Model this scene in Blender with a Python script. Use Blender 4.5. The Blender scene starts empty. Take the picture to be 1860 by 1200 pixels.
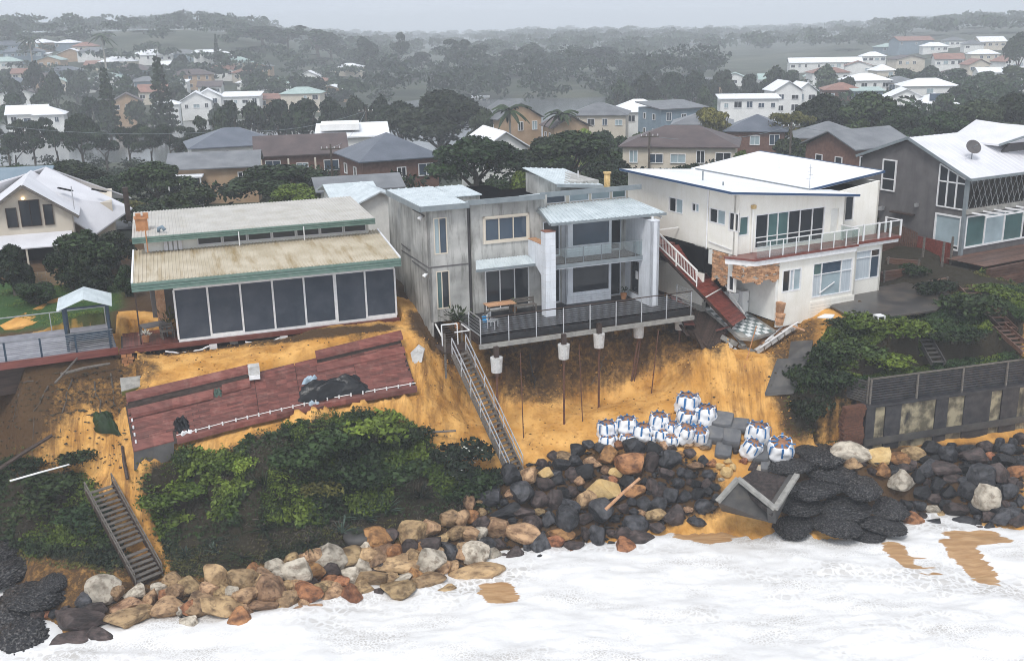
import bpy, bmesh, math, random
import numpy as np
from mathutils import Vector, Matrix
random.seed(7); rng = np.random.default_rng(11)
SC = bpy.context.scene
COL = SC.collection
R = math.radians
# ------------------------------------------------------------------ camera
F_PX = 1885.0; PITCH = R(16.4); ROLL = R(1.16); CAM = np.array([0.0, 0.0, 26.0])
_fw = np.array([0, math.cos(PITCH), -math.sin(PITCH)]); _r0 = np.array([1.0, 0, 0]); _u0 = np.cross(_r0, _fw)
_rt = _r0*math.cos(ROLL) - _u0*math.sin(ROLL); _up = _r0*math.sin(ROLL) + _u0*math.cos(ROLL)
cd = bpy.data.cameras.new('camera'); cam = bpy.data.objects.new('camera', cd); COL.objects.link(cam)
cd.sensor_width = 36.0; cd.lens = F_PX/1860*36.0; cd.clip_start = 0.5; cd.clip_end = 12000
cam.matrix_world = Matrix(((_rt[0], _up[0], -_fw[0], CAM[0]), (_rt[1], _up[1], -_fw[1], CAM[1]), (_rt[2], _up[2], -_fw[2], CAM[2]), (0, 0, 0, 1)))
SC.camera = cam
# ------------------------------------------------------------------ sky, sun, exposure
SUN_EL, SUN_AZ = 55.0, 200.0      # soft light through cloud, from behind and left of the camera
w = bpy.data.worlds.new('World'); SC.world = w; w.use_nodes = True
nt = w.node_tree; nt.nodes.clear()
wo = nt.nodes.new('ShaderNodeOutputWorld'); bg = nt.nodes.new('ShaderNodeBackground')
sk = nt.nodes.new('ShaderNodeTexSky'); sk.sky_type = 'NISHITA'; sk.sun_disc = False
sk.sun_elevation = R(SUN_EL); sk.sun_rotation = R(SUN_AZ); sk.air_density = 1.0; sk.dust_density = 6.0; sk.ozone_density = 1.0
hs = nt.nodes.new('ShaderNodeHueSaturation'); hs.inputs['Saturation'].default_value = 0.25
mx = nt.nodes.new('ShaderNodeMix'); mx.data_type = 'RGBA'; mx.inputs['Factor'].default_value = 0.8
tcw = nt.nodes.new('ShaderNodeTexCoord'); nzw = nt.nodes.new('ShaderNodeTexNoise'); nzw.inputs['Scale'].default_value = 2.2; nzw.inputs['Detail'].default_value = 3
rmw = nt.nodes.new('ShaderNodeValToRGB')
rmw.color_ramp.elements[0].position = 0.3; rmw.color_ramp.elements[0].color = (6.3, 6.95, 8.1, 1)
rmw.color_ramp.elements[1].position = 0.75; rmw.color_ramp.elements[1].color = (8.4, 8.8, 9.5, 1)
nt.links.new(tcw.outputs['Generated'], nzw.inputs['Vector']); nt.links.new(nzw.outputs['Fac'], rmw.inputs['Fac'])
nt.links.new(sk.outputs[0], hs.inputs['Color']); nt.links.new(hs.outputs[0], mx.inputs['A']); nt.links.new(rmw.outputs[0], mx.inputs['B'])
nt.links.new(mx.outputs['Result'], bg.inputs['Color']); bg.inputs['Strength'].default_value = 0.1
nt.links.new(bg.outputs[0], wo.inputs['Surface'])
sd = bpy.data.lights.new('sun', 'SUN'); sd.energy = 1.5; sd.angle = R(14); sd.color = (1.0, 0.965, 0.92)
sun = bpy.data.objects.new('sun', sd); COL.objects.link(sun)
_az = R(SUN_AZ); _el = R(SUN_EL)
_sdir = Vector((math.sin(_az)*math.cos(_el), math.cos(_az)*math.cos(_el), math.sin(_el)))
sun.rotation_euler = _sdir.to_track_quat('Z', 'Y').to_euler(); sun.location = (0, 0, 80)
vs = SC.view_settings; vs.view_transform = 'Standard'; vs.look = 'None'; vs.exposure = 0.4; vs.gamma = 1.0; vs.use_curve_mapping = False
SC.cycles.volume_bounces = 3; SC.cycles.max_bounces = 6; SC.cycles.use_denoising = True
SC.cycles.transparent_max_bounces = 10; SC.cycles.filter_width = 1.0; SC.cycles.denoising_prefilter = 'ACCURATE'
# ------------------------------------------------------------------ photo geometry helpers (photo pixels -> places in the world)
def ray(px, py): return _fw + _rt*((px-930)/F_PX) + _up*((600-py)/F_PX)
def G(px, py, z):
    d = ray(px, py); return CAM + d*((z-CAM[2])/d[2])
def AtD(px, py, y):
    d = ray(px, py); return CAM + d*(y/d[1])
def PRJ(P):
    v = np.asarray(P, float)-CAM; z = v@_fw
    return 930+F_PX*(v@_rt)/z, 600-F_PX*(v@_up)/z
class Fr:
    "a house's own axes: x along its sea front, y into the plot, z up"
    def __init__(s, O, a):
        s.O = np.array(O, float); s.deg = a; s.a = R(a)
        s.ux = np.array([math.cos(s.a), math.sin(s.a), 0]); s.uy = np.array([-math.sin(s.a), math.cos(s.a), 0])
    def loc(s, p): v = np.array(p)-s.O; return (v@s.ux, v@s.uy, v[2])
    def glob(s, x, y, z): return s.O+s.ux*x+s.uy*y+np.array([0, 0, z])
    def front(s, px, py, y=0):
        d = ray(px, py); return s.loc(CAM+d*(((s.O+s.uy*y-CAM)@s.uy)/(d@s.uy)))
    def side(s, px, py, x=0):
        d = ray(px, py); return s.loc(CAM+d*(((s.O+s.ux*x-CAM)@s.ux)/(d@s.ux)))
    def hor(s, px, py, z): return s.loc(G(px, py, s.O[2]+z))
def pip(xs, ys, poly):
    inside = np.zeros(np.shape(xs), bool); n = len(poly)
    for i in range(n):
        x1, y1 = poly[i]; x2, y2 = poly[(i+1) % n]
        c = ((y1 > ys) != (y2 > ys)) & (xs < (x2-x1)*(ys-y1)/((y2-y1) or 1e-9)+x1)
        inside ^= c
    return inside
# ------------------------------------------------------------------ object helpers
def tag(o, label=None, cat=None, group=None, kind=None):
    if label: o['label'] = label
    if cat: o['category'] = cat
    if group: o['group'] = group
    if kind: o['kind'] = kind
    return o
def empty(name, loc=(0, 0, 0), rz=0.0, label=None, cat=None, group=None):
    o = bpy.data.objects.new(name, None); COL.objects.link(o); o.location = tuple(map(float, loc)); o.rotation_euler = (0, 0, rz)
    o.empty_display_size = 0.2
    return tag(o, label, cat, group)
def link(name, me, m=None, parent=None, loc=None):
    o = bpy.data.objects.new(name, me); COL.objects.link(o)
    if m is not None and not me.materials: me.materials.append(m)
    if parent: o.parent = parent
    if loc is not None: o.location = tuple(map(float, loc))
    return o
def copy_tree(o, parent=None):
    c = o.copy(); COL.objects.link(c); c.parent = parent
    for ch in o.children: copy_tree(ch, c)
    return c
class MB:
    def __init__(s): s.v = []; s.f = []
    def add(s, vs, fs):
        b = len(s.v); s.v += [tuple(map(float, p)) for p in vs]; s.f += [tuple(b+i for i in f) for f in fs]; return s
    def box(s, x0, x1, y0, y1, z0, z1):
        return s.add([(x0, y0, z0), (x1, y0, z0), (x1, y1, z0), (x0, y1, z0), (x0, y0, z1), (x1, y0, z1), (x1, y1, z1), (x0, y1, z1)],
                     [(0, 3, 2, 1), (4, 5, 6, 7), (0, 1, 5, 4), (1, 2, 6, 5), (2, 3, 7, 6), (3, 0, 4, 7)])
    def prism(s, pts, off):
        n = len(pts); o = np.array(off, float); a = [np.array(p, float) for p in pts]
        return s.add(a+[p+o for p in a], [tuple(range(n))[::-1], tuple(range(n, 2*n))]+[(i, (i+1) % n, n+(i+1) % n, n+i) for i in range(n)])
    def bar(s, p, q, w, h, up=(0, 0, 1)):
        p = Vector(p); q = Vector(q); d = (q-p).normalized(); u = Vector(up)
        if abs(d.dot(u)) > .98: u = Vector((1, 0, 0))
        sx = d.cross(u).normalized()*(w/2); sy = sx.cross(d).normalized()*(h/2)
        return s.add([p-sx-sy, p+sx-sy, p+sx+sy, p-sx+sy, q-sx-sy, q+sx-sy, q+sx+sy, q-sx+sy],
                     [(0, 3, 2, 1), (4, 5, 6, 7), (0, 1, 5, 4), (1, 2, 6, 5), (2, 3, 7, 6), (3, 0, 4, 7)])
    def tube(s, pts, r, n=8, cap=True):
        pts = [Vector(p) for p in pts]; rs = r if isinstance(r, (list, tuple)) else [r]*len(pts); rings = []
        b = len(s.v); ref = Vector((0.13, 0.27, 1))
        for i, p in enumerate(pts):
            d = (pts[min(i+1, len(pts)-1)]-pts[max(i-1, 0)]).normalized()
            if abs(d.dot(ref.normalized())) > .97: ref2 = Vector((1, .1, 0))
            else: ref2 = ref
            x = d.cross(ref2).normalized(); y = d.cross(x)
            for k in range(n):
                t = 2*math.pi*k/n; s.v.append(tuple(p+x*(math.cos(t)*rs[i])+y*(math.sin(t)*rs[i])))
        for i in range(len(pts)-1):
            for k in range(n):
                a = b+i*n+k; c = b+i*n+(k+1) % n; s.f.append((a, c, c+n, a+n))
        if cap:
            s.f.append(tuple(b+k for k in range(n))[::-1]); s.f.append(tuple(b+(len(pts)-1)*n+k for k in range(n)))
        return s
    def quad(s, a, b, c, d): return s.add([a, b, c, d], [(0, 1, 2, 3)])
    def build(s, name, m, parent=None, smooth=False, loc=None):
        me = bpy.data.meshes.new(name); me.from_pydata(s.v, [], s.f); me.update()
        if smooth: me.polygons.foreach_set('use_smooth', [True]*len(me.polygons))
        bm = bmesh.new(); bm.from_mesh(me); bmesh.ops.recalc_face_normals(bm, faces=bm.faces); bm.to_mesh(me); bm.free()
        return link(name, me, m, parent, loc)
def np_mesh(name, verts, faces_flat, k, mats, parent=None, smooth=False, attrs=None):
    "fast mesh of k-gons from arrays"
    me = bpy.data.meshes.new(name); n = len(faces_flat)//k
    me.vertices.add(len(verts)); me.vertices.foreach_set('co', np.asarray(verts, np.float32).ravel())
    me.loops.add(n*k); me.loops.foreach_set('vertex_index', np.asarray(faces_flat, np.int32).ravel())
    me.polygons.add(n); me.polygons.foreach_set('loop_start', np.arange(0, n*k, k, dtype=np.int32)); me.polygons.foreach_set('loop_total', np.full(n, k, np.int32))
    if smooth: me.polygons.foreach_set('use_smooth', np.ones(n, bool))
    for an, arr in (attrs or {}).items():
        a = me.attributes.new(an, 'FLOAT', 'POINT'); a.data.foreach_set('value', np.asarray(arr, np.float32))
    me.update(calc_edges=True); me.validate()
    for m in (mats if isinstance(mats, (list, tuple)) else [mats]): me.materials.append(m)
    o = bpy.data.objects.new(name, me); COL.objects.link(o); o.parent = parent
    return o
_ones = 'zeroth first second third fourth fifth sixth seventh eighth ninth tenth eleventh twelfth thirteenth fourteenth fifteenth sixteenth seventeenth eighteenth nineteenth'.split()
def nth(n):
    if n < 20: return _ones[n]
    t = ['', '', 'twenty', 'thirty', 'forty', 'fifty', 'sixty', 'seventy', 'eighty', 'ninety'][n//10]
    return (t[:-1]+'ieth') if n % 10 == 0 else t+'-'+_ones[n % 10]
# ------------------------------------------------------------------ materials
MATS = {}
def mat(name, c1, c2=None, scale=3.0, rough=0.6, bump=0.0, bscale=None, metal=0.0, det=6.0, stretch=None, rnd=0.0, c3=None, s3=20.0, f3=0.4, spec=0.5, streak=None, p0=.38, p1=.65, isl=0.0, hue=0.0):
    "noise-mixed base colour, optional second stain layer, bump, per-object variation"
    m = bpy.data.materials.new(name); m.use_nodes = True; t = m.node_tree; N = t.nodes; L = t.links
    b = N['Principled BSDF']; b.inputs['Roughness'].default_value = rough; b.inputs['Metallic'].default_value = metal; b.inputs['Specular IOR Level'].default_value = spec
    tc = N.new('ShaderNodeTexCoord'); vec = tc.outputs['Object']
    oi = N.new('ShaderNodeObjectInfo')
    if rnd or hue:
        ad = N.new('ShaderNodeVectorMath'); ad.operation = 'MULTIPLY_ADD'
        cb = N.new('ShaderNodeCombineXYZ'); L.new(oi.outputs['Random'], cb.inputs[0]); L.new(oi.outputs['Random'], cb.inputs[1])
        L.new(cb.outputs[0], ad.inputs[0]); ad.inputs[1].default_value = (37, 53, 11); L.new(vec, ad.inputs[2]); vec = ad.outputs[0]
    if stretch:
        mp = N.new('ShaderNodeMapping'); mp.inputs['Scale'].default_value = stretch; L.new(vec, mp.inputs[0]); vs_ = mp.outputs[0]
    else: vs_ = vec
    col = None
    if c2 is not None:
        n1 = N.new('ShaderNodeTexNoise'); n1.inputs['Scale'].default_value = scale; n1.inputs['Detail'].default_value = det; L.new(vs_, n1.inputs['Vector'])
        rp = N.new('ShaderNodeValToRGB'); rp.color_ramp.elements[0].position = p0; rp.color_ramp.elements[1].position = p1
        rp.color_ramp.elements[0].color = (*c1, 1); rp.color_ramp.elements[1].color = (*c2, 1); L.new(n1.outputs['Fac'], rp.inputs[0]); col = rp.outputs[0]
    else:
        rg = N.new('ShaderNodeRGB'); rg.outputs[0].default_value = (*c1, 1); col = rg.outputs[0]
    if c3 is not None:
        n2 = N.new('ShaderNodeTexNoise'); n2.inputs['Scale'].default_value = s3; n2.inputs['Detail'].default_value = 5; n2.inputs['Roughness'].default_value = .65
        if streak:
            mp2 = N.new('ShaderNodeMapping'); mp2.inputs['Scale'].default_value = streak; L.new(vec, mp2.inputs[0]); L.new(mp2.outputs[0], n2.inputs['Vector'])
        else: L.new(vec, n2.inputs['Vector'])
        r2 = N.new('ShaderNodeValToRGB'); r2.color_ramp.elements[0].position = .5; r2.color_ramp.elements[1].position = .68
        r2.color_ramp.elements[0].color = (0, 0, 0, 1); r2.color_ramp.elements[1].color = (f3, f3, f3, 1); L.new(n2.outputs['Fac'], r2.inputs[0])
        mm = N.new('ShaderNodeMix'); mm.data_type = 'RGBA'; L.new(r2.outputs[0], mm.inputs['Factor']); L.new(col, mm.inputs['A']); mm.inputs['B'].default_value = (*c3, 1); col = mm.outputs['Result']
    if rnd or hue:
        h = N.new('ShaderNodeHueSaturation'); mr = N.new('ShaderNodeMapRange'); mr.inputs['To Min'].default_value = 1-rnd; mr.inputs['To Max'].default_value = 1+rnd
        L.new(oi.outputs['Random'], mr.inputs[0]); L.new(mr.outputs[0], h.inputs['Value'])
        if hue:
            m5 = N.new('ShaderNodeMath'); m5.operation = 'FRACT'; m6 = N.new('ShaderNodeMath'); m6.operation = 'MULTIPLY'; m6.inputs[1].default_value = 7.31; L.new(oi.outputs['Random'], m6.inputs[0]); L.new(m6.outputs[0], m5.inputs[0])
            m7 = N.new('ShaderNodeMapRange'); m7.inputs['To Min'].default_value = .5-hue; m7.inputs['To Max'].default_value = .5+hue; L.new(m5.outputs[0], m7.inputs[0]); L.new(m7.outputs[0], h.inputs['Hue'])
        L.new(col, h.inputs['Color']); col = h.outputs[0]
    if isl:
        ge = N.new('ShaderNodeNewGeometry'); hi = N.new('ShaderNodeHueSaturation'); mi = N.new('ShaderNodeMapRange'); mi.inputs['To Min'].default_value = 1-isl; mi.inputs['To Max'].default_value = 1+isl
        L.new(ge.outputs['Random Per Island'], mi.inputs[0]); L.new(mi.outputs[0], hi.inputs['Value']); L.new(col, hi.inputs['Color']); col = hi.outputs[0]
    L.new(col, b.inputs['Base Color'])
    if bump:
        n3 = N.new('ShaderNodeTexNoise'); n3.inputs['Scale'].default_value = bscale or scale*4; n3.inputs['Detail'].default_value = 8; L.new(vs_, n3.inputs['Vector'])
        bp = N.new('ShaderNodeBump'); bp.inputs['Strength'].default_value = min(1, bump); bp.inputs['Distance'].default_value = .05*max(1, bump); L.new(n3.outputs['Fac'], bp.inputs['Height']); L.new(bp.outputs[0], b.inputs['Normal'])
    MATS[name] = m
    return m
# ------------------------------------------------------------------ material library
mat('sand', (.50, .245, .055), (.72, .405, .125), scale=.7, rough=.9, bump=1.6, bscale=5, c3=(.27, .12, .03), s3=.8, f3=.6, spec=.2)
mat('soil', (0.035, 0.0275, 0.015), (0.065, 0.05, 0.025), scale=2, rough=.9, bump=.5)
mat('lawn', (0.03, 0.09, 0.018), (0.054, 0.132, 0.03), scale=6, rough=.9, bump=.5, bscale=30)
mat('concrete_wet', (.28, .278, .262), (.48, .475, .45), scale=.7, rough=.7, bump=.15, bscale=20, c3=(.10, .10, .085), s3=1.4, f3=.75, streak=(2.2, 2.2, .28))
mat('render_white', (.62, .65, .69), (.72, .75, .79), scale=1.2, rough=.7, c3=(.4, .42, .44), s3=2, f3=.35, streak=(3, 3, .3))
mat('render_cream', (.80, .775, .70), (.86, .84, .78), scale=1, rough=.65, c3=(.6, .55, .44), s3=1.6, f3=.16, streak=(3, 3, .25))
mat('render_dark', (0.09775, 0.0918, 0.0935), (0.1275, 0.1207, 0.1207), scale=1.2, rough=.85, bump=.3, bscale=40, c3=(0.068, 0.06375, 0.06375), s3=1.0, f3=.5, streak=(2, 2, .3))
mat('white_paint', (.80, .80, .80), (.70, .70, .70), scale=4, rough=.45)
mat('white_roof', (.82, .83, .85), (.74, .76, .79), scale=.5, rough=.4, c3=(.55, .57, .6), s3=.8, f3=.25)
mat('pale_roof', (.60, .60, .63), (.68, .68, .71), scale=.6, rough=.45)
mat('zinc_roof', (.50, .56, .58), (.62, .68, .70), scale=1.2, rough=.38, metal=.15, c3=(.3, .34, .36), s3=2, f3=.3, streak=(3, .3, 1))
mat('fascia_grey', (.17, .20, .215), (.22, .25, .265), scale=2, rough=.5)
mat('fascia_green', (0.0975, 0.1725, 0.1425), (0.135, 0.21, 0.1762), scale=2.5, rough=.55, c3=(0.1875, 0.24, 0.21), s3=5, f3=.4)
mat('fascia_blue', (.012, .05, .13), rough=.4)
mat('cream_roof', (.43, .37, .265), (.54, .48, .375), scale=.8, rough=.6, c3=(.27, .185, .07), s3=.5, f3=.85, streak=(2.5, .35, 1))
mat('cream_roof_upper', (0.442, 0.425, 0.391), (0.51, 0.493, 0.459), scale=.9, rough=.6, c3=(0.34, 0.306, 0.2295), s3=1, f3=.4)
mat('blind', (0.04125, 0.0525, 0.07125), (0.06375, 0.075, 0.0975), scale=.8, rough=.75, c3=(0.09, 0.105, 0.1275), s3=1.2, f3=.35, spec=.2)
mat('red_timber', (.105, .028, .02), (.17, .055, .042), scale=1.5, rough=.5, stretch=(.4, 4, 4), c3=(.23, .125, .10), s3=2.2, f3=.35, bump=.2, isl=.34, spec=.35)
mat('red_wet', (.13, .028, .02), (.20, .05, .035), scale=2, rough=.28, stretch=(.5, 4, 4), isl=0.2)
mat('dark_timber', (0.033, 0.021, 0.0168), (0.06, 0.039, 0.03), scale=2, rough=.55, stretch=(.5, 4, 4), bump=.2, isl=0.35, spec=.25)
mat('grey_timber', (0.09, 0.07875, 0.0675), (0.165, 0.1462, 0.1275), scale=3, rough=.75, stretch=(1, 4, 4), bump=.3, bscale=20, isl=0.3)
mat('deck_charcoal', (0.00945, 0.00945, 0.0108), (0.0189, 0.01836, 0.02025), scale=2, rough=.35, stretch=(.4, 3, 3), c3=(0.0432, 0.0432, 0.0459), s3=3, f3=.5, isl=0.3, spec=.25)
mat('deck_grey', (0.175, 0.175, 0.203), (0.252, 0.252, 0.28), scale=2, rough=.5, c3=(0.112, 0.112, 0.126), s3=1.5, f3=.4, isl=0.18)
mat('steel', (.50, .51, .52), (.62, .63, .64), scale=6, rough=.35, metal=.7)
mat('rail_white', (.78, .77, .74), rough=.4)
mat('rust', (.07, .03, .018), (.13, .05, .025), scale=8, rough=.85, isl=0.4)
mat('pile', (.46, .46, .45), (.62, .61, .59), scale=3, rough=.8, c3=(.2, .17, .13), s3=4, f3=.6)
mat('brick_red', (.22, .085, .055), (.30, .13, .085), scale=5, rough=.85, rnd=.25)
mat('brick_tan', (.42, .22, .11), (.52, .31, .18), scale=4, rough=.9, c3=(.2, .10, .06), s3=7, f3=.7, isl=0.4)
mat('mortar', (.40, .37, .32), (.5, .46, .4), scale=5, rough=.95)
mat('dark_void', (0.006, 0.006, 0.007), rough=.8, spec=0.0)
mat('plaster', (.66, .66, .62), (.74, .74, .70), scale=2, rough=.7)
mat('curtain', (.40, .45, .49), (.50, .55, .58), scale=1, rough=.8, stretch=(14, 14, .3))
mat('black_tarp', (0.0048, 0.0054, 0.0066), (0.0132, 0.0144, 0.0168), scale=3, rough=.32, bump=.8, bscale=4, spec=.3)
mat('blue_tarp', (.30, .40, .48), (.42, .52, .6), scale=3, rough=.4)
mat('slab_grey', (.24, .235, .22), (.34, .33, .30), scale=2, rough=.85, bump=.4, bscale=14, c3=(.14, .13, .12), s3=3, f3=.6)
mat('slab_dark', (0.051, 0.048, 0.0468), (0.078, 0.075, 0.072), scale=1.2, rough=.55, c3=(0.12, 0.102, 0.078), s3=1.3, f3=.4, isl=0.15, spec=.3)
mat('terrace', (0.035, 0.0322, 0.0308), (0.07, 0.0616, 0.0546), scale=.8, rough=.3, c3=(0.119, 0.091, 0.063), s3=.8, f3=.5)
mat('geo_grey', (0.1013, 0.105, 0.1125), (0.1425, 0.1462, 0.1537), scale=2, rough=.85, c3=(0.1875, 0.165, 0.135), s3=2, f3=.4, rnd=.15)
mat('bag_white', (.80, .80, .80), (.68, .69, .71), scale=3, rough=.6, bump=.5, bscale=5)
mat('strap_blue', (.012, .13, .34), rough=.5)
mat('bag_sand', (.24, .11, .06), (.34, .18, .10), scale=5, rough=.95)
mat('rockbag', (.004, .004, .005), (.016, .0155, .018), scale=12, rough=.45, bump=1.2, bscale=16, c3=(.24, .23, .22), s3=22, f3=.6, rnd=.2, spec=.3)
mat('rock_dark', (.010, .0105, .0125), (.05, .051, .057), scale=3.4, rough=.55, bump=1.5, bscale=11, c3=(.085, .08, .08), s3=5, f3=.5, rnd=.7, spec=.3, det=9)
mat('rock_purple', (.028, .021, .02), (.098, .072, .066), scale=3.4, rough=.6, bump=1.5, bscale=11, c3=(.02, .018, .018), s3=5, f3=.6, rnd=.3, spec=.3, det=9)
mat('rock_tan', (.13, .075, .038), (.43, .285, .155), scale=3.0, rough=.7, bump=1.5, bscale=11, c3=(.07, .04, .022), s3=5.5, f3=.85, rnd=.3, hue=.014, spec=.3, det=9, p0=.32, p1=.6)
mat('rock_rust', (.10, .038, .016), (.37, .175, .075), scale=3.0, rough=.65, bump=1.5, bscale=11, c3=(.05, .026, .018), s3=5.5, f3=.85, rnd=.25, hue=.014, spec=.3, det=9, p0=.32, p1=.6)
mat('rock_pale', (.17, .145, .11), (.52, .465, .38), scale=3.0, rough=.75, bump=1.4, bscale=11, c3=(.13, .09, .06), s3=5, f3=.8, rnd=.2, spec=.3, det=9, p0=.3, p1=.58)
mat('rock_gold', (.55, .37, .15), (.66, .48, .23), scale=3.2, rough=.8, bump=1.5, bscale=11, c3=(.3, .17, .06), s3=4.5, f3=.5)
mat('trunk', (0.06, 0.048, 0.036), (0.108, 0.09, 0.072), scale=4, rough=.9, bump=.4)
mat('trunk_pale', (.30, .27, .23), (.4, .37, .32), scale=3, rough=.85)
mat('leaf_dark', (.0085, .0185, .005), (.026, .046, .0125), scale=.35, rough=.55, rnd=.35, hue=.02, det=8, isl=0.6, spec=.2)
mat('leaf_mid', (0.0154, 0.03025, 0.0088), (0.03575, 0.05775, 0.0165), scale=.35, rough=.55, rnd=.3, hue=.02, det=8, isl=0.6, spec=.2)
mat('leaf_bright', (.045, .075, .010), (.11, .15, .020), scale=.5, rough=.5, rnd=.25, det=8, isl=.55, spec=.2)
mat('leaf_lime', (0.136, 0.204, 0.0255), (0.221, 0.2805, 0.0425), scale=2, rough=.5, isl=0.4, spec=.2)
mat('leaf_grey', (.0145, .026, .0115), (.036, .052, .024), scale=.35, rough=.6, rnd=.35, hue=.02, det=8, isl=0.5, spec=.2)
mat('leaf_blue', (0.048, 0.08, 0.064), (0.096, 0.136, 0.104), scale=.8, rough=.5, rnd=.2, isl=0.4, spec=.2)
mat('leaf_ochre', (0.07, 0.07, 0.0175), (0.119, 0.112, 0.028), scale=.8, rough=.6, rnd=.2, isl=0.5, spec=.2)
mat('flower_white', (.55, .55, .48), (.7, .7, .64), scale=4, rough=.7)
mat('brown_deck', (.085, .042, .028), (.15, .082, .058), scale=2, rough=.45, stretch=(.5, 4, 4), isl=.35, bump=.2)
mat('asphalt', (.05, .05, .055), (.08, .08, .085), scale=4, rough=.5)
mat('land', (.02, .03, .014), (.045, .055, .028), scale=.05, rough=.95, c3=(.14, .135, .10), s3=.02, f3=.5)
mat('bg_roof_blue', (0.075, 0.09, 0.1162), (0.105, 0.12, 0.15), scale=.6, rough=.45, rnd=.15)
mat('bg_roof_grey', (0.1125, 0.12, 0.1312), (0.165, 0.1725, 0.1837), scale=.6, rough=.5, rnd=.2)
mat('bg_roof_brown', (0.06375, 0.0465, 0.0465), (0.0975, 0.07125, 0.0675), scale=.6, rough=.6, rnd=.1)
mat('bg_roof_red', (.20, .10, .075), (.28, .14, .10), scale=.6, rough=.6, rnd=.1)
mat('bg_roof_green', (.30, .40, .37), (.38, .47, .44), scale=.6, rough=.5)
mat('bg_wall_white', (.70, .70, .68), (.78, .78, .76), scale=.6, rough=.7)
mat('bg_wall_cream', (.55, .49, .40), (.62, .56, .47), scale=.6, rough=.7)
mat('bg_wall_brick', (0.119, 0.0595, 0.042), (0.168, 0.0875, 0.063), scale=3, rough=.8)
mat('bg_wall_blue', (.16, .22, .27), (.2, .26, .31), scale=.6, rough=.7)
mat('bg_wall_tan', (.36, .24, .14), (.44, .31, .2), scale=.6, rough=.7)
mat('car_red', (.16, .012, .015), rough=.2); mat('car_white', (.75, .75, .75), rough=.2); mat('car_blue', (.02, .12, .35), rough=.2)
mat('rubber', (.02, .02, .02), rough=.8)
mat('orange_plastic', (.75, .12, .01), rough=.5)
mat('blue_plastic', (.01, .25, .55), rough=.4)
mat('navy', (.012, .03, .055), (.02, .045, .075), scale=3, rough=.6)
mat('terracotta', (0.357, 0.153, 0.0595), (0.442, 0.2125, 0.0935), scale=4, rough=.85, isl=0.25)
mat('tile_white', (.66, .68, .68), (.74, .76, .76), scale=4, rough=.3); mat('tile_grey', (.14, .18, .18), (.2, .24, .24), scale=4, rough=.3)
def glass(name, c=(.015, .018, .022), rough=.06, ior=1.5):
    m = bpy.data.materials.new(name); m.use_nodes = True; b = m.node_tree.nodes['Principled BSDF']
    b.inputs['Base Color'].default_value = (*c, 1); b.inputs['Roughness'].default_value = rough; b.inputs['Specular IOR Level'].default_value = .38
    N = m.node_tree.nodes; L = m.node_tree.links
    n3 = N.new('ShaderNodeTexNoise'); n3.inputs['Scale'].default_value = .8; tc = N.new('ShaderNodeTexCoord'); L.new(tc.outputs['Object'], n3.inputs['Vector'])
    rp = N.new('ShaderNodeValToRGB'); rp.color_ramp.elements[0].color = (*c, 1); rp.color_ramp.elements[1].color = (*[x*2.2 for x in c], 1); L.new(n3.outputs['Fac'], rp.inputs[0]); L.new(rp.outputs[0], b.inputs['Base Color'])
    bp = N.new('ShaderNodeBump'); bp.inputs['Strength'].default_value = .04; L.new(n3.outputs['Fac'], bp.inputs['Height']); L.new(bp.outputs[0], b.inputs['Normal'])
    MATS[name] = m
glass('glass'); glass('glass_blue', (.03, .045, .065)); glass('glass_pale', (.20, .25, .27), .15); glass('glass_teal', (.045, .085, .085), .1)
def clear_glass(name, tint=(.9, .95, .95)):
    m = bpy.data.materials.new(name); m.use_nodes = True; t = m.node_tree; N = t.nodes; L = t.links
    tr = N.new('ShaderNodeBsdfTransparent'); tr.inputs[0].default_value = (*tint, 1); gl = N.new('ShaderNodeBsdfGlossy'); gl.inputs['Roughness'].default_value = .05
    lw = N.new('ShaderNodeLayerWeight'); lw.inputs[0].default_value = .3; fr = N.new('ShaderNodeMapRange'); fr.inputs['To Min'].default_value = .04; fr.inputs['To Max'].default_value = .4; L.new(lw.outputs['Facing'], fr.inputs[0]); mxs = N.new('ShaderNodeMixShader')
    L.new(fr.outputs[0], mxs.inputs[0]); L.new(tr.outputs[0], mxs.inputs[1]); L.new(gl.outputs[0], mxs.inputs[2]); L.new(mxs.outputs[0], N['Material Output'].inputs['Surface']); MATS[name] = m
clear_glass('glass_clear'); clear_glass('mesh_dark', (.35, .35, .36))
K = MATS
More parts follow.
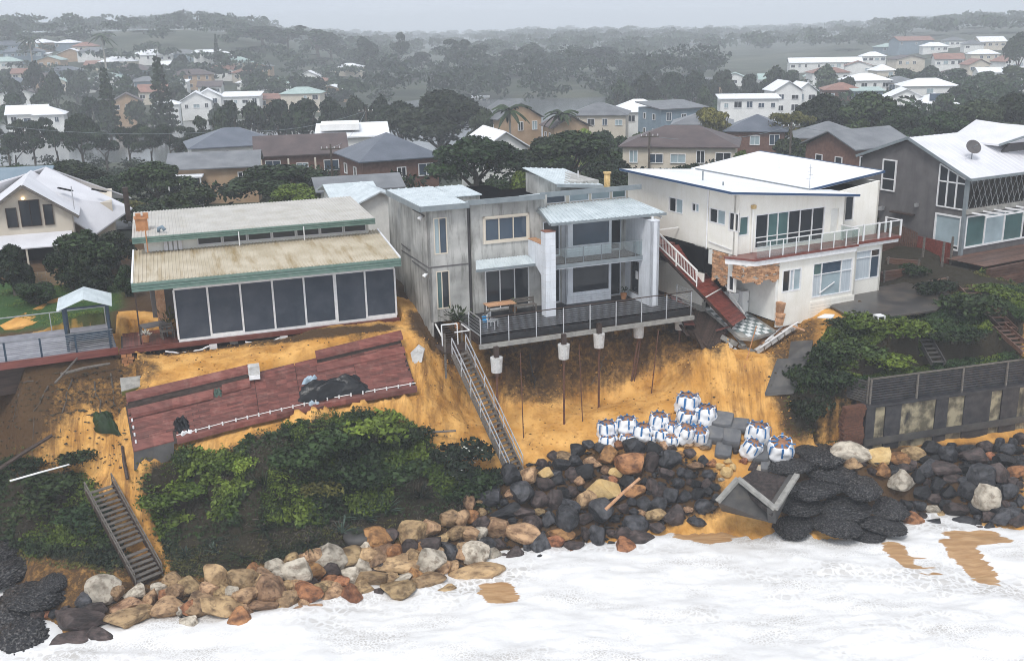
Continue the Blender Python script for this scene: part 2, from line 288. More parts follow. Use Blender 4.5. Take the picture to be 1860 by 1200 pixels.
# sand that is bare on the scarp, dark soil where plants grow (per-vertex weight), turf on top
def terrain_mat():
    m = K['sand']; t = m.node_tree; N = t.nodes; L = t.links; b = N['Principled BSDF']
    old = b.inputs['Base Color'].links[0].from_socket
    # vertical wash streaks and rills
    tc = N.new('ShaderNodeTexCoord'); mp = N.new('ShaderNodeMapping'); mp.inputs['Scale'].default_value = (1.3, .25, .12); mp.inputs['Rotation'].default_value = (0, 0, R(-22))
    L.new(tc.outputs['Object'], mp.inputs[0]); ns = N.new('ShaderNodeTexNoise'); ns.inputs['Scale'].default_value = 1.6; ns.inputs['Detail'].default_value = 9; ns.inputs['Roughness'].default_value = .7; L.new(mp.outputs[0], ns.inputs['Vector'])
    rs = N.new('ShaderNodeValToRGB'); rs.color_ramp.elements[0].position = .46; rs.color_ramp.elements[1].position = .62; rs.color_ramp.elements[0].color = (0, 0, 0, 1); rs.color_ramp.elements[1].color = (.75, .75, .75, 1); L.new(ns.outputs['Fac'], rs.inputs[0])
    def mixc(fac, a, bcol):
        q = N.new('ShaderNodeMix'); q.data_type = 'RGBA'; L.new(fac, q.inputs['Factor']); L.new(a, q.inputs['A'])
        if isinstance(bcol, tuple): q.inputs['B'].default_value = (*bcol, 1)
        else: L.new(bcol, q.inputs['B'])
        return q.outputs['Result']
    ats = N.new('ShaderNodeAttribute'); ats.attribute_name = 'steep'; mst = N.new('ShaderNodeMath'); mst.operation = 'MULTIPLY'; L.new(rs.outputs[0], mst.inputs[0]); L.new(ats.outputs['Fac'], mst.inputs[1])
    c = mixc(mst.outputs[0], old, (.17, .08, .028))
    n4 = N.new('ShaderNodeTexNoise'); n4.inputs['Scale'].default_value = 3.5; n4.inputs['Detail'].default_value = 8; n4.inputs['Roughness'].default_value = .75; L.new(tc.outputs['Object'], n4.inputs['Vector'])
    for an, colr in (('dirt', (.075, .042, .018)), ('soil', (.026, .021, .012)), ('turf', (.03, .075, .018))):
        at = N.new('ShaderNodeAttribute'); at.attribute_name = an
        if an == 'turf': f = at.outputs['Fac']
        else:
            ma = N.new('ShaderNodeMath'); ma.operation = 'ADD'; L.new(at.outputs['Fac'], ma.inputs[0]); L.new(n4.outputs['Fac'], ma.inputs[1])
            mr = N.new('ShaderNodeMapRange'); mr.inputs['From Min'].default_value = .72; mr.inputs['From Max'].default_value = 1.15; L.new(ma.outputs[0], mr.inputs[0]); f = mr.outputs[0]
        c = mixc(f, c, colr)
    L.new(c, b.inputs['Base Color'])
terrain_mat()
# ------------------------------------------------------------------ the bank: heights read off the photograph, joined by a smooth spline
FA = Fr(G(325, 617, 9.3), 20); FB = Fr(G(783, 577, 9.5), 22); FC = Fr(G(1550, 548, 9.0), 27); FD = Fr(G(1745, 455, 10), 29)
CP = [G(*p) for p in [
 (90,1185,-.35),(400,1150,-.35),(700,1085,-.35),(1000,1015,-.3),(1300,985,-.25),(1600,985,-.15),(1850,965,-.15),
 (100,1090,.5),(300,1060,.7),(500,1040,.9),(700,1000,1.0),(850,930,1.7),(950,850,2.8),(1100,810,3.3),(1300,830,3.0),(1200,900,1.5),(1450,850,2.6),(1700,830,2.7),(1850,830,2.7),(1600,900,1.2),(1800,900,1.2),
 (100,900,3.2),(100,980,1.7),(40,850,4.3),(300,900,3.6),(300,980,1.9),(500,850,4.9),(500,940,2.9),(680,800,5.0),(700,880,3.5),(800,880,2.9),(600,960,2.0),
 (30,705,8.4),(30,800,5.4),(130,700,8.3),(150,780,6.1),(200,840,4.7),
 (240,735,7.6),(240,830,5.5),(480,690,8.0),(480,770,6.2),(720,640,8.6),(740,710,6.8),
 (300,650,8.75),(500,627,8.9),(700,600,9.1),
 (780,700,6.5),(775,620,8.4),(830,760,4.9),(870,830,3.3),(755,560,9.4),
 (900,740,4.4),(1020,772,3.95),(1075,752,4.25),(1135,733,4.6),(1230,680,5.8),(1000,800,3.6),(900,700,5.3),(960,700,5.1),(1000,700,5.15),(1050,692,5.3),(1100,682,5.5),(1150,674,5.65),(1200,664,5.9),(920,655,7.0),(1000,640,7.2),(1100,622,7.5),(1200,603,7.7),
 (1300,640,7.6),(1300,700,5.9),(1350,760,4.4),(1400,700,6.0),(1420,620,7.8),(1400,780,3.9),(1470,580,8.5),(1480,640,7.4),(1450,740,5.0),(1490,790,3.6),
 (1600,570,8.95),(1720,545,8.95),(1520,566,8.9),(1560,600,8.5),(1680,600,8.5),(1600,680,7.0),(1700,690,6.9),(1800,660,7.1),(1850,580,8.6),(1850,640,7.2),(1750,600,8.2)]]
CP += [np.array(p) for p in [(-44, 24, -1.2), (-20, 24, -1.2), (0, 26, -1.2), (25, 28, -1.2), (55, 30, -1.2), (-40, 40, -.2), (-36, 47, 3.2), (-40, 54, 8.8), (48, 52, 0.2), (48, 57, 3), (50, 62, 8.6),
 (-48, 64, 9.5), (-30, 63, 9.5), (-34, 70, 9.7), (-18, 66, 9.5), (-20, 76, 9.8), (0, 66, 9.5), (5, 63, 9.3), (10, 65.5, 9.2), (0, 76, 9.7), (15, 68, 9.2), (20, 66, 9.0), (24, 64.5, 8.95), (30, 72, 9.7), (30, 66, 9.2), (45, 74, 9.8), (20, 80, 9.8), (60, 80, 9.9), (60, 62, 8.8)]]
CP = np.array(CP)
def _tps_fit(P, lam=.02):
    n = len(P); d = np.hypot(P[:, None, 0]-P[None, :, 0], P[:, None, 1]-P[None, :, 1]); Kk = np.where(d > 0, d*d*np.log(d+1e-9), 0)+lam*np.eye(n)*10
    A = np.zeros((n+3, n+3)); A[:n, :n] = Kk; A[:n, n] = 1; A[:n, n+1:] = P[:, :2]; A[n, :n] = 1; A[n+1:, :n] = P[:, :2].T
    return np.linalg.solve(A, np.r_[P[:, 2], 0, 0, 0])
_tw = _tps_fit(CP)
def _tps(x, y):
    out = np.full(x.shape, _tw[-3])+_tw[-2]*x+_tw[-1]*y
    for i, (a, b, _) in enumerate(CP):
        d2 = (x-a)**2+(y-b)**2; out += _tw[i]*.5*d2*np.log(d2+1e-9)
    return out
def vnoise(x, y, seed=0):
    "smooth value noise"
    r = np.random.default_rng(seed).random((257, 257)); xi = np.floor(x).astype(int); yi = np.floor(y).astype(int); fx = x-xi; fy = y-yi
    fx = fx*fx*(3-2*fx); fy = fy*fy*(3-2*fy); g = lambda i, j: r[i % 257, j % 257]
    return (g(xi, yi)*(1-fx)+g(xi+1, yi)*fx)*(1-fy)+(g(xi, yi+1)*(1-fx)+g(xi+1, yi+1)*fx)*fy-.5
def fbm(x, y, seed=0, oc=4):
    t = 0; a = 1.0
    for k in range(oc): t = t+a*vnoise(x*2**k+7*k, y*2**k+13*k, seed+k); a *= .5
    return t
def sstep(a, b, t): t = np.clip((t-a)/(b-a), 0, 1); return t*t*(3-2*t)
# land behind the front row: down to a lagoon, then hills
def far_z(x, y):
    x = np.asarray(x, float); y = np.asarray(y, float)
    z = 9.7-sstep(85, 190, y)*8.0
    lag = sstep(205, 225, y)*(1-sstep(310, 340, y-.12*x))*(1-sstep(40, 90, x-.25*(y-200)))
    lag2 = sstep(300, 320, y)*(1-sstep(372, 392, y))*sstep(-70, -30, x)*(1-sstep(70, 110, x))
    z = z*(1-np.maximum(lag, lag2))-np.maximum(lag, lag2)*1.2
    lx = x/np.maximum(y, 1)
    z = z+sstep(335, 640, y)*sstep(-.08, -.30, lx)*22+sstep(330, 620, y)*2
    z = z+sstep(330, 760, y)*sstep(.22, .46, lx)*12
    z = z+sstep(600, 1300, y)*(1.5+2*np.sin(x*.006+1)+1.5*np.sin(x*.017))*(1-.55*sstep(.0, .3, lx))
    return z+fbm(x*.02, y*.02, 5)*np.clip((y-110)/100, 0, 3)
NX, NY = 520, 380; X0, X1, Y0, Y1 = -48.0, 60.0, 24.0, 84.0
gx = np.linspace(X0, X1, NX); gy = np.linspace(Y0, Y1, NY); GX, GY = np.meshgrid(gx, gy)
GZ = _tps(GX, GY)
GZ = np.where(GY > 62, np.minimum(GZ, 10.1), GZ); GZ = np.maximum(GZ, -1.3)
# rills and slumps on the bare faces
slope = np.hypot(*np.gradient(GZ, gy, gx)); sw = np.clip(slope*1.2, 0, 1)
rx = GX*math.cos(R(20))+GY*math.sin(R(20)); ry = -GX*math.sin(R(20))+GY*math.cos(R(20))
GZ = GZ+sw*(fbm(rx*1.1, ry*.25, 21, 5)*.6+fbm(rx*.35, ry*.3, 31)*.6-np.abs(fbm(rx*2.6, ry*.35, 25, 3))*.28+fbm(rx*3.5, ry*3.5, 27, 3)*.16)+fbm(GX*.9, GY*.9, 41)*.16
GZ = GZ*(1-sstep(74, 82, GY))+far_z(GX, GY)*sstep(74, 82, GY)
# sea wall on the right: level bench in front, fill behind
WL = Fr(G(1575, 806, 3.0), 16.5)
wu = (GX-WL.O[0])*WL.ux[0]+(GY-WL.O[1])*WL.ux[1]; wv = (GX-WL.O[0])*WL.uy[0]+(GY-WL.O[1])*WL.uy[1]
GZ = np.where((wu > -.3) & (wv < .45) & (wv > -9), np.minimum(GZ, 2.5-.22*np.clip(-wv, 0, 9)+fbm(GX, GY, 3)*.2), GZ)
GZ = np.where((wu > -.3) & (wv >= .45) & (wv < 1.6), 6.5, GZ)
# the fallen red deck: a sagging sheet read off the photo (u left to right, v sea edge to house edge); the bank is scoured below it
_TL = np.array([[228, 735, 7.75], [420, 690, 8.15], [575, 652, 8.45], [727, 614, 8.85]]); _BL = np.array([[243, 822, 5.75], [430, 772, 6.2], [590, 735, 6.45], [757, 706, 6.75]])
def bi(u, v):
    t_ = u*3; i = min(2, max(0, int(t_))); f_ = t_-i; a = _TL[i]*(1-f_)+_TL[i+1]*f_; c = _BL[i]*(1-f_)+_BL[i+1]*f_; return G(*a)*v+G(*c)*(1-v)
def carve(P, rad, dz):
    global GZ
    for p in P:
        i0, i1 = np.searchsorted(gx, [p[0]-rad, p[0]+rad]); j0, j1 = np.searchsorted(gy, [p[1]-rad, p[1]+rad]); GZ[j0:j1, i0:i1] = np.minimum(GZ[j0:j1, i0:i1], p[2]-dz)
carve([bi(u, v) for u in np.linspace(0, 1, 60) for v in np.linspace(-.04, 1.0, 14)], .45, .28)
FL = Fr(G(205, 631, 9.3), 24)
carve([FL.glob(x, y, 0) for x in np.arange(-15, .3, .4) for y in np.arange(-.2, 5.4, .4)], .4, .55)
def _seg(A, B, rad, dz, n=30): carve([np.array(G(*A))*(1-t)+np.array(G(*B))*t for t in np.linspace(0, 1, n)], rad, dz)
for A_, B_ in (((1246, 540, 9.2), (1238, 590, 8.2)), ((1246, 540, 9.2), (1322, 598, 8.2)), ((1322, 598, 8.2), (1297, 642, 7.2)), ((1238, 590, 8.2), (1297, 642, 7.2)), ((1245, 565, 8.7), (1310, 620, 7.7)), ((1242, 580, 8.4), (1300, 632, 7.4)), ((1310, 612, 7.9), (1372, 640, 7.0)), ((1374, 638, 7.1), (1446, 590, 8.3))): _seg(A_, B_, .5, .2)
for A_, B_ in (((1752, 520, 9.3), (1835, 600, 8.0)), ((1812, 590, 8.2), (1870, 640, 7.4)), ((1665, 590, 8.6), (1705, 660, 7.1)), ((180, 885, 4.2), (272, 1052, .75)), ((834, 640, 8.7), (938, 862, 2.7))): _seg(A_, B_, .6, .22)
carve([FC.glob(x, y, -.3-.28*max(0, 3.4-y)) for x in np.arange(-9.6, -6, .4) for y in np.arange(-1.2, 7, .4)], .4, .25)
carve([FC.glob(x, y, -.4) for x in np.arange(-11, -8.6, .4) for y in np.arange(0, 12, .4)], .4, .1)
carve([FA.glob(x, y, -.45) for x in np.arange(-3.1, 12.9, .4) for y in np.arange(-.6, 3, .4)], .4, .25)
carve([FB.glob(x, y, -.75) for x in np.arange(1, 15, .4) for y in np.arange(-5, -1, .4)], .4, .2)
carve([FB.glob(x, y, -1.2-.5*max(0, -3.2-y)) for x in np.arange(2, 15.6, .4) for y in np.arange(-5.4, -2.6, .4)], .4, .7)
carve([FL.glob(x, y, -.75+.5*y) for x in np.arange(-15, .9, .4) for y in np.arange(-4, -.1, .4)], .4, .0)
carve([WL.glob(x, y, 0) for x in np.arange(-2.6, -.2, .3) for y in np.arange(-1.2, .9, .3)], .3, .1)
carve([FD.glob(x, y, -1.7) for x in np.arange(-2, 14, .4) for y in np.arange(-8, -3.4, .4)], .4, .1); carve([FD.glob(x, y, -.7) for x in np.arange(-2, 12, .4) for y in np.arange(-3.4, .4, .4)], .4, .1)
def surf(x, y):
    if y > Y1-1 or x < X0+1 or x > X1-1: return float(far_z(x, y))
    i = (x-X0)/(X1-X0)*(NX-1); j = (y-Y0)/(Y1-Y0)*(NY-1)
    i0 = int(min(max(i, 0), NX-2)); j0 = int(min(max(j, 0), NY-2)); a = i-i0; b = j-j0
    return float((GZ[j0, i0]*(1-a)+GZ[j0, i0+1]*a)*(1-b)+(GZ[j0+1, i0]*(1-a)+GZ[j0+1, i0+1]*a)*b)
def T(px, py, dz=0.0):
    "where the sight line through a photo pixel meets the bank"
    d = ray(px, py); t = 25.0
    while t < 140:
        p = CAM+d*t
        if p[2] < surf(p[0], p[1])+dz: break
        t += .15
    lo, hi = t-.15, t
    for _ in range(8):
        m_ = (lo+hi)/2; p = CAM+d*m_
        if p[2] < surf(p[0], p[1])+dz: hi = m_
        else: lo = m_
    return CAM+d*hi
VEG = [[(-20,850),(60,850),(150,852),(175,905),(215,985),(240,1040),(60,1010),(-20,1000)],
       [(262,900),(245,870),(300,828),(390,830),(480,790),(560,765),(700,755),(770,790),(800,850),(880,860),(910,900),(860,930),(760,965),(700,985),(560,1010),(420,1040),(320,1050)],
       [(1440,700),(1480,640),(1520,590),(1640,575),(1700,560),(1760,520),(1860,520),(1860,665),(1700,690),(1560,705),(1500,740),(1470,790),(1430,770)]]
DIRT = [[(-20,655),(215,640),(235,700),(120,690),(60,850),(20,860),(-20,860)],[(735,560),(790,570),(860,640),(850,690),(800,650),(745,600)],[(1180,560),(1330,590),(1310,660),(1240,610)],[(1400,690),(1500,660),(1500,800),(1420,800)],
        [(60,1110),(300,1065),(420,1045),(560,1020),(700,985),(860,925),(900,870),(940,850),(1100,808),(1300,845),(1330,930),(1180,960),(1100,980),(1000,1000),(880,1040),(700,1085),(560,1100),(400,1120),(180,1140)],[(1400,820),(1860,800),(1860,950),(1640,975),(1420,960)],
        [(230,620),(720,585),(720,600),(235,655)],[(870,640),(1240,585),(1240,600),(880,660)]]
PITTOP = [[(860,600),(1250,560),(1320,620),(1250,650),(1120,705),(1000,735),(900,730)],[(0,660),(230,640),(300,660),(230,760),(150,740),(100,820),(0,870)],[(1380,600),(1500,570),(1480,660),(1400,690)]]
FOOT = [[(-20,980),(300,1000),(320,1080),(150,1140),(-20,1200)],[(260,1050),(700,990),(700,1020),(300,1090)]]
_P = np.stack([GX.ravel(), GY.ravel(), GZ.ravel()], 1); _v = _P-CAM; _dz = _v@_fw
PXX = 930+F_PX*(_v@_rt)/_dz; PYY = 600-F_PX*(_v@_up)/_dz
def wmask(polys):
    m_ = np.zeros(len(PXX), bool)
    for p in polys: m_ |= pip(PXX, PYY, p)
    a = m_.reshape(NY, NX).astype(float)
    for _ in range(7): a[1:-1, 1:-1] = (a[1:-1, 1:-1]*2+a[:-2, 1:-1]+a[2:, 1:-1]+a[1:-1, :-2]+a[1:-1, 2:])/6
    return a.ravel()
soil_w = wmask(VEG); dirt_w = wmask(DIRT)*.8
turf_w = wmask([[(-20, 515), (130, 500), (222, 520), (222, 560), (130, 592), (-20, 606)]]); back_w = np.where(((GY > 64.5+.2*GX)).ravel(), .85, 0); back_w = np.maximum(back_w, np.where((PXX > 1480) & (PYY < 560), .9, 0)); soil_w2 = np.where((PXX > 1545) & (PYY < 530), .9, 0)
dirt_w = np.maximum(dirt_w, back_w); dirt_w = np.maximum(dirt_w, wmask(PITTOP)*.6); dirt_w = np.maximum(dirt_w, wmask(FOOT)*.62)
idx = np.arange(NX*NY).reshape(NY, NX); q = np.stack([idx[:-1, :-1], idx[:-1, 1:], idx[1:, 1:], idx[1:, :-1]], -1).reshape(-1)
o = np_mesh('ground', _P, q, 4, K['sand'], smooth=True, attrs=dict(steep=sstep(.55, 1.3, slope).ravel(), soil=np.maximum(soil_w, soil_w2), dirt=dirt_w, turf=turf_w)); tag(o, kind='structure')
# far land
fy = np.concatenate([np.linspace(82, 420, 120), np.linspace(430, 3200, 60)]); NFX = 160
fv = []
for yv in fy:
    half = 60+yv*.75; xs = np.linspace(-half, half, NFX); zs = far_z(xs, np.full(NFX, yv)); fv.append(np.stack([xs, np.full(NFX, yv), zs-(.05 if yv > 83 else .08)], 1))
fv = np.concatenate(fv); idx = np.arange(NFX*len(fy)).reshape(len(fy), NFX); q = np.stack([idx[:-1, :-1], idx[:-1, 1:], idx[1:, 1:], idx[1:, :-1]], -1).reshape(-1)
tag(np_mesh('land', fv, q, 4, K['land'], smooth=True), kind='structure')
# side aprons so that the near ground meets the far land
for sgn, xa, xb in ((-1, -120.0, X0+.2), (1, X1-.2, 130.0)):
    xs = np.linspace(xa, xb, 30); ys = np.linspace(24, 84, 60); ax, ay = np.meshgrid(xs, ys)
    ln = 57+.22*np.clip(ax, -48, 60); az = np.where(ay > ln, 9.6, 9.6-np.clip(ln-ay, 0, 14)*.78); az = np.maximum(az, -1.3)+fbm(ax*.3, ay*.3, 8)*.3
    idx = np.arange(30*60).reshape(60, 30); q = np.stack([idx[:-1, :-1], idx[:-1, 1:], idx[1:, 1:], idx[1:, :-1]], -1).reshape(-1)
    tag(np_mesh('ground', np.stack([ax.ravel(), ay.ravel(), az.ravel()], 1), q, 4, K['soil'], smooth=True), kind='structure')
# lagoon
def water_mat():
    m = bpy.data.materials.new('lagoon_water'); m.use_nodes = True; b = m.node_tree.nodes['Principled BSDF']
    b.inputs['Base Color'].default_value = (.12, .13, .13, 1); b.inputs['Roughness'].default_value = .18
    N = m.node_tree.nodes; L = m.node_tree.links; n3 = N.new('ShaderNodeTexNoise'); n3.inputs['Scale'].default_value = .8; tc = N.new('ShaderNodeTexCoord'); L.new(tc.outputs['Object'], n3.inputs['Vector'])
    bp = N.new('ShaderNodeBump'); bp.inputs['Strength'].default_value = .15; L.new(n3.outputs['Fac'], bp.inputs['Height']); L.new(bp.outputs[0], b.inputs['Normal']); return m
tag(MB().quad((-330, 196, .35), (150, 196, .35), (150, 420, .35), (-330, 420, .35)).build('lagoon_water', water_mat()), kind='structure')
# ------------------------------------------------------------------ the sea: white water over sand
def sea_mat():
    m = bpy.data.materials.new('sea_foam'); m.use_nodes = True; t = m.node_tree; N = t.nodes; L = t.links; b = N['Principled BSDF']
    b.inputs['Roughness'].default_value = .55; tc = N.new('ShaderNodeTexCoord')
    def noise(sc, det, stretch=None, rot=0):
        n = N.new('ShaderNodeTexNoise'); n.inputs['Scale'].default_value = sc; n.inputs['Detail'].default_value = det; n.inputs['Roughness'].default_value = .62
        mp = N.new('ShaderNodeMapping'); mp.inputs['Scale'].default_value = stretch or (1, 1, 1); mp.inputs['Rotation'].default_value = (0, 0, rot); L.new(tc.outputs['Object'], mp.inputs[0]); L.new(mp.outputs[0], n.inputs['Vector']); return n.outputs['Fac']
    def ramp(src, p0, p1, c0, c1):
        r = N.new('ShaderNodeValToRGB'); r.color_ramp.elements[0].position = p0; r.color_ramp.elements[1].position = p1; r.color_ramp.elements[0].color = (*c0, 1); r.color_ramp.elements[1].color = (*c1, 1); L.new(src, r.inputs[0]); return r.outputs[0]
    def mixc(f, a, bb):
        q_ = N.new('ShaderNodeMix'); q_.data_type = 'RGBA'; L.new(f, q_.inputs['Factor']); L.new(a, q_.inputs['A']); L.new(bb, q_.inputs['B']); return q_.outputs['Result']
    big = ramp(noise(.5, 8), .35, .68, (.69, .687, .68), (.79, .787, .78))
    # lace of bubbles: cells open up where the froth thins
    def lace(sc, w0, w1, zsc, z0, z1, off):
        nd = N.new('ShaderNodeTexNoise'); nd.inputs['Scale'].default_value = sc*.6; nd.inputs['Detail'].default_value = 5; L.new(tc.outputs['Object'], nd.inputs['Vector'])
        vm = N.new('ShaderNodeVectorMath'); vm.operation = 'MULTIPLY_ADD'; L.new(nd.outputs['Color'], vm.inputs[0]); vm.inputs[1].default_value = (1.6/sc, 1.6/sc, 0); L.new(tc.outputs['Object'], vm.inputs[2])
        vo = N.new('ShaderNodeTexVoronoi'); vo.feature = 'DISTANCE_TO_EDGE'; vo.inputs['Scale'].default_value = sc; L.new(vm.outputs[0], vo.inputs['Vector'])
        h = ramp(vo.outputs['Distance'], w0, w1, (0, 0, 0), (1, 1, 1)); zn = N.new('ShaderNodeTexNoise'); zn.inputs['Scale'].default_value = zsc; zn.inputs['Detail'].default_value = 6; zn.inputs['Roughness'].default_value = .65
        mp = N.new('ShaderNodeMapping'); mp.inputs['Location'].default_value = (off, off*.7, 0); mp.inputs['Rotation'].default_value = (0, 0, .5); mp.inputs['Scale'].default_value = (.7, 1.6, 1); L.new(tc.outputs['Object'], mp.inputs[0]); L.new(mp.outputs[0], zn.inputs['Vector'])
        z = ramp(zn.outputs['Fac'], z0, z1, (0, 0, 0), (.8, .8, .8)); mu = N.new('ShaderNodeMath'); mu.operation = 'MULTIPLY'; L.new(h, mu.inputs[0]); L.new(z, mu.inputs[1]); return mu.outputs[0]
    gr = N.new('ShaderNodeRGB'); gr.outputs[0].default_value = (.40, .375, .345, 1)
    c = mixc(lace(2.6, .06, .2, .16, .50, .66, 3.0), big, gr.outputs[0]); c = mixc(lace(7.0, .05, .22, .28, .50, .68, 11.0), c, gr.outputs[0])
    at = N.new('ShaderNodeAttribute'); at.attribute_name = 'bare'
    st = noise(1.3, 8, (.25, 2.0, 1), R(48)); ad = N.new('ShaderNodeMath'); ad.operation = 'ADD'; L.new(at.outputs['Fac'], ad.inputs[0]); L.new(st, ad.inputs[1])
    sf = ramp(ad.outputs[0], .94, 1.22, (0, 0, 0), (1, 1, 1)); sc = ramp(noise(2.0, 8, (.3, 2, 1), R(48)), .4, .65, (.34, .19, .08), (.48, .30, .15))
    c = mixc(sf, c, sc); L.new(c, b.inputs['Base Color'])
    bp = N.new('ShaderNodeBump'); bp.inputs['Strength'].default_value = .45; bp.inputs['Distance'].default_value = .07; L.new(noise(3.0, 12), bp.inputs['Height']); L.new(bp.outputs[0], b.inputs['Normal'])
    b.inputs['Subsurface Weight'].default_value = 0.0
    return m
sx = np.linspace(-60, 75, 460); sy = np.concatenate([np.linspace(-140, 14, 30), np.linspace(15, 60, 300)]); SX, SY = np.meshgrid(sx, sy)
_w = SX*.25-SY*.97+fbm(SX*.12, SY*.12, 61)*6
SZ = .12+fbm(SX*.18, SY*.25, 51)*.28+fbm(SX*.7, SY*.9, 55)*.10-np.abs(fbm(SX*1.5, SY*2.0, 59, 4))*.16-np.abs(fbm(SX*.4, SY*.6, 63, 3))*.22+.12*np.maximum(0, np.sin(_w*.55))**3
_pp = np.stack([SX.ravel(), SY.ravel(), SZ.ravel()], 1); _q = _pp-CAM; _qz = _q@_fw; _qz = np.where(_qz < 1, 1, _qz); spx = 930+F_PX*(_q@_rt)/_qz; spy = 600-F_PX*(_q@_up)/_qz
bare = np.zeros(len(spx))
for poly in ([(1585,978),(1640,985),(1690,1052),(1640,1030)], [(1695,975),(1770,985),(1815,1040),(1820,1070),(1760,1050)], [(1662,1000),(1690,1012),(1722,1056),(1700,1045)], [(1700,965),(1800,960),(1850,985),(1760,990)], [(1215,975),(1290,930),(1380,965),(1290,990)], [(860,1060),(930,1055),(950,1090),(880,1100)]):
    bare = np.maximum(bare, pip(spx, spy, poly).astype(float))
bg_ = bare.reshape(SX.shape)
for _ in range(4): bg_[1:-1, 1:-1] = (bg_[1:-1, 1:-1]*2+bg_[:-2, 1:-1]+bg_[2:, 1:-1]+bg_[1:-1, :-2]+bg_[1:-1, 2:])/6
idx = np.arange(SX.size).reshape(SX.shape); q = np.stack([idx[:-1, :-1], idx[:-1, 1:], idx[1:, 1:], idx[1:, :-1]], -1).reshape(-1)
tag(np_mesh('sea', _pp, q, 4, sea_mat(), smooth=True, attrs=dict(bare=bg_.ravel()*.80)), kind='structure')
# ------------------------------------------------------------------ building helpers (all in a house's own axes)
def fpt(Fm, x, z): # Fm = (origin, u, n): wall face frame; u along wall, n outward
    O, u, n = Fm; return O+u*x+np.array([0, 0, z])
def face(O, u, n): return (np.array(O, float), np.array(u, float), np.array(n, float))
def wall(parent, Fm, w, z0, z1, holes=(), m='plaster', name='wall', rev=.12, top=None):
    "rectangular wall face with real openings and reveals; top(x) gives a sloping head"
    xs = sorted({0.0, w, *[h[0] for h in holes], *[h[1] for h in holes]}); zs = sorted({z0, z1, *[h[2] for h in holes], *[h[3] for h in holes]})
    b = MB(); n = Fm[2]
    tz = lambda x, z: (top(x) if (top and z == z1) else z)
    for i in range(len(xs)-1):
        for j in range(len(zs)-1):
            cx = (xs[i]+xs[i+1])/2; cz = (zs[j]+zs[j+1])/2
            if any(h[0] < cx < h[1] and h[2] < cz < h[3] for h in holes): continue
            b.quad(fpt(Fm, xs[i], tz(xs[i], zs[j])), fpt(Fm, xs[i+1], tz(xs[i+1], zs[j])), fpt(Fm, xs[i+1], tz(xs[i+1], zs[j+1])), fpt(Fm, xs[i], tz(xs[i], zs[j+1])))
    for h in holes:
        c = [fpt(Fm, h[0], h[2]), fpt(Fm, h[1], h[2]), fpt(Fm, h[1], h[3]), fpt(Fm, h[0], h[3])]
        for k in range(4): b.quad(c[k], c[(k+1) % 4], c[(k+1) % 4]-n*rev, c[k]-n*rev)
    # outer edge returns so that the wall has thickness
    c = [fpt(Fm, 0, z0), fpt(Fm, w, z0), fpt(Fm, w, tz(w, z1)), fpt(Fm, 0, tz(0, z1))]
    for k in range(4): b.quad(c[k], c[(k+1) % 4], c[(k+1) % 4]-n*.15, c[k]-n*.15)
    me = bpy.data.meshes.new(name); me.from_pydata([tuple(v) for v in b.v], [], b.f); me.update()
    return link(name, me, K[m], parent)
def window(parent, Fm, x0, x1, z0, z1, nx=1, ny=1, fm='white_paint', gm='glass', fw=.06, dep=.1, name='window', gms=None, rows=None, cols=None):
    "frame set into an opening, with each pane its own sheet"
    n = Fm[2]; b = MB(); u = Fm[1]
    def bx(a0, a1, c0, c1, d0, d1, B=None):
        B = B or b; p = [fpt(Fm, a0, c0), fpt(Fm, a1, c0), fpt(Fm, a1, c1), fpt(Fm, a0, c1)]
        B.prism([q_+n*d0 for q_ in p], n*(d1-d0))
    d0, d1 = -dep, -dep+.1+.02
    bx(x0, x1, z0, z0+fw, d0, d1); bx(x0, x1, z1-fw, z1, d0, d1); bx(x0, x0+fw, z0+fw, z1-fw, d0, d1); bx(x1-fw, x1, z0+fw, z1-fw, d0, d1)
    W = x1-x0; H_ = z1-z0
    xc = [x0+W*c for c in (cols or [i/nx for i in range(1, nx)])]; zc = [z0+H_*r for r in (rows or [i/ny for i in range(1, ny)])]
    for x in xc: bx(x-fw*.4, x+fw*.4, z0+fw, z1-fw, d0, d1-.01)
    for z in zc: bx(x0+fw, x1-fw, z-fw*.35, z+fw*.35, d0, d1-.02)
    fr = b.build(name, K[fm], parent)
    X = [x0+fw]+xc+[x1-fw]; Z = [z0+fw]+zc+[z1-fw]; k = 0
    for i in range(len(X)-1):
        for j in range(len(Z)-1):
            g = MB(); bx(X[i], X[i+1], Z[j], Z[j+1], -dep+.02, -dep+.035, g); g.build('pane', K[gms[k % len(gms)] if gms else gm], fr); k += 1
    return fr
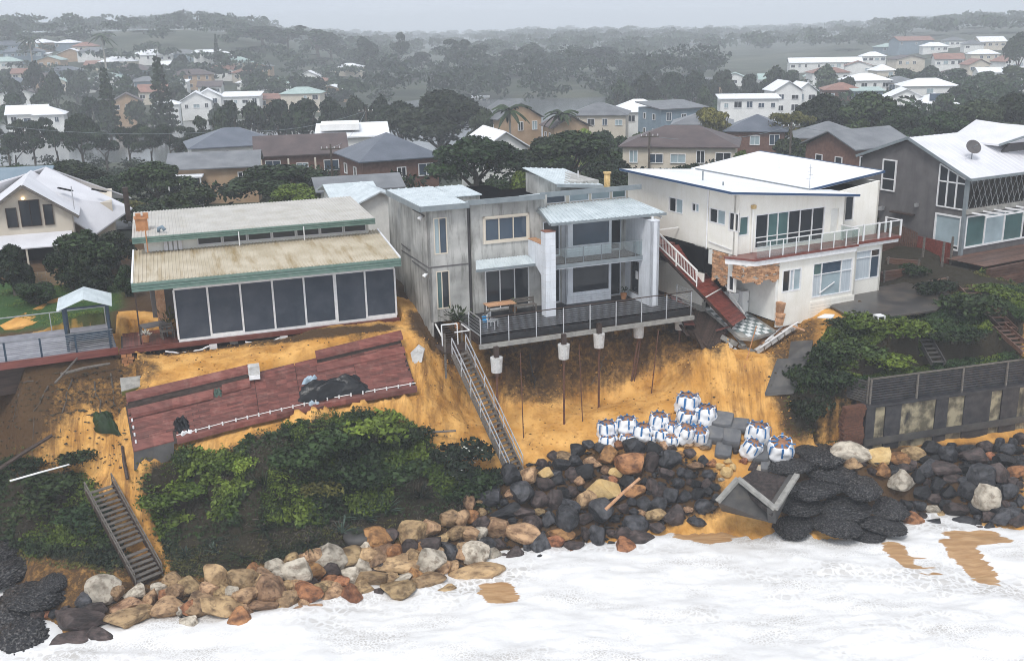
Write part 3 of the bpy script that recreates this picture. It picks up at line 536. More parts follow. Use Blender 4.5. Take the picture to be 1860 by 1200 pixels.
def ribbed(parent, P00, P10, P11, P01, m, pitch=.25, rib=.035, rw=.3, thick=.05, name='roof'):
    "metal roof sheet with ribs running from the 00-10 edge to the 01-11 edge"
    P00, P10, P11, P01 = [np.array(p, float) for p in (P00, P10, P11, P01)]
    L_ = max(np.linalg.norm(P10-P00), np.linalg.norm(P11-P01)); nn = max(3, int(L_/pitch)); nrm = np.cross(P10-P00, P01-P00); nrm /= np.linalg.norm(nrm)
    if nrm[2] < 0: nrm = -nrm
    prof = []
    for i in range(nn):
        a = i/nn; d_ = 1/nn
        prof += [(a, 0), (a+d_*(.5-rw/2-.06), 0), (a+d_*(.5-rw/2), rib), (a+d_*(.5+rw/2), rib), (a+d_*(.5+rw/2+.06), 0)]
    prof.append((1, 0)); b = MB(); vs = []
    for t_, h in prof: vs.append(P00+(P10-P00)*t_+nrm*h)
    for t_, h in prof: vs.append(P01+(P11-P01)*t_+nrm*h)
    n = len(prof); fs = [(i, i+1, n+i+1, n+i) for i in range(n-1)]
    vs += [P00-nrm*thick, P10-nrm*thick, P11-nrm*thick, P01-nrm*thick]; k = 2*n
    fs += [(k+3, k+2, k+1, k), (0, k, k+3, n), (n-1, 2*n-1, k+2, k+1), tuple([k]+list(range(n))[::1]+[k+1])[::-1], tuple([k+3]+list(range(n, 2*n))+[k+2])]
    b.add(vs, fs); me = bpy.data.meshes.new(name); me.from_pydata(b.v, [], b.f); me.update()
    return link(name, me, K[m], parent)
def boards(parent, x0, x1, y0, y1, z, m, w=.14, gap=.012, th=.03, along='x', name='deck_boards'):
    b = MB()
    if along == 'x':
        y = y0
        while y < y1-.02: b.box(x0+random.uniform(0, .03), x1-random.uniform(0, .03), y, min(y+w-gap, y1), z-th, z+random.uniform(-.003, .003)); y += w
    else:
        x = x0
        while x < x1-.02: b.box(x, min(x+w-gap, x1), y0, y1, z-th, z+random.uniform(-.003, .003)); x += w
    o = b.build(name, K[m], parent); return tag(o, kind='stuff')
def house_root(name, Fm, label, cat='house', group=None): return empty(name, Fm.O, Fm.a, label, cat, group)
FRONT = lambda y, x=0: face((x, y, 0), (1, 0, 0), (0, -1, 0))        # faces the sea, x to the right
LEFT = lambda x, y1=0: face((x, y1, 0), (0, -1, 0), (-1, 0, 0))      # faces left; runs from the back (y1) towards the sea
# ================================================================== A: long single-storey house with green gutters
HA = house_root('green_gutter_house', FA, 'long low house with cream corrugated roofs, green gutters and dark blue blinds')
MB().box(.15, 12.6, .25, 9, -.28, 3.2).build('wall', K['plaster'], HA)
MB().box(-1.2, .15, 3.6, 9, -.28, 3.3).build('wall', K['render_dark'], HA)
fr = MB(); fr.box(0, 12.62, -.06, .06, 2.88, 3.02); fr.box(0, 12.62, -.08, .08, -.12, .02)
fr.build('blind_rail', K['white_paint'], HA)
for i in range(8):
    x = 12.62*i/7; ww = .05 if i not in (5,) else .09
    MB().box(x-ww, x+ww, -.06, .06, .02, 2.88).build('blind_post', K['white_paint'], HA)
for i in range(7):
    a = 12.62*i/7+.06; c = 12.62*(i+1)/7-.06; b = MB(); n_ = 8
    for k in range(n_):   # slightly bellied fabric
        za = .03+2.84*k/n_; zb = .03+2.84*(k+1)/n_; d = lambda z: .03*math.sin(math.pi*z/2.9)*(1 if i % 2 else .5)
        b.quad((a, -d(za), za), (c, -d(za), za), (c, -d(zb), zb), (a, -d(zb), zb))
    b.build('blind', K['blind'], HA)
    if i in (1, 4, 6): MB().box(a, c, -.05, .03, .02, .14).build('blind_weight', K['white_paint'], HA)
MB().box(-3.2, 12.75, -.22, .05, -.40, -.13).build('floor_beam', K['red_timber'], HA)
MB().box(-3.1, 12.7, .05, 8.9, -.42, -.29).build('floor_slab', K['slab_dark'], HA)
ribbed(HA, (-2.1, -1.0, 3.72), (12.75, -1.0, 3.72), (13.0, 5.6, 4.22), (-1.85, 5.6, 4.22), 'cream_roof', .2, .04)
def gutter(parent, x0, x1, y, z0, z1, m, nl=3):
    b = MB(); hh = (z1-z0)/nl
    for k in range(nl): b.box(x0, x1, y-.10+.03*(k % 2), y+.05, z0+hh*k+.015, z0+hh*(k+1)-.012)
    b.box(x0, x1, y-.03, y+.02, z0, z1-.02); return b.build('gutter', K[m], parent)
gutter(HA, -2.15, 12.8, -1.06, 3.24, 3.72, 'fascia_green')
gutter(HA, -1.85, 12.6, 4.35, 4.85, 5.22, 'fascia_green')
MB().bar((-2.1, -1, 3.74), (-1.85, 5.6, 4.24), .1, .1).build('barge_capping', K['white_roof'], HA); MB().bar((12.77, -1, 3.74), (13.0, 5.6, 4.24), .1, .12).build('barge_capping', K['white_roof'], HA)
MB().box(12.62, 12.8, -1.0, 5.6, 3.2, 3.66).build('eave_board', K['fascia_grey'], HA)
ribbed(HA, (-1.85, 4.35, 5.20), (12.6, 4.35, 5.20), (12.6, 11.6, 5.55), (-1.6, 11.6, 5.55), 'cream_roof_upper', .2, .035)
MB().box(-1.2, 12.3, 5.0, 11.3, 4.0, 5.2).build('clerestory_wall', K['plaster'], HA)
wf = face((1.8, 4.97, 0), (1, 0, 0), (0, -1, 0))
for i in range(7): window(HA, wf, .02+i*1.48, 1.44+i*1.48, 4.36, 4.84, 1, 1, 'pale_roof', 'glass', .05, .0, name='clerestory_window')
b = MB()
for k in range(4): b.box(-.1+k*.27, .1+k*.27, 4.84, 4.95, 4.2, 4.9)
b.build('vent_louvre', K['pale_roof'], HA)
ch = MB().box(-1.55, -.85, 6.0, 6.7, 4.8, 6.0).build('chimney', K['terracotta'], HA)
MB().box(-1.62, -.78, 5.93, 6.77, 6.0, 6.08).build('chimney_cap', K['terracotta'], ch)
b = MB(); [b.box(-1.5+.42*k, -1.2+.42*k, 6.1, 6.55, 6.08, 6.3) for k in range(2)]; b.build('flue', K['terracotta'], ch)
MB().tube([(-.3, 5.2, 5.3), (-.3, 5.2, 5.5), (-.1, 5.0, 5.62), (.05, 4.95, 5.4)], .11, 8).build('roof_vent', K['bg_wall_blue'], HA, smooth=True)
MB().tube([(-1.05, 4.25, 4.3), (-1.05, 4.25, 5.8)], .04, 6).build('downpipe', K['terracotta'], HA)
for x in (8.1, 4.2): MB().tube([(x, 4.2, 4.25), (x, 4.2, 5.1)], .035, 6).build('downpipe', K['white_paint'], HA)
# open porch at its left end
boards(HA, -3.0, -.05, 0.1, 3.5, -.1, 'red_timber', .16, along='y', name='porch_boards')
pc = MB().box(-.95, -.45, 2.3, 2.8, -.28, 3.4).build('porch_column', K['brick_tan'], HA)
MB().box(-2.06, -1.98, .25, .33, -.1, 3.3).build('porch_post', K['dark_timber'], HA)
for x0, x1, z0, z1 in ((-3.15, -2.55, -1.6, -.42),):
    b = MB()
    for k in range(7):
        for j in range(2): b.box(x0+.01+.3*j+(.1 if k % 2 else 0), x0+.28+.3*j+(.1 if k % 2 else 0), -.3, .25, z0+.17*k, z0+.17*k+.15)
    tag(b.build('brick_pier', K['terracotta'], HA), kind='stuff')
for x, zb in ((7.1, -1.35), (11.2, -.85), (3.0, -.7)): MB().box(x-.22, x+.22, .25, .65, zb, -.42).build('footing', K['pile'], HA)
for x0, x1, dz in ((-.8, 1.6, .25), (3.6, 5.6, .18), (8.6, 10.9, .15)):
    pts = [(x0+(x1-x0)*t/12, -.18, -.52-dz*math.sin(math.pi*t/12)*(1+.2*math.sin(t*2.1))) for t in range(13)]
    MB().tube(pts, .055, 6).build('drain_pipe', K['white_paint'], HA, smooth=True); MB().box(x1, x1+.42, -.28, -.02, -.72, -.42).build('pipe_box', K['white_paint'], HA)
# porch furniture
def bench(name, O, a, m, label, cat, w=1.2):
    r = empty(name, O, a, label, cat)
    b = MB(); [b.box(-w/2, w/2, -.22+.15*k, -.1+.15*k, .42, .46) for k in range(3)]; b.build('seat', K[m], r)
    b = MB(); [b.box(-w/2, w/2, .24, .28, .55+.16*k, .67+.16*k) for k in range(2)]; b.build('backrest', K[m], r)
    for sx_ in (-1, 1):
        for sy_ in (-.2, .22): MB().box(sx_*(w/2-.05)-.03, sx_*(w/2-.05)+.03, sy_-.03, sy_+.03, 0, .42 if sy_ < 0 else .85).build('leg', K[m], r)
    return r
bench('garden_chair', FA.glob(-.55, 1.0, -.1), FA.a+.2, 'grey_timber', 'weathered timber chair on the open porch beside the first blue blind', 'chair', .75)
def pot_plant(name, O, label, h=.9, m='leaf_dark', pm='terracotta', cat='potted plant', n=70, s=.16):
    r = empty(name, O, random.random()*6, label, cat)
    MB().tube([(0, 0, 0), (0, 0, .35)], [.16, .22], 10).build('pot', K[pm], r)
    b = MB()
    for i in range(n):
        t = random.random()*6.28; e = random.uniform(.2, 1.4); d = Vector((math.cos(t)*math.cos(e), math.sin(t)*math.cos(e), math.sin(e))); p = Vector((0, 0, .35))+d*random.uniform(.15, h-.3); s2 = Vector((-d.y, d.x, .1))*s*.35
        b.quad(p-s2*.3, p+d*s*.5+s2, p+d*s, p+d*s*.5-s2)
    b.build('foliage', K[m], r); return r
pot_plant('potted_plant', FA.glob(-.35, 1.9, -.1), 'potted palm with pale leaves on the porch next to the blinds', 1.4, 'leaf_ochre', n=90, s=.35)
pot_plant('potted_plant', FA.glob(-1.75, .7, -.1), 'low pink flowering pot on the striped porch boards', .6, 'flower_white')
r = empty('porch_table', FA.glob(-1.25, 1.5, -.1), FA.a+.3, 'dark covered table standing on the open porch of the green-guttered house', 'table')
b = MB(); b.prism([(-.7, -.5, .72), (.7, -.5, .72), (.7, .5, .72), (-.7, .5, .72)], (0, 0, .05)); b.build('table_top', K['render_dark'], r)
for sx_ in (-.6, .6):
    for sy_ in (-.4, .4): MB().box(sx_-.04, sx_+.04, sy_-.04, sy_+.04, 0, .72).build('leg', K['render_dark'], r)
# ================================================================== B: grey concrete house over the washed-out pit
HB = house_root('concrete_house', FB, 'stained grey concrete two-storey house with charcoal deck overhanging the washed-out sand')
MB().box(.1, 2.4, .15, 5.4, -.3, 6.3).build('core', K['dark_void'], HB)
lwh = [(.38, 1.2, 3.75, 5.9), (.42, 1.24, .45, 2.75)]
wall(HB, face((0, 0, 0), (1, 0, 0), (0, -1, 0)), 2.45, -.3, 6.4, lwh, 'concrete_wet')
for h, gm in zip(lwh, (['glass_pale', 'glass_blue'], ['glass_teal', 'glass'])): window(HB, FRONT(0), *h, 2, 1, 'bg_wall_cream', gms=gm, cols=[.42])
wall(HB, LEFT(0, 5.5), 5.5, -1.5, 6.4, [], 'concrete_wet'); wall(HB, LEFT(.35, 9.5), 4.0, -1.0, 6.1, [], 'concrete_wet', name='wall')
b = MB(); b.box(-.03, 2.48, -.03, 5.5, 2.98, 3.06); b.build('floor_joint', K['render_dark'], HB)
b = MB(); b.bar((-.04, .4, 6.02), (-.04, 2.6, 6.05), .05, .06); b.bar((-.04, .2, 2.75), (-.04, 3.2, 2.8), .05, .06); b.bar((-.04, 3.6, 3.4), (-.04, 5.4, 3.45), .05, .06); b.build('conduit', K['render_dark'], HB)
for y_, z_ in ((.5, 5.95), (.1, 2.62)): 
    MB().tube([(-.02, y_+.1, z_), (-.22, y_, z_-.02), (-.34, y_-.05, z_-.12)], [.05, .1, .13], 8).build('wall_light', K['white_paint'], HB, smooth=True)
MB().box(2.45, 2.68, .22, 5, -.3, 6.4).build('slot_wall', K['render_dark'], HB)
# middle bay
mh = [(.85, 3.6, 4.2, 5.6), (.8, 3.65, .02, 2.46)]
wall(HB, face((2.68, 0, 0), (1, 0, 0), (0, -1, 0)), 4.4, -.3, 6.5, mh, 'concrete_wet'); MB().box(2.8, 6.9, .2, 8, -.3, 6.3).build('core', K['dark_void'], HB)
fm_ = face((2.68, 0, 0), (1, 0, 0), (0, -1, 0))
window(HB, fm_, *mh[0], 3, 1, 'bg_wall_cream', gm='glass_blue', fw=.07); window(HB, fm_, *mh[1], 3, 1, 'white_paint', gm='glass', fw=.06, name='sliding_door')
b = MB(); b.box(3.43, 6.38, -.07, -.002, 4.08, 4.2); b.box(3.43, 3.53, -.07, -.002, 4.2, 5.72); b.box(6.28, 6.38, -.07, -.002, 4.2, 5.72); b.box(3.43, 6.38, -.07, -.002, 5.6, 5.72); b.build('window_surround', K['bg_wall_cream'], HB)
ribbed(HB, (2.55, -1.0, 2.82), (6.5, -1.0, 2.82), (6.2, -.02, 3.16), (2.9, -.02, 3.16), 'zinc_roof', .2, .03, name='awning')
b = MB(); b.box(2.52, 6.52, -1.08, -1.0, 2.70, 2.84); b.build('awning_gutter', K['fascia_grey'], HB)
# balcony bay: projecting window bay, doors either side, two blade walls
MB().box(8.5, 11.5, -.62, 3, -.3, 5.35).build('core', K['dark_void'], HB)
bh = [(.42, 2.98, 3.55, 5.2), (.42, 2.98, .62, 2.55)]
wall(HB, face((8.45, -.75, 0), (1, 0, 0), (0, -1, 0)), 3.1, -.1, 5.4, bh, 'render_white'); fm_ = face((8.45, -.75, 0), (1, 0, 0), (0, -1, 0))
for h, g in zip(bh, ('glass_blue', 'glass')): window(HB, fm_, *h, 1, 1, 'render_white', gm=g, fw=.05)
for z0_ in (2.92, .02):
    b = MB(); [b.box(8.5, 11.5, -.80, -.752, z0_+.14*k, z0_+.14*k+.125) for k in range(4)]; tag(b.build('cladding', K['render_white'], HB), kind='stuff')
wall(HB, LEFT(8.45, -.15), .6, -.1, 5.4, [], 'render_white')
wall(HB, face((7.08, -.15, 0), (1, 0, 0), (0, -1, 0)), 6.4, -.1, 5.9, [(.15, 1.25, 2.95, 5.1), (.15, 1.25, .02, 2.4), (4.55, 5.45, 2.95, 5.1), (4.55, 5.45, .02, 2.4)], 'concrete_wet'); fm_ = face((7.08, -.15, 0), (1, 0, 0), (0, -1, 0))
for h in ((.15, 1.25, 2.95, 5.1), (.15, 1.25, .02, 2.4), (4.55, 5.45, 2.95, 5.1), (4.55, 5.45, .02, 2.4)): window(HB, fm_, *h, 1, 1, 'render_white', 'glass', .05, name='door')
MB().box(7.1, 13.3, .05, 8, -.3, 5.9).build('core', K['dark_void'], HB)
b = MB(); b.box(6.22, 6.86, -2.75, -2.1, -.1, 5.0); b.build('blade_column', K['render_white'], HB)
b = MB(); b.box(6.3, 6.78, -2.1, -.0, 2.7, 4.15); b.prism([(6.3, -2.1, 2.2), (6.3, -1.2, 2.7), (6.3, -2.1, 2.7)], (.48, 0, 0)); b.build('blade_panel', K['render_white'], HB)
MB().box(6.28, 6.8, -2.1, -.02, 4.15, 4.19).build('panel_coping', K['brick_tan'], HB); MB().box(6.2, 6.88, -2.77, -2.08, 5.0, 5.04).build('column_cap', K['brick_red'], HB)
b = MB(); [b.box(6.217, 6.863, -2.753, -2.097, z-.005, z+.005) for z in np.arange(.4, 4.9, .42)]; b.build('joint', K['pile'], HB)
wall(HB, face((12.85, -.15, 0), (0, -1, 0), (-1, 0, 0)), 3.2, -.1, 5.15, [(.75, 1.75, .35, 2.4)], 'render_white', name='blade_wall')
wall(HB, face((12.85, -3.35, 0), (1, 0, 0), (0, -1, 0)), .55, -.1, 5.15, [], 'render_white', name='blade_wall'); wall(HB, face((13.4, -3.35, 0), (0, 1, 0), (1, 0, 0)), 3.5, -.1, 5.15, [], 'render_white', name='blade_wall')
MB().box(12.83, 13.42, -3.37, -.1, 5.15, 5.2).build('wall_coping', K['render_white'], HB)
window(HB, face((12.85, -.15, 0), (0, -1, 0), (-1, 0, 0)), .75, 1.75, .35, 2.4, 1, 1, 'render_dark', 'glass', .05); MB().box(12.84, 12.86, -1.75, -1.5, 1.3, 1.8).build('notice', K['white_paint'], HB)
bal = MB().box(6.86, 12.85, -2.3, -.16, 2.62, 2.86).build('balcony_slab', K['render_white'], HB)
b = MB()
for k in range(14): b.box(6.88, 12.83, -2.28+.15*k, -2.15+.15*k, 2.862, 2.89)
tag(b.build('balcony_boards', K['dark_timber'], HB), kind='stuff')
MB().box(6.86, 12.85, -2.36, -2.3, 2.68, 2.92).build('balcony_edge', K['fascia_grey'], HB)
b = MB(); b.bar((6.88, -2.27, 3.85), (12.85, -2.27, 3.85), .04, .03); [b.bar((x, -2.27, 2.9), (x, -2.27, 3.85), .03, .03) for x in (7.7, 8.9, 10.1, 11.3, 12.4)]; b.build('balcony_rail', K['fascia_grey'], HB)
MB().box(6.9, 12.83, -2.25, -2.24, 2.95, 3.8).build('balcony_glass', K['glass_clear'], HB)
rf = ribbed(HB, (6.55, -2.75, 5.5), (14.15, -2.75, 5.5), (13.4, .35, 6.0), (7.1, .35, 6.0), 'zinc_roof', .27, .05, name='balcony_roof')
b = MB(); b.box(6.55, 14.15, -2.86, -2.76, 5.36, 5.50); b.build('gutter', K['fascia_grey'], HB); b = MB(); b.bar((6.5, -2.75, 5.45), (7.05, .35, 5.95), .06, .14); b.build('barge', K['fascia_grey'], HB)
b = MB(); [b.bar((x, -2.6, 5.35), (x, .2, 5.8), .06, .1) for x in np.arange(6.9, 14.0, .9)]; b.build('rafter', K['fascia_grey'], HB)
b = MB(); b.bar((13.1, -3.0, 5.15), (13.1, -3.0, 5.4), .1, .1); b.bar((13.1, -1.5, 5.15), (13.1, -1.5, 5.6), .1, .1); b.bar((13.9, -2.7, 5.2), (13.5, -.3, 5.7), .08, .08); b.build('bracket', K['white_paint'], HB)
# clerestory and roofs
clh = [(.15, 1.45, 6.06, 6.52), (1.7, 3.05, 6.06, 6.52), (3.2, 4.5, 6.06, 6.52), (4.65, 5.6, 6.06, 6.52)]
fm_ = face((7.55, .45, 0), (1, 0, 0), (0, -1, 0)); wall(HB, fm_, 5.75, 5.7, 6.75, clh, 'bg_wall_cream', name='clerestory_wall')
for h, g in zip(clh, ('glass_blue', 'glass_pale', 'glass_pale', 'glass_teal')): window(HB, fm_, *h, 1, 1, 'white_paint', g, .05, name='clerestory_window')
wall(HB, face((7.08, 0, 0), (1, 0, 0), (0, -1, 0)), .5, 5.9, 6.7, [], 'concrete_wet')
for xa, xb, yf in ((2.45, 7.2, -.4), (7.2, 14.0, .12)):
    MB().prism([(xa, yf, 6.76), (xb, yf, 6.76), (xb, 8.6, 5.2), (xa, 8.6, 5.2)], (0, 0, -.2)).build('main_roof', K['fascia_grey'], HB)
    ribbed(HB, (xa, yf, 6.77), (xb, yf, 6.77), (xb, 8.6, 5.21), (xa, 8.6, 5.21), 'zinc_roof', .45, .04, .12, name='main_roof_sheet')
    MB().box(xa-.03, xb+.03, yf-.1, yf, 6.54, 6.84).build('fascia', K['fascia_grey'], HB)
ribbed(HB, (-.5, -.4, 6.62), (2.5, -.4, 6.62), (2.5, 6.5, 6.74), (-.5, 6.5, 6.74), 'zinc_roof', .45, .04, .12, name='left_roof_sheet')
MB().box(-.5, 2.45, -.38, 6.45, 6.38, 6.56).build('left_roof', K['fascia_grey'], HB)
b = MB(); b.box(-.56, 2.45, -.5, -.4, 6.40, 6.70); b.box(-.58, -.5, -.5, 6.5, 6.40, 6.72); b.build('fascia', K['fascia_grey'], HB)
ribbed(HB, (2.6, 2.6, 6.62), (4.4, 2.6, 6.62), (4.4, 6.3, 6.72), (2.6, 6.3, 6.72), 'zinc_roof', .45, .04, .12, name='rear_roof'); MB().box(2.7, 4.3, 2.7, 6.2, 5.0, 6.56).build('rear_wall', K['concrete_wet'], HB)
MB().box(9.0, 11.6, 1.1, 6.6, 5.0, 7.15).build('popup_wall', K['concrete_wet'], HB)
ribbed(HB, (8.5, .7, 7.2), (11.7, .7, 6.9), (12.0, 6.9, 7.15), (8.9, 6.9, 7.45), 'zinc_roof', .4, .04, .12, name='popup_roof'); b = MB(); b.prism([(8.5, .68, 7.18), (11.7, .68, 6.88), (11.7, .62, 6.7), (8.5, .62, 7.0)], (0, -.05, 0)); b.build('popup_fascia', K['fascia_grey'], HB)
MB().tube([(10.9, 2.6, 7.0), (10.9, 2.6, 7.6)], .035, 6).build('vent_pipe', K['white_paint'], HB)
fl = MB().tube([(12.75, 2.2, 6.0), (12.75, 2.2, 7.35)], .2, 12).build('flue', K['rock_gold'], HB, smooth=True); MB().tube([(12.75, 2.2, 7.35), (12.75, 2.2, 7.45)], .26, 12).build('flue_cap', K['rock_gold'], fl)
# deck
dk = empty('charcoal_deck', FB.glob(0, 0, 0), FB.a, 'charcoal timber deck with steel wire railing cantilevered below the concrete house', 'deck')
boards(dk, 1.35, 14.9, -4.55, -.16, -.04, 'deck_charcoal', .15)
b = MB(); b.box(1.3, 14.95, -4.75, -4.56, -.42, -.10); b.build('edge_beam', K['deck_charcoal'], dk)
b = MB(); b.box(1.2, 15.0, -4.95, -4.76, -.74, -.50); b.build('fascia_beam', K['slab_grey'], dk)
b = MB(); [b.box(1.3+i*.9, 1.42+i*.9, -4.7, .0, -.36, -.08) for i in range(16)]; b.build('joist', K['dark_timber'], dk)
MB().box(1.3, 14.9, -4.7, -.2, -.62, -.4).build('soffit', K['dark_timber'], dk)
for i in range(9):
    x = 1.32+i*1.69; MB().box(x-.025, x+.025, -4.80, -4.75, -.6, 1.0).build('post', K['steel'], dk)
b = MB(); b.bar((1.3, -4.77, 1.0), (14.9, -4.77, 1.0), .06, .05); b.build('top_rail', K['dark_timber'], dk)
b = MB(); [b.bar((1.3, -4.77, z), (14.9, -4.77, z), .012, .012) for z in (.12, .24, .36, .48, .6, .72, .84)]; b.build('wire', K['steel'], dk)
b = MB(); [b.bar((14.9, -4.77, z), (14.9, -3.0, z), .03, .03) for z in (.1, .28, .46, .64, .82, 1.0)]; b.build('end_rail', K['steel'], dk)
MB().box(14.87, 14.93, -3.05, -2.99, -.6, 1.0).build('post', K['steel'], dk)
b = MB(); b.box(1.28, 1.36, -4.75, -.4, -.02, .0); b.bar((1.32, -4.77, 1.0), (1.32, -2.9, 1.0), .05, .05); b.bar((1.32, -2.9, -.3), (1.32, -2.9, 1.0), .05, .05); [b.bar((1.32, -4.77, z), (1.32, -2.9, z), .012, .012) for z in (.2, .4, .6, .8)]; b.build('side_rail', K['steel'], dk)
# footings hanging under the deck, each with its bare steel rod
for i, (px, py, pb) in enumerate(((902, 662, 738), (1024, 638, 772), (1088, 618, 752), (1160, 600, 735), (1235, 586, 690))):
    p = G(px, py, 8.35); x, y, z = FB.loc(p); hgt = .42
    r = empty('deck_footing', FB.glob(x, y, z), FB.a, ['round concrete footing hanging by the long stair under the deck', 'second hanging concrete footing from the stair under the deck', 'third hanging concrete footing from the stair under the deck', 'fourth hanging concrete footing, with leaning rusty rods', 'half hidden concrete footing at the far right end of the deck'][i], 'footing', 'hanging deck footings')
    MB().tube([(0, 0, -hgt), (0, 0, hgt)], [.29, .34], 14).build('concrete_stub', K['pile'], r, smooth=False)
    MB().box(-.12, .12, -.12, .12, hgt, hgt+.6).build('post_stub', K['dark_timber'], r)
    g = T(px-4, pb); lx = FB.loc(g)
    le = (lx[0]-x, lx[1]-y, g[2]-.5-(FB.O[2]+z))
    lean = (0, 0) if i != 3 else (-.35, -.1)
    zb = min(-2.0, surf(*FB.glob(x, y, 0)[:2])-(FB.O[2]+z)-.3)
    MB().tube([(0, 0, -hgt), (lean[0]*1.5, lean[1], zb)], .06, 6).build('steel_rod', K['rust'], r)
    if i == 3: MB().tube([(.3, .1, -.1), (-.35, -.1, zb)], .045, 6).build('steel_rod', K['rust'], r)
    MB().tube([(0, 0, -hgt-.25), (0, 0, -hgt)], .1, 8).build('collar', K['rust'], r)
# things on the deck
def slat_bench(name, O, a, w, label, m='grey_timber'): return bench(name, O, a, m, label, 'bench', w)
r = empty('outdoor_table', FB.glob(3.9, -1.2, -.04), FB.a, 'weathered timber outdoor table in front of the sliding door', 'table')
b = MB(); [b.box(-.9, .9, -.45+.15*k, -.32+.15*k, .72, .76) for k in range(6)]; b.build('table_top', K['brick_tan'], r)
for sx_ in (-.8, .8):
    for sy_ in (-.38, .38): MB().box(sx_-.04, sx_+.04, sy_-.04, sy_+.04, 0, .72).build('leg', K['grey_timber'], r)
slat_bench('deck_bench', FB.glob(5.5, -1.1, -.04), FB.a, 1.5, 'low timber bench against the wall right of the outdoor table')
slat_bench('deck_chair', FB.glob(2.6, -3.4, -.04), FB.a+.9, .7, 'pale framed deck chair at the left corner of the charcoal deck', 'steel')
bk = empty('blue_bucket', FB.glob(2.6, -2.2, -.04), 0, 'bright blue plastic bucket on the charcoal deck', 'bucket')
MB().tube([(0, 0, 0), (0, 0, .34)], [.16, .21], 14).build('pail', K['blue_plastic'], bk, smooth=True); MB().tube([(.21*math.cos(t), .02, .34+.12*math.sin(t)) for t in np.linspace(0, math.pi, 9)], .012, 5).build('handle', K['steel'], bk)
pot_plant('potted_plant', FB.glob(5.0, -.7, -.04), 'small potted plant on the deck bench by the sliding door', .7, 'leaf_bright')
pot_plant('potted_plant', FB.glob(1.2, -1.3, -.5), 'bushy green plant at the foot of the concrete corner', 1.3, 'leaf_mid', n=140, s=.3)
pot_plant('potted_plant', FB.glob(12.3, -1.0, -.04), 'round green pot plant in the corner of the lower terrace', .7, 'leaf_mid')
# ================================================================== C: cream house with blue-edged white roof, lower corner torn open
HC = house_root('cream_house', FC, 'cream two-storey house with blue-edged white roof, its lower corner torn open')
XL = -8.6
# upper storey
lz0, lz1 = 3.75, 7.5
sw = [(.95, 2.45, 5.4, 6.35), (3.35, 4.1, 5.75, 6.3), (5.1, 6.65, 5.35, 6.25), (6.95, 7.85, 5.15, 6.25)]
fs_ = LEFT(XL, 8.6); wall(HC, fs_, 7.4, lz0, lz1, [(a-.15, c-.15, d, e) for a, c, d, e in sw], 'render_cream')
for (a, c, d, e), nx_ in zip(sw, (2, 2, 2, 1)): window(HC, fs_, a-.15, c-.15, d, e, nx_, 1, 'white_paint', gms=['glass', 'glass_pale'])
uw = [(.25, 1.0, 4.85, 6.0), (1.5, 6.9, 3.95, 6.0), (7.35, 8.1, 4.2, 5.85)]
ff_ = face((XL, 1.2, 0), (1, 0, 0), (0, -1, 0)); wall(HC, ff_, 8.6, lz0, lz1, uw, 'render_cream', top=lambda x: 7.45-.085*x)
window(HC, ff_, *uw[0], 1, 1, 'white_paint', 'glass_teal'); window(HC, ff_, *uw[1], 1, 1, 'white_paint', gms=['glass', 'glass', 'glass_teal', 'glass_teal', 'glass_teal', 'glass_teal', 'glass', 'glass', 'glass', 'glass', 'glass', 'glass'], cols=[.18, .32, .47, .64, .82], rows=[.32], name='glazed_door'); window(HC, ff_, *uw[2], 1, 1, 'render_cream', 'plaster', name='door')
MB().box(XL+.15, -.1, 1.35, 12.0, 3.8, 6.6).build('core', K['dark_void'], HC)
b = MB(); b.prism([(XL+7.95, 1.2, 5.0), (XL+9.9, 1.2, 5.0), (XL+9.9, 1.2, 6.6), (XL+7.95, 1.2, 6.6)], (0, .1, 0))
wall(HC, face((0.0, 2.0, 0), (1, 0, 0), (0, -1, 0)), 3.6, 3.4, 7.0, [(.25, 1.5, 4.7, 6.3)], 'render_cream', top=lambda x: 6.6+.12*x); window(HC, face((0.0, 2.0, 0), (1, 0, 0), (0, -1, 0)), .25, 1.5, 4.7, 6.3, 2, 1, 'white_paint', 'glass', cols=[.25])
wall(HC, face((0, 1.2, 0), (0, 1, 0), (1, 0, 0)), .8, 3.4, 6.6, [], 'render_cream'); wall(HC, face((3.6, 2.0, 0), (0, 1, 0), (1, 0, 0)), 11, .2, 7.0, [], 'render_cream')
MB().box(.1, 3.5, 2.15, 13, .3, 6.5).build('core', K['dark_void'], HC)
wall(HC, LEFT(XL, 12.5), 3.9, 3.75, 7.4, [], 'render_cream')
# butterfly roof: left plane falls to a valley, right plane rises
def roof_plane(parent, pts, m, name='roof', th=.14):
    b = MB(); b.prism(pts, (0, 0, -th)); return b.build(name, K[m], parent)
roof_plane(HC, [(-9.5, .5, 7.62), (.35, .5, 6.62), (.35, 3.0, 6.62), (-1.4, 3.0, 6.74), (-1.4, 15, 6.74), (-9.2, 12.6, 7.62)], 'white_roof')
roof_plane(HC, [(-1.4, 3.0, 6.76), (4.9, 3.0, 7.42), (5.2, 15.6, 7.5), (-1.4, 15.2, 6.78)], 'white_roof')
b = MB(); b.bar((-9.5, .46, 7.58), (.35, .46, 6.58), .07, .13); b.build('fascia', K['fascia_blue'], HC); b = MB(); b.bar((-9.53, .45, 7.58), (-9.23, 12.6, 7.58), .07, .13); b.build('fascia', K['fascia_blue'], HC)
b = MB(); b.bar((-1.4, 2.95, 6.74), (4.95, 2.95, 7.38), .07, .13); b.build('fascia', K['fascia_blue'], HC); b = MB(); b.bar((4.95, 2.95, 7.38), (5.25, 15.6, 7.46), .07, .16); b.build('fascia', K['fascia_blue'], HC)
MB().bar((-1.42, 3.0, 6.80), (-1.42, 14.6, 6.82), .12, .04).build('valley', K['fascia_grey'], HC)
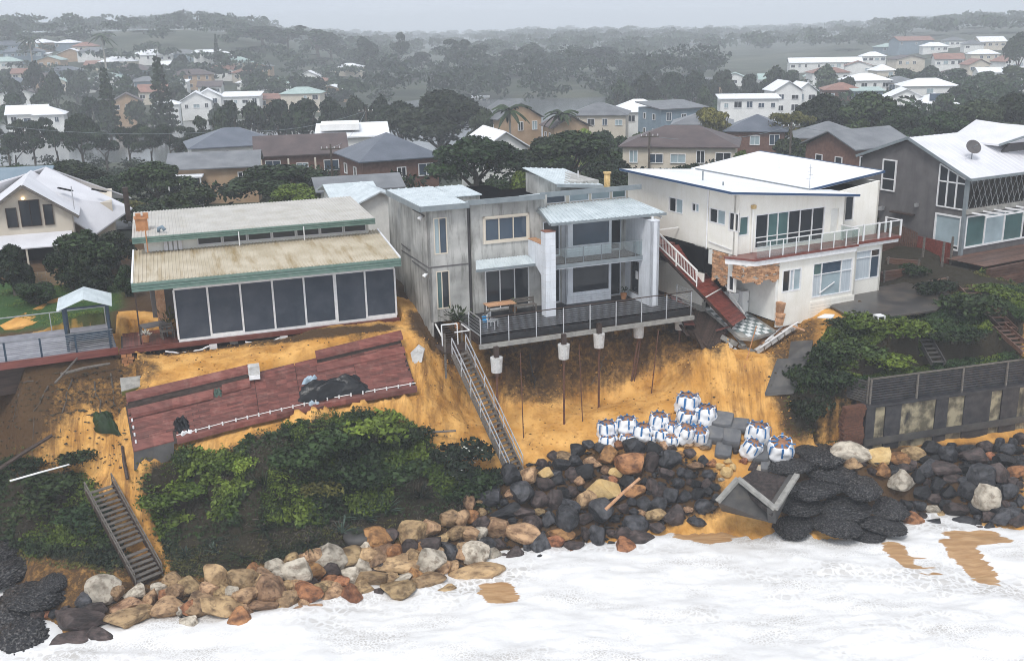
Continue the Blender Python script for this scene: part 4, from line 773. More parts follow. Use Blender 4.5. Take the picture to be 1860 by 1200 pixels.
for x, y, h in ((-6.6, 7.0, .55), (-7.2, 4.2, .2), (1.8, 9.5, .6)):
    z = 7.62-.1*(x+9.5) if x < -1.4 else 7.1
    MB().tube([(x, y, z-.1), (x, y, z+h)], .05, 8).build('vent_pipe', K['fascia_grey' if h < .6 else 'white_paint'], HC)
an = MB().tube([(-1.1, 3.3, 6.7), (-1.1, 3.3, 8.3)], .025, 6).build('antenna', K['steel'], HC); b = MB(); [b.bar((-1.1-.3+.05*k, 3.3, 7.4+.22*k), (-1.1+.3-.05*k, 3.3, 7.4+.22*k), .02, .02) for k in range(4)]; b.build('antenna_bar', K['steel'], an)
MB().tube([(XL-.06, 3.75, 3.2), (XL-.06, 3.75, 7.3)], .05, 8).build('downpipe', K['white_paint'], HC)
b = MB(); b.tube([(XL+1.22, 1.12, 3.8), (XL+1.22, 1.12, 6.4)], .06, 8); b.build('downpipe', K['rail_white'], HC); MB().box(XL+1.1, XL+1.36, 1.0, 1.18, 6.4, 6.62).build('rain_head', K['rock_gold'], HC)
b = MB(); b.bar((XL-.05, 3.6, 4.2), (XL-.05, 1.4, 4.05), .05, .05); b.build('conduit', K['white_paint'], HC)
# balcony
MB().prism([(XL-.7, 1.25, 3.62), (-8.3, -.35, 3.62), (-.25, -.35, 3.62), (-.25, 1.25, 3.62)], (0, 0, .12)).build('balcony_deck', K['red_wet'], HC)
MB().prism([(XL-.6, 1.25, 3.3), (-8.2, -.25, 3.3), (-.3, -.25, 3.3), (-.3, 1.25, 3.3)], (0, 0, .31)).build('balcony_edge', K['white_paint'], HC)
bx_ = np.linspace(-8.2, -.3, 9)
for x in bx_[1:]: MB().box(x-.025, x+.025, -.33, -.28, 3.74, 4.72).build('balcony_post', K['white_paint'], HC)
b = MB(); b.bar((-8.2, -.3, 4.72), (-.3, -.3, 4.72), .06, .05); b.build('balcony_rail', K['white_paint'], HC); b = MB(); b.bar((-.3, -.3, 4.72), (-.3, 1.2, 4.72), .06, .05); b.build('balcony_rail', K['white_paint'], HC)
MB().box(-8.15, -.35, -.31, -.30, 3.8, 4.68).build('balcony_glass', K['glass_clear'], HC); MB().box(-.31, -.30, -.25, 1.15, 3.8, 4.68).build('balcony_glass', K['glass_clear'], HC)
# right-hand deck
MB().box(.2, 4.45, .7, 2.0, 3.42, 3.6).build('side_deck', K['red_wet'], HC); MB().box(.3, 4.35, .8, 2.0, 3.2, 3.42).build('side_deck_edge', K['white_paint'], HC)
for x, y in ((1.2, .75), (2.5, .75), (3.5, .75), (4.4, .75), (4.4, 2.0)): MB().box(x-.05, x+.05, y-.05, y+.05, 3.6, 4.65).build('deck_post', K['white_paint'], HC)
b = MB(); b.bar((.2, .75, 4.6), (4.4, .75, 4.6), .06, .05); b.bar((4.4, .75, 4.6), (4.4, 2.0, 4.6), .06, .05); b.build('deck_rail', K['white_paint'], HC); MB().box(.25, 4.35, .74, .755, 3.65, 4.55).build('deck_glass', K['glass_clear'], HC)
# lower storey
lh = [(.25, 1.75, 1.35, 2.75), (2.65, 5.85, .7, 2.85)]
fl_ = face((-6.15, 0, 0), (1, 0, 0), (0, -1, 0)); wall(HC, fl_, 6.15, -.75, 3.3, lh, 'render_cream'); window(HC, fl_, *lh[0], 1, 1, 'white_paint', gms=['glass', 'curtain', 'glass_pale'], cols=[.42, .6], fw=.08)
window(HC, fl_, *lh[1], 1, 1, 'white_paint', gms=['curtain', 'glass_teal', 'glass_pale', 'glass_blue', 'curtain', 'curtain'], cols=[.22, .72], rows=[.66])
b = MB(); b.bar((-2.9, -.02, .95), (-1.7, .0, 1.5), .06, .05); b.build('fallen_rod', K['white_paint'], HC)
wall(HC, face((0, 0, 0), (0, 1, 0), (1, 0, 0)), 2, -.75, 3.3, [], 'render_cream')
b = MB(); [b.box(-3.6, .02, -.035, -.003, -.7+.2*k, -.52+.2*k) for k in range(6)]; tag(b.build('weatherboards', K['render_cream'], HC), kind='stuff')
wall(HC, face((.2, 1.0, 0), (1, 0, 0), (0, -1, 0)), 3.0, .1, 3.2, [(.25, 2.85, 1.0, 2.9)], 'render_cream'); window(HC, face((.2, 1.0, 0), (1, 0, 0), (0, -1, 0)), .25, 2.85, 1.0, 2.9, 1, 1, 'white_paint', gms=['curtain', 'curtain', 'glass_blue', 'glass'], cols=[.7], rows=[.75])
wall(HC, face((3.2, 1.0, 0), (0, 1, 0), (1, 0, 0)), 2, .1, 3.2, [], 'render_cream')
MB().box(-6.0, -.05, .14, 5, -.5, 3.2).build('core', K['dark_void'], HC)
# torn corner: dark room behind, hanging brickwork, tiled floor
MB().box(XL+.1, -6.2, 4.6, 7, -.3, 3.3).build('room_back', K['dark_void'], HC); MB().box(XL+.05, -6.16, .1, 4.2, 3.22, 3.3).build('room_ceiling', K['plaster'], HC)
MB().box(-6.35, -6.16, .02, 4.6, -.3, 3.25).build('room_wall', K['plaster'], HC)
def brickwork(parent, Fm, w, z0, z1, m='brick_tan', ragged=.2, name='brickwork', bl=.3, bh_=.105, cut=None):
    "hanging brick panel: backing with every brick proud of it and a broken lower edge"
    b = MB(); bk = MB(); n = Fm[2]; row = 0; z = z1-bh_
    while z > z0-ragged:
        x = -(bl/2 if row % 2 else 0)
        while x < w:
            a, c = max(x, 0), min(x+bl-.012, w)
            lim = z0+ragged*math.sin(x*5.3)*.6+random.uniform(-.06, .06)
            if c-a > .05 and z > lim and random.random() > .06:
                d = random.uniform(.0, .03); p = [fpt(Fm, a, z+.006), fpt(Fm, c, z+.006), fpt(Fm, c, z+bh_-.006), fpt(Fm, a, z+bh_-.006)]
                b.prism([q_-n*.1 for q_ in p], n*(.1+d))
            x += bl
        z -= bh_; row += 1
    bk.prism([fpt(Fm, 0, z0+.12)-n*.12, fpt(Fm, w, z0+.12)-n*.12, fpt(Fm, w, z1)-n*.12, fpt(Fm, 0, z1)-n*.12], n*.07); bk.build('brick_backing', K['mortar'], parent)
    return tag(b.build(name, K[m], parent), kind='stuff')
brickwork(HC, face((-8.75, -.05, 0), (1, 0, 0), (0, -1, 0)), 2.55, 2.2, 3.28); brickwork(HC, face((-8.78, 1.05, 0), (0, -1, 0), (-1, 0, 0)), 1.1, 2.4, 3.28)
brickwork(HC, face((XL, 3.2, 0), (0, -1, 0), (-1, 0, 0)), 1.5, 1.9, 3.7, ragged=.5)
wall(HC, face((XL, 1.7, 0), (0, -1, 0), (-1, 0, 0)), .65, 1.5, 3.7, [(.08, .6, 1.55, 2.5)], 'plaster'); window(HC, face((XL, 1.7, 0), (0, -1, 0), (-1, 0, 0)), .08, .6, 1.55, 2.5, 1, 1, 'white_paint', 'glass', name='broken_window')
b = MB(); b.prism([(XL, 5.0, 2.8), (XL, 3.25, 2.8), (XL, 3.25, 3.7), (XL, 5, 3.72)], (.1, 0, 0)); b.build('torn_lining', K['plaster'], HC)
fl0 = MB().prism([(-8.9, -.1, -.25), (-8.2, -.45, -.25), (-6.15, -.1, -.25), (-6.3, 3.9, -.25), (XL, 3.9, -.25)], (0, 0, .2)).build('floor_slab', K['slab_grey'], HC); fl0.rotation_euler = (R(13), 0, 0); fl0.location = (0, .05, -.85)
tm = {}
for i in range(8):
    for j in range(12):
        x = XL-.1+.32*i; y = -.2+.33*j
        if x+.3 > -6.2 or (i == 0 and j < 2) or (j == 0 and i < 1): continue
        k = (i+j) % 2
        if k not in tm:
            me = bpy.data.meshes.new('tile'); bm = bmesh.new(); bmesh.ops.create_cube(bm, size=1); bmesh.ops.scale(bm, vec=(.31, .32, .02), verts=bm.verts); bm.to_mesh(me); bm.free(); me.materials.append(K['tile_white' if k else 'tile_grey']); tm[k] = me
        link('tile', tm[k], None, fl0, (x+.16, y+.16, -.038))
b = MB()
for k in range(13): b.box(-6.25+.02*math.sin(k*2), -5.95, -.35-.03*k % .2, .0, -.55+.11*k, -.45+.11*k)
tag(b.build('broken_brick_pier', K['brick_tan'], HC), kind='stuff')
# things standing in the torn room
def appliance(name, O, a, w, d, h, label, cat, drawers=0, m='white_paint', tilt=0):
    r = empty(name, O, a, label, cat); r.rotation_euler = (tilt*.5, tilt, a)
    MB().box(-w/2, w/2, -d/2, d/2, .02, h).build('body', K[m], r)
    n = max(1, drawers); hh = (h-.1)/n
    for k in range(n):
        dr = MB().box(-w/2+.02, w/2-.02, -d/2-.03, -d/2-.001, .06+hh*k, .03+hh*(k+1)).build('drawer' if drawers else 'door', K['bg_wall_white'], r)
        MB().box(-.1 if drawers else w/2-.1, .1 if drawers else w/2-.06, -d/2-.06, -d/2-.031, .06+hh*(k+.45), .06+hh*(k+.55)).build('handle', K['fascia_grey'], dr)
    return r
appliance('drawer_unit', FC.glob(-8.0, 3.3, -.12), FC.a+.3, .75, .6, 1.1, 'white drawer unit beside the broken window in the torn room', 'drawers', 4)
appliance('washing_machine', FC.glob(-7.3, 3.0, -.2), FC.a-.1, .7, .65, 1.15, 'white appliance tilted in the middle of the torn-open room', 'appliance', 0, 'white_paint', .06)
appliance('refrigerator', FC.glob(-6.66, 2.6, -.28), FC.a, .5, .6, 1.35, 'tall white cabinet against the right wall of the torn-open room', 'cabinet', 0)
# lower left side wall, verandah landing, rail
wall(HC, face((XL-.4, 8.2, 0), (0, -1, 0), (-1, 0, 0)), 4.6, .2, 2.2, [], 'render_cream', name='lower_wall'); MB().box(XL-.35, XL+.1, 3.7, 8.2, 2.2, 2.24).build('ledge', K['slab_grey'], HC)
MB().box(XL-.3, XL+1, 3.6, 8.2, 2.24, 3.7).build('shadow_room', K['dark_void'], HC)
b = MB(); b.prism([(XL-.38, 3.6, -.2), (XL-.38, 5.6, -.2), (XL-.38, 5.6, .25), (XL-.38, 3.6, .4)], (.3, 0, 0)); b.build('lower_footing', K['slab_grey'], HC)
MB().box(XL-2.0, XL, 6.6, 12, 3.45, 3.6).build('landing', K['red_timber'], HC)
for y in (6.65, 8.4): MB().box(XL-1.95, XL-1.87, y-.04, y+.04, 3.6, 4.6).build('landing_post', K['rail_white'], HC)
b = MB(); b.bar((XL-1.91, 6.65, 4.55), (XL-1.91, 11, 4.55), .07, .06); b.bar((XL-1.91, 6.65, 3.75), (XL-1.91, 11, 3.75), .05, .05); b.bar((XL-1.91, 6.65, 4.55), (XL-.05, 6.65, 4.55), .07, .06); b.build('landing_rail', K['rail_white'], HC)
b = MB(); [b.box(XL-1.9, XL-1.78, y-.06, y+.06, -.6, 3.45) for y in (6.7, 9.0)]; b.build('landing_prop', K['dark_timber'], HC)
# fallen red-brown walkway hanging from the landing
def ramp_panel(name, A, B, C_, D_, label, m, w=.14, extra=None, cat='walkway'):
    "boarded panel spanning the four corners A,B (top edge) D,C (bottom edge), boards across"
    A, B, C_, D_ = [np.array(p, float) for p in (A, B, C_, D_)]; r = empty(name, A, 0, label, cat); n = np.cross(B-A, D_-A); n /= np.linalg.norm(n)
    if n[2] < 0: n = -n
    L_ = np.linalg.norm(D_-A); k = int(L_/w); b = MB()
    for i in range(k):
        t0 = i/k; t1 = (i+.9)/k; j = random.uniform(-.01, .01); p = [A+(D_-A)*t0, B+(C_-B)*t0, B+(C_-B)*t1, A+(D_-A)*t1]
        b.prism([q_-A+n*j for q_ in p], n*.035)
    tag(b.build('walkway_boards', K[m], r), kind='stuff')
    for P_, Q_ in ((A, D_), (B, C_)):
        MB().bar(P_-A-n*.1, Q_-A-n*.1, .07, .2, tuple(n)).build('stringer', K['dark_timber'], r)
    return r, n
wA = FC.glob(XL-1.75, 6.6, 3.5); wB = FC.glob(XL-.15, 6.2, 3.5); wC = G(1355, 577, 8.75); wD = G(1331, 592, 8.75)
rw, n_ = ramp_panel('fallen_walkway', wA, wB, wC, wD, 'fallen red-brown timber walkway with white handrail hanging beside the cream house', 'red_wet')
def rel(r, p): return np.array(p, float)-np.array(r.location)
b = MB()
P0 = wA+np.array([0, 0, 1.0]); P1 = wA+(wD-wA)*.52+np.array([.1, 0, 1.0])
MB().bar(rel(rw, P0), rel(rw, P1), .09, .07).build('handrail', K['rail_white'], rw); MB().bar(rel(rw, P0-[0, 0, .75]), rel(rw, P1-[0, 0, .75]), .06, .06).build('bottom_rail', K['rail_white'], rw)
for t_ in (0, .5, 1): q_ = P0+(P1-P0)*t_; MB().bar(rel(rw, q_-[0, 0, 1.0]), rel(rw, q_+[0, 0, .02]), .06, .06).build('rail_post', K['rail_white'], rw)
b = MB(); [b.bar(rel(rw, P0+(P1-P0)*t_-[0, 0, .75]), rel(rw, P0+(P1-P0)*t_), .02, .02) for t_ in np.linspace(.04, .96, 26)]; tag(b.build('baluster', K['rail_white'], rw), kind='stuff')
q0 = wB+(wC-wB)*.55; q1 = wB+(wC-wB)*.98; MB().bar(rel(rw, q0+[.0, 0, .75]), rel(rw, q1+[0, 0, .15]), .06, .06).build('handrail', K['rail_white'], rw)
q2 = wA+(wD-wA)*.66; q3 = wB+(wC-wB)*.62; MB().bar(rel(rw, q2+n_*.08), rel(rw, q3+n_*.08), .07, .05).build('cross_rail', K['rail_white'], rw)
# dark collapsed deck panels below it
for nm, pts, lab in (('collapsed_deck_panel', ((1246, 540, 9.2), (1238, 590, 8.2), (1297, 642, 7.2), (1322, 598, 8.2)), 'dark brown collapsed deck panel lying below the fallen red walkway'),
                     ('collapsed_deck_panel', ((1198, 498, 9.6), (1222, 512, 9.5), (1262, 590, 8.4), (1243, 590, 8.5)), 'narrow red-brown boardwalk section between the grey deck and cream house')):
    P4 = [G(*p) for p in pts]; ramp_panel(nm, *P4, lab, 'dark_timber' if 'dark' in lab else 'red_timber', cat='deck panel')
for a_, b_, m_, lab in (((1310, 612, 7.9), (1372, 640, 7.0), 'slab_grey', 'broken pale concrete strip footing under the collapsed panel'), ((1374, 638, 7.1), (1446, 590, 8.3), 'pile', 'long pale broken footing running up the sand below the tiled floor'), ((1384, 626, 7.35), (1428, 588, 8.2), 'brick_tan', 'broken row of red bricks lying along the pale footing'), ((1318, 622, 7.7), (1343, 645, 7.0), 'pile', 'short grey board leaning on the sand below the collapsed panel')):
    P_ = G(*a_); Q_ = G(*b_); r = empty('broken_footing', P_, 0, lab, 'rubble'); b = MB(); L_ = np.linalg.norm(Q_-P_); k = max(2, int(L_/.5))
    for i in range(k):
        u0 = (Q_-P_)*(i/k); u1 = (Q_-P_)*((i+.93)/k); b.bar(u0+rng.normal(0, .02, 3), u1+rng.normal(0, .02, 3), random.uniform(.24, .34), random.uniform(.2, .3))
    b.build('concrete', K[m_], r)
    if 'long' in lab: MB().bar(np.array([.15, -.1, .22]), Q_-P_+[.1, -.1, .22], .08, .05).build('batten', K['white_paint'], r)
MB_ = T(1352, 668); tp = G(1374, 592, 8.7); r = MB().tube([(0, 0, 0), tuple(rel_ for rel_ in (MB_-tp))], .03, 6).build('hanging_cable', K['terracotta'], None, loc=tp); tag(r, 'pale orange cable hanging down the sand below the tiled floor', 'cable')
# ================================================================== D: dark grey house on the right
HD = house_root('dark_grey_house', FD, 'large dark grey rendered house with pale metal roof, satellite dish and white windows')
rid = 5.15; eave = 5.2; rz_ = 7.45
def gz_side(y): return eave+(rz_-eave)*(y/rid) if y < rid else rz_-(y-rid)*.37
sd_ = LEFT(0, 9.6)
wall(HD, sd_, 9.6, -3, 5.0, [(9.6-7.5, 9.6-6.2, 3.4, 4.98), (9.6-2.3, 9.6-.1, 2.9, 4.98), (9.6-2.4, 9.6-.15, -.1, 2.4)], 'render_dark')
b = MB(); b.prism([(0, 0, 5.0), (0, 9.6, 5.0), (0, 9.6, gz_side(9.6)), (0, rid, rz_), (0, 0, eave)], (.15, 0, 0)); b.build('gable', K['render_dark'], HD)
window(HD, sd_, 9.6-7.5, 9.6-6.2, 3.4, 5.75, 1, 2, 'white_paint', 'glass', .09, -.0, rows=[.38])
# raked window under the eave
b = MB(); pr = lambda pts, d0, d1, B: B.prism([np.array((-d0, y, z)) for y, z in pts], np.array((d0-d1, 0, 0)))
fo = [(.08, 2.9), (2.35, 2.9), (2.35, 5.9), (.08, 5.0)]; MB().prism([np.array((-.02, y, z)) for y, z in fo], (.01, 0, 0)).build('gable_glass', K['glass'], HD)
b = MB()
for (y0_, z0_), (y1_, z1_) in (((.08, 2.9), (2.35, 2.9)), ((2.35, 2.9), (2.35, 5.9)), ((2.35, 5.9), (.08, 5.0)), ((.08, 5.0), (.08, 2.9)), ((.83, 2.9), (.83, 5.3)), ((1.6, 2.9), (1.6, 5.6)), ((.08, 4.7), (2.35, 4.7))): b.bar((-.05, y0_, z0_), (-.05, y1_, z1_), .09, .09, (1, 0, 0))
b.build('gable_window', K['white_paint'], HD)
window(HD, sd_, 9.6-2.4, 9.6-.15, -.1, 2.4, 1, 2, 'white_paint', gms=['glass', 'glass_pale'], fw=.13, rows=[.14], dep=.06)
MB().box(.15, 11, .15, 9.4, -3, 4.95).build('core', K['dark_void'], HD)
P_ = lambda y, z, x0=-.45, x1=11: [(x0, y, z), (x1, y, z)]
ribbed(HD, (-.35, -.45, eave-.06), (11.5, -.45, eave-.06), (11.5, rid, rz_+.1), (-.35, rid, rz_+.1), 'pale_roof', .5, .02, .12)
ribbed(HD, (-.35, 9.9, gz_side(9.9)+.1), (11.5, 9.9, gz_side(9.9)+.1), (11.5, rid, rz_+.1), (-.35, rid, rz_+.1), 'pale_roof', .5, .02, .12)
b = MB(); b.bar((-.38, -.45, eave-.1), (-.38, rid, rz_+.06), .06, .2); b.build('barge', K['fascia_grey'], HD); b = MB(); b.bar((-.38, rid, rz_+.06), (-.38, 9.9, gz_side(9.9)+.06), .06, .2); b.build('barge', K['fascia_grey'], HD)
MB().box(-.38, 11.5, -.58, -.45, eave-.2, eave-.02).build('gutter', K['fascia_grey'], HD)
roof_plane(HD, [(5.7, 2.0, 6.9), (8.8, -.2, 8.2), (13, -.2, 7.2), (13, 6.5, 7.2), (8.8, 6.5, 8.2), (5.7, 6.5, 6.9)], 'pale_roof', 'upper_roof'); b = MB(); b.prism([(6.2, 2.1, 6.2), (12.8, 2.1, 6.2), (12.8, 2.1, 7.2), (8.9, 2.1, 8.1)], (0, .2, 0)); b.build('upper_gable', K['render_dark'], HD)
b = MB(); b.bar((5.6, 1.95, 6.84), (8.8, -.2, 8.16), .06, .16); b.build('barge', K['fascia_grey'], HD)
sdsh = empty('satellite_dish', FD.glob(2.45, 1.75, 5.95), FD.a, 'dark round satellite dish on a bracket on the pale metal roof', 'satellite dish')
b = MB(); n1 = 18; rings = [(0, .0), (.25, .03), (.42, .09), (.55, .16)]
vs_ = []; fs2 = []; ax = Vector((-.35, -.75, .55)).normalized(); ex = ax.cross(Vector((0, 0, 1))).normalized(); ey = ex.cross(ax)
for r_, d_ in rings:
    for k in range(n1): t_ = 2*math.pi*k/n1; vs_.append(tuple(Vector((0, 0, .95))+ex*(r_*math.cos(t_))+ey*(r_*math.sin(t_))+ax*d_))
for i in range(len(rings)-1):
    for k in range(n1): fs2.append((i*n1+k, i*n1+(k+1) % n1, (i+1)*n1+(k+1) % n1, (i+1)*n1+k))
b.add(vs_, fs2); b.build('dish', K['render_dark'], sdsh, smooth=True); MB().tube([(0, 0, .95), tuple(Vector((0, 0, .95))+ax*.7-ey*.1)], .025, 6).build('feed_arm', K['fascia_grey'], sdsh)
MB().tube([(0, 0, 0), (0, 0, .9)], .04, 6).build('mast', K['fascia_grey'], sdsh); MB().bar((-.9, .1, .05), (0, 0, .55), .04, .04).build('strut', K['pale_roof'], sdsh)
# front with wire balcony and pergola
wall(HD, face((0, 0, 0), (1, 0, 0), (0, -1, 0)), 11, -3, 5.2, [(.25, 10.8, 2.95, 5.0), (.2, 10.8, .1, 2.45)], 'render_dark', rev=.3)
window(HD, face((0, 0, 0), (1, 0, 0), (0, -1, 0)), .2, 10.8, .1, 2.45, 1, 1, 'white_paint', gms=['glass_teal', 'glass_pale', 'glass_teal', 'glass', 'glass_teal'], cols=[.2, .4, .6, .8], fw=.13, name='window_wall', dep=.04)
MB().box(.25, 10.8, .28, .3, 2.95, 5.0).build('upper_glazing', K['glass'], HD)
b = MB()
for k in range(18):
    x = .3+.6*k; b.bar((x, -.02, 5.0), (x+.9, -.02, 2.95), .03, .03); b.bar((x+.9, -.03, 5.0), (x, -.03, 2.95), .02, .02)
b.build('wire_lattice', K['steel'], HD); MB().box(.25, 10.8, .02, .03, 2.95, 5.0).build('shade_mesh', K['mesh_dark'], HD)
MB().box(-.02, 11, -.25, -.02, 2.6, 2.93).build('balcony_edge', K['slab_grey'], HD)
b = MB(); b.box(-.12, .12, -.12, .12, -3, 5.1); b.build('corner_post', K['fascia_grey'], HD)
for k in range(9): MB().bar((.3+1.2*k, -.05, 2.72), (1.3+1.2*k, -1.3, 2.5), .06, .1).build('pergola_rafter', K['white_paint'], HD)
MB().bar((.6, -1.3, 2.5), (11, -1.3, 2.5), .08, .1).build('pergola_beam', K['white_paint'], HD)
boards(HD, -1.6, 11, -3.2, 0, -.35, 'brown_deck', .14, name='terrace_boards')
MB().box(-1.5, 11, -3.6, -3.25, -3.2, -.5).build('terrace_wall', K['brown_deck'], HD)
b = MB()
for k in range(10): b.box(-1.7, 11, -3.75+.02*(k % 2), -3.6, -2.6+.22*k, -2.41+.22*k)
tag(b.build('terrace_slats', K['brown_deck'], HD), kind='stuff')
MB().box(-.4, -.05, 7.0, 7.3, 1.9, 2.2).build('wall_lamp', K['steel'], HD); MB().box(-.3, -.05, 3.9, 4.1, 2.6, 2.85).build('wall_lamp', K['steel'], HD); MB().box(-.45, -.01, 4.2, 6.2, 1.9, 2.0).build('awning_shelf', K['dark_timber'], HD)
# brown boundary fence between C and D
fc = empty('boundary_fence', G(1600, 500, 8.9), FD.a, 'tall red-brown timber fence with pale posts beside the dark grey house', 'fence')
def lf(px, py, z): p = G(px, py, z); q_ = p-np.array(fc.location); c_, s_ = math.cos(FD.a), math.sin(FD.a); return np.array([q_[0]*c_+q_[1]*s_, -q_[0]*s_+q_[1]*c_, q_[2]])
for i, (pa, pb) in enumerate((((1582, 470, 9.4), (1632, 455, 9.4)), ((1632, 455, 9.4), (1665, 470, 9.0)), ((1665, 470, 9.0), (1725, 485, 9.0)))):
    a_ = lf(*pa); c_ = lf(*pb); k = max(4, int(np.linalg.norm(c_-a_)/.16))
    for j in range(k):
        u0 = a_+(c_-a_)*(j/k); u1 = a_+(c_-a_)*((j+.94)/k); MB().bar(u0+[0, 0, .1-(.9 if i else 0)], u0+[0, 0, 1.9 if i < 2 else 1.7], .14, .025, (1, 0, 0)).build('paling', K['red_wet' if i == 2 else 'brown_deck'], fc)
for px, py, zt in ((1632, 455, 2.0), (1655, 450, 2.0), (1672, 478, 1.9), (1707, 490, 2.0), (1723, 480, 2.0)): a_ = lf(px, py, 9.2); MB().box(a_[0]-.06, a_[0]+.06, a_[1]-.2, a_[1]-.08, a_[2]-1, a_[2]+zt).build('fence_post', K['grey_timber'], fc)
# ================================================================== E: white cottage on the far left
FE = Fr(G(25, 480, 9.6), 20)
HE = house_root('gabled_cottage', FE, 'cream gabled cottage with pale roof, big black windows and lit lamp under its gable')
gh = [(1.75, 2.5, 2.75, 4.2), (2.7, 4.1, 2.75, 4.7), (4.3, 4.95, 2.75, 4.3)]
fe_ = face((-1.75, 0, 0), (1, 0, 0), (0, -1, 0)); wall(HE, fe_, 6.2, -.3, 3.6, [(h[0], h[1], h[2], 3.6) for h in gh], 'bg_wall_cream')
b = MB(); b.prism([(-1.75, 0, 3.6), (4.45, 0, 3.6), (1.4, 0, 5.7)], (0, .15, 0)); b.build('gable', K['bg_wall_cream'], HE)
for h in gh: window(HE, fe_, *h, 2 if h[0] == 2.7 else 1, 1, 'dark_timber', 'glass', .05, -.0)
MB().box(-1.7, 4.4, .2, 9, -.3, 3.6).build('core', K['bg_wall_cream'], HE)
roof_plane(HE, [(-2.3, -.5, 3.3), (1.4, -.5, 5.85), (1.4, 9, 5.85), (-2.3, 9, 3.3)], 'pale_roof', 'roof', .1); roof_plane(HE, [(4.95, -.5, 3.3), (1.4, -.5, 5.85), (1.4, 9, 5.85), (4.95, 9, 3.3)], 'pale_roof', 'roof', .1)
b = MB(); b.bar((-2.3, -.52, 3.24), (1.4, -.52, 5.8), .06, .22); b.build('barge', K['grey_timber'], HE); b = MB(); b.bar((4.95, -.52, 3.24), (1.4, -.52, 5.8), .06, .22); b.build('barge', K['grey_timber'], HE)
a_ = FE.front(83, 303, 9); c_ = FE.front(240, 374, 7); 
roof_plane(HE, [(a_[0], 9, a_[2]), (c_[0], 6.0, c_[2]), (c_[0]-3, 3.0, c_[2]-1.4), (1.4, 3.0, 5.0)], 'pale_roof', 'rear_roof', .12)
roof_plane(HE, [(a_[0], 9.05, a_[2]), (-6, 9.05, 3.6), (-6, 14, 3.6), (c_[0], 12, c_[2])], 'pale_roof', 'rear_roof', .12); MB().box(-1, c_[0]-1.5, 5, 13, 0, 3.4).build('rear_wall', K['bg_wall_cream'], HE)
roof_plane(HE, [(-1.9, -2.2, 1.55), (4.3, -2.2, 1.55), (4.3, -.02, 2.2), (-1.9, -.02, 2.2)], 'pale_roof', 'verandah_roof', .08)
for x in (-1.7, 1.2, 4.1): MB().box(x-.06, x+.06, -2.1, -1.98, -.3, 1.5).build('verandah_post', K['bg_wall_cream'], HE)
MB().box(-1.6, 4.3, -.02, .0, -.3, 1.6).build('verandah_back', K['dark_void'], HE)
for x, y, z in ((4.2, 4.2, 4.0), (6.6, 5.2, 3.6)):
    MB().bar((x-.7, y, z+.9), (x+.35, y-.3, z+.62), .4, .06).build('skylight', K['dark_void'], HE)
MB().tube([(4.6, 1.5, 3.3), (4.6, 1.5, 5.3)], .04, 6).build('flue', K['steel'], HE); MB().box(8.2, 8.6, 3.9, 4.3, 2.0, 4.6).build('chimney', K['dark_timber'], HE)
lm = bpy.data.materials.new('lamp_glow'); lm.use_nodes = True; lm.node_tree.nodes['Principled BSDF'].inputs['Emission Color'].default_value = (1, .72, .4, 1); lm.node_tree.nodes['Principled BSDF'].inputs['Emission Strength'].default_value = 4
MB().tube([(1.3, -.12, 4.78), (1.3, -.12, 4.92)], .09, 10).build('porch_lamp', lm, HE)
# ================================================================== boardwalk, cabana and small things on the left
bw = empty('grey_boardwalk', FL.O, FL.a, 'grey boarded terrace with dark wire-mesh railing at the left above the sand cliff', 'deck')
boards(bw, -13, .2, 0, 5.4, 0, 'deck_grey', .15, along='x'); MB().box(-13, .25, -.08, 0, -.42, .0).build('fascia', K['red_wet'], bw); MB().box(-13, .2, .02, 5.2, -.45, -.06).build('joists', K['dark_timber'], bw)
MB().box(-13, .1, .5, 5.2, -2.0, -.45).build('retaining_timber', K['dark_timber'], bw)
for k in range(8): x = -.1-1.75*k; MB().box(x-.05, x+.05, -.06, .04, -.1, 1.05).build('post', K['navy'], bw)
b = MB(); b.bar((-13, -.01, 1.05), (.1, -.01, 1.05), .07, .05); b.build('top_rail', K['bg_roof_grey'], bw); b = MB(); [b.bar((-13, -.01, z), (.1, -.01, z), .01, .01) for z in np.arange(.1, 1, .1)]; tag(b.build('wire_mesh', K['steel'], bw), kind='stuff')
b = MB(); [b.bar((x, 5.3, 0), (x, 5.3, 1.1), .05, .05) for x in (-9, -6, -3, 0)]; b.build('rear_post', K['steel'], bw); MB().bar((-13, 5.3, 1.1), (.2, 5.3, 1.1), .05, .05).build('rear_rail', K['steel'], bw)
cb = empty('cabana', FL.glob(-1.15, .25, 0), FL.a-.06, 'small navy cabana with pale ribbed gable roof on the grey terrace', 'cabana')
for x in (-1.1, 1.1):
    for y in (.05, 2.2): MB().box(x-.07, x+.07, y-.07, y+.07, 0, 2.45).build('post', K['navy'], cb)
MB().box(-1.1, 1.1, .0, .08, .55, 1.0).build('front_panel', K['navy'], cb); MB().box(-1.14, -1.06, .1, 2.15, .2, 1.0).build('side_panel', K['navy'], cb); MB().box(1.06, 1.14, .1, 2.15, .2, 1.0).build('side_panel', K['navy'], cb); MB().box(-1.0, 1.0, 1.2, 2.1, .3, .5).build('day_bed', K['bg_roof_grey'], cb)
ribbed(cb, (-1.4, -.3, 2.42), (-1.4, 2.6, 2.42), (0, 2.6, 2.95), (0, -.3, 2.95), 'zinc_roof', .2, .035); ribbed(cb, (1.4, -.3, 2.42), (1.4, 2.6, 2.42), (0, 2.6, 2.95), (0, -.3, 2.95), 'zinc_roof', .2, .035)
b = MB(); b.bar((-1.1, 0, 2.4), (1.1, 0, 2.4), .08, .1); b.build('beam', K['navy'], cb)
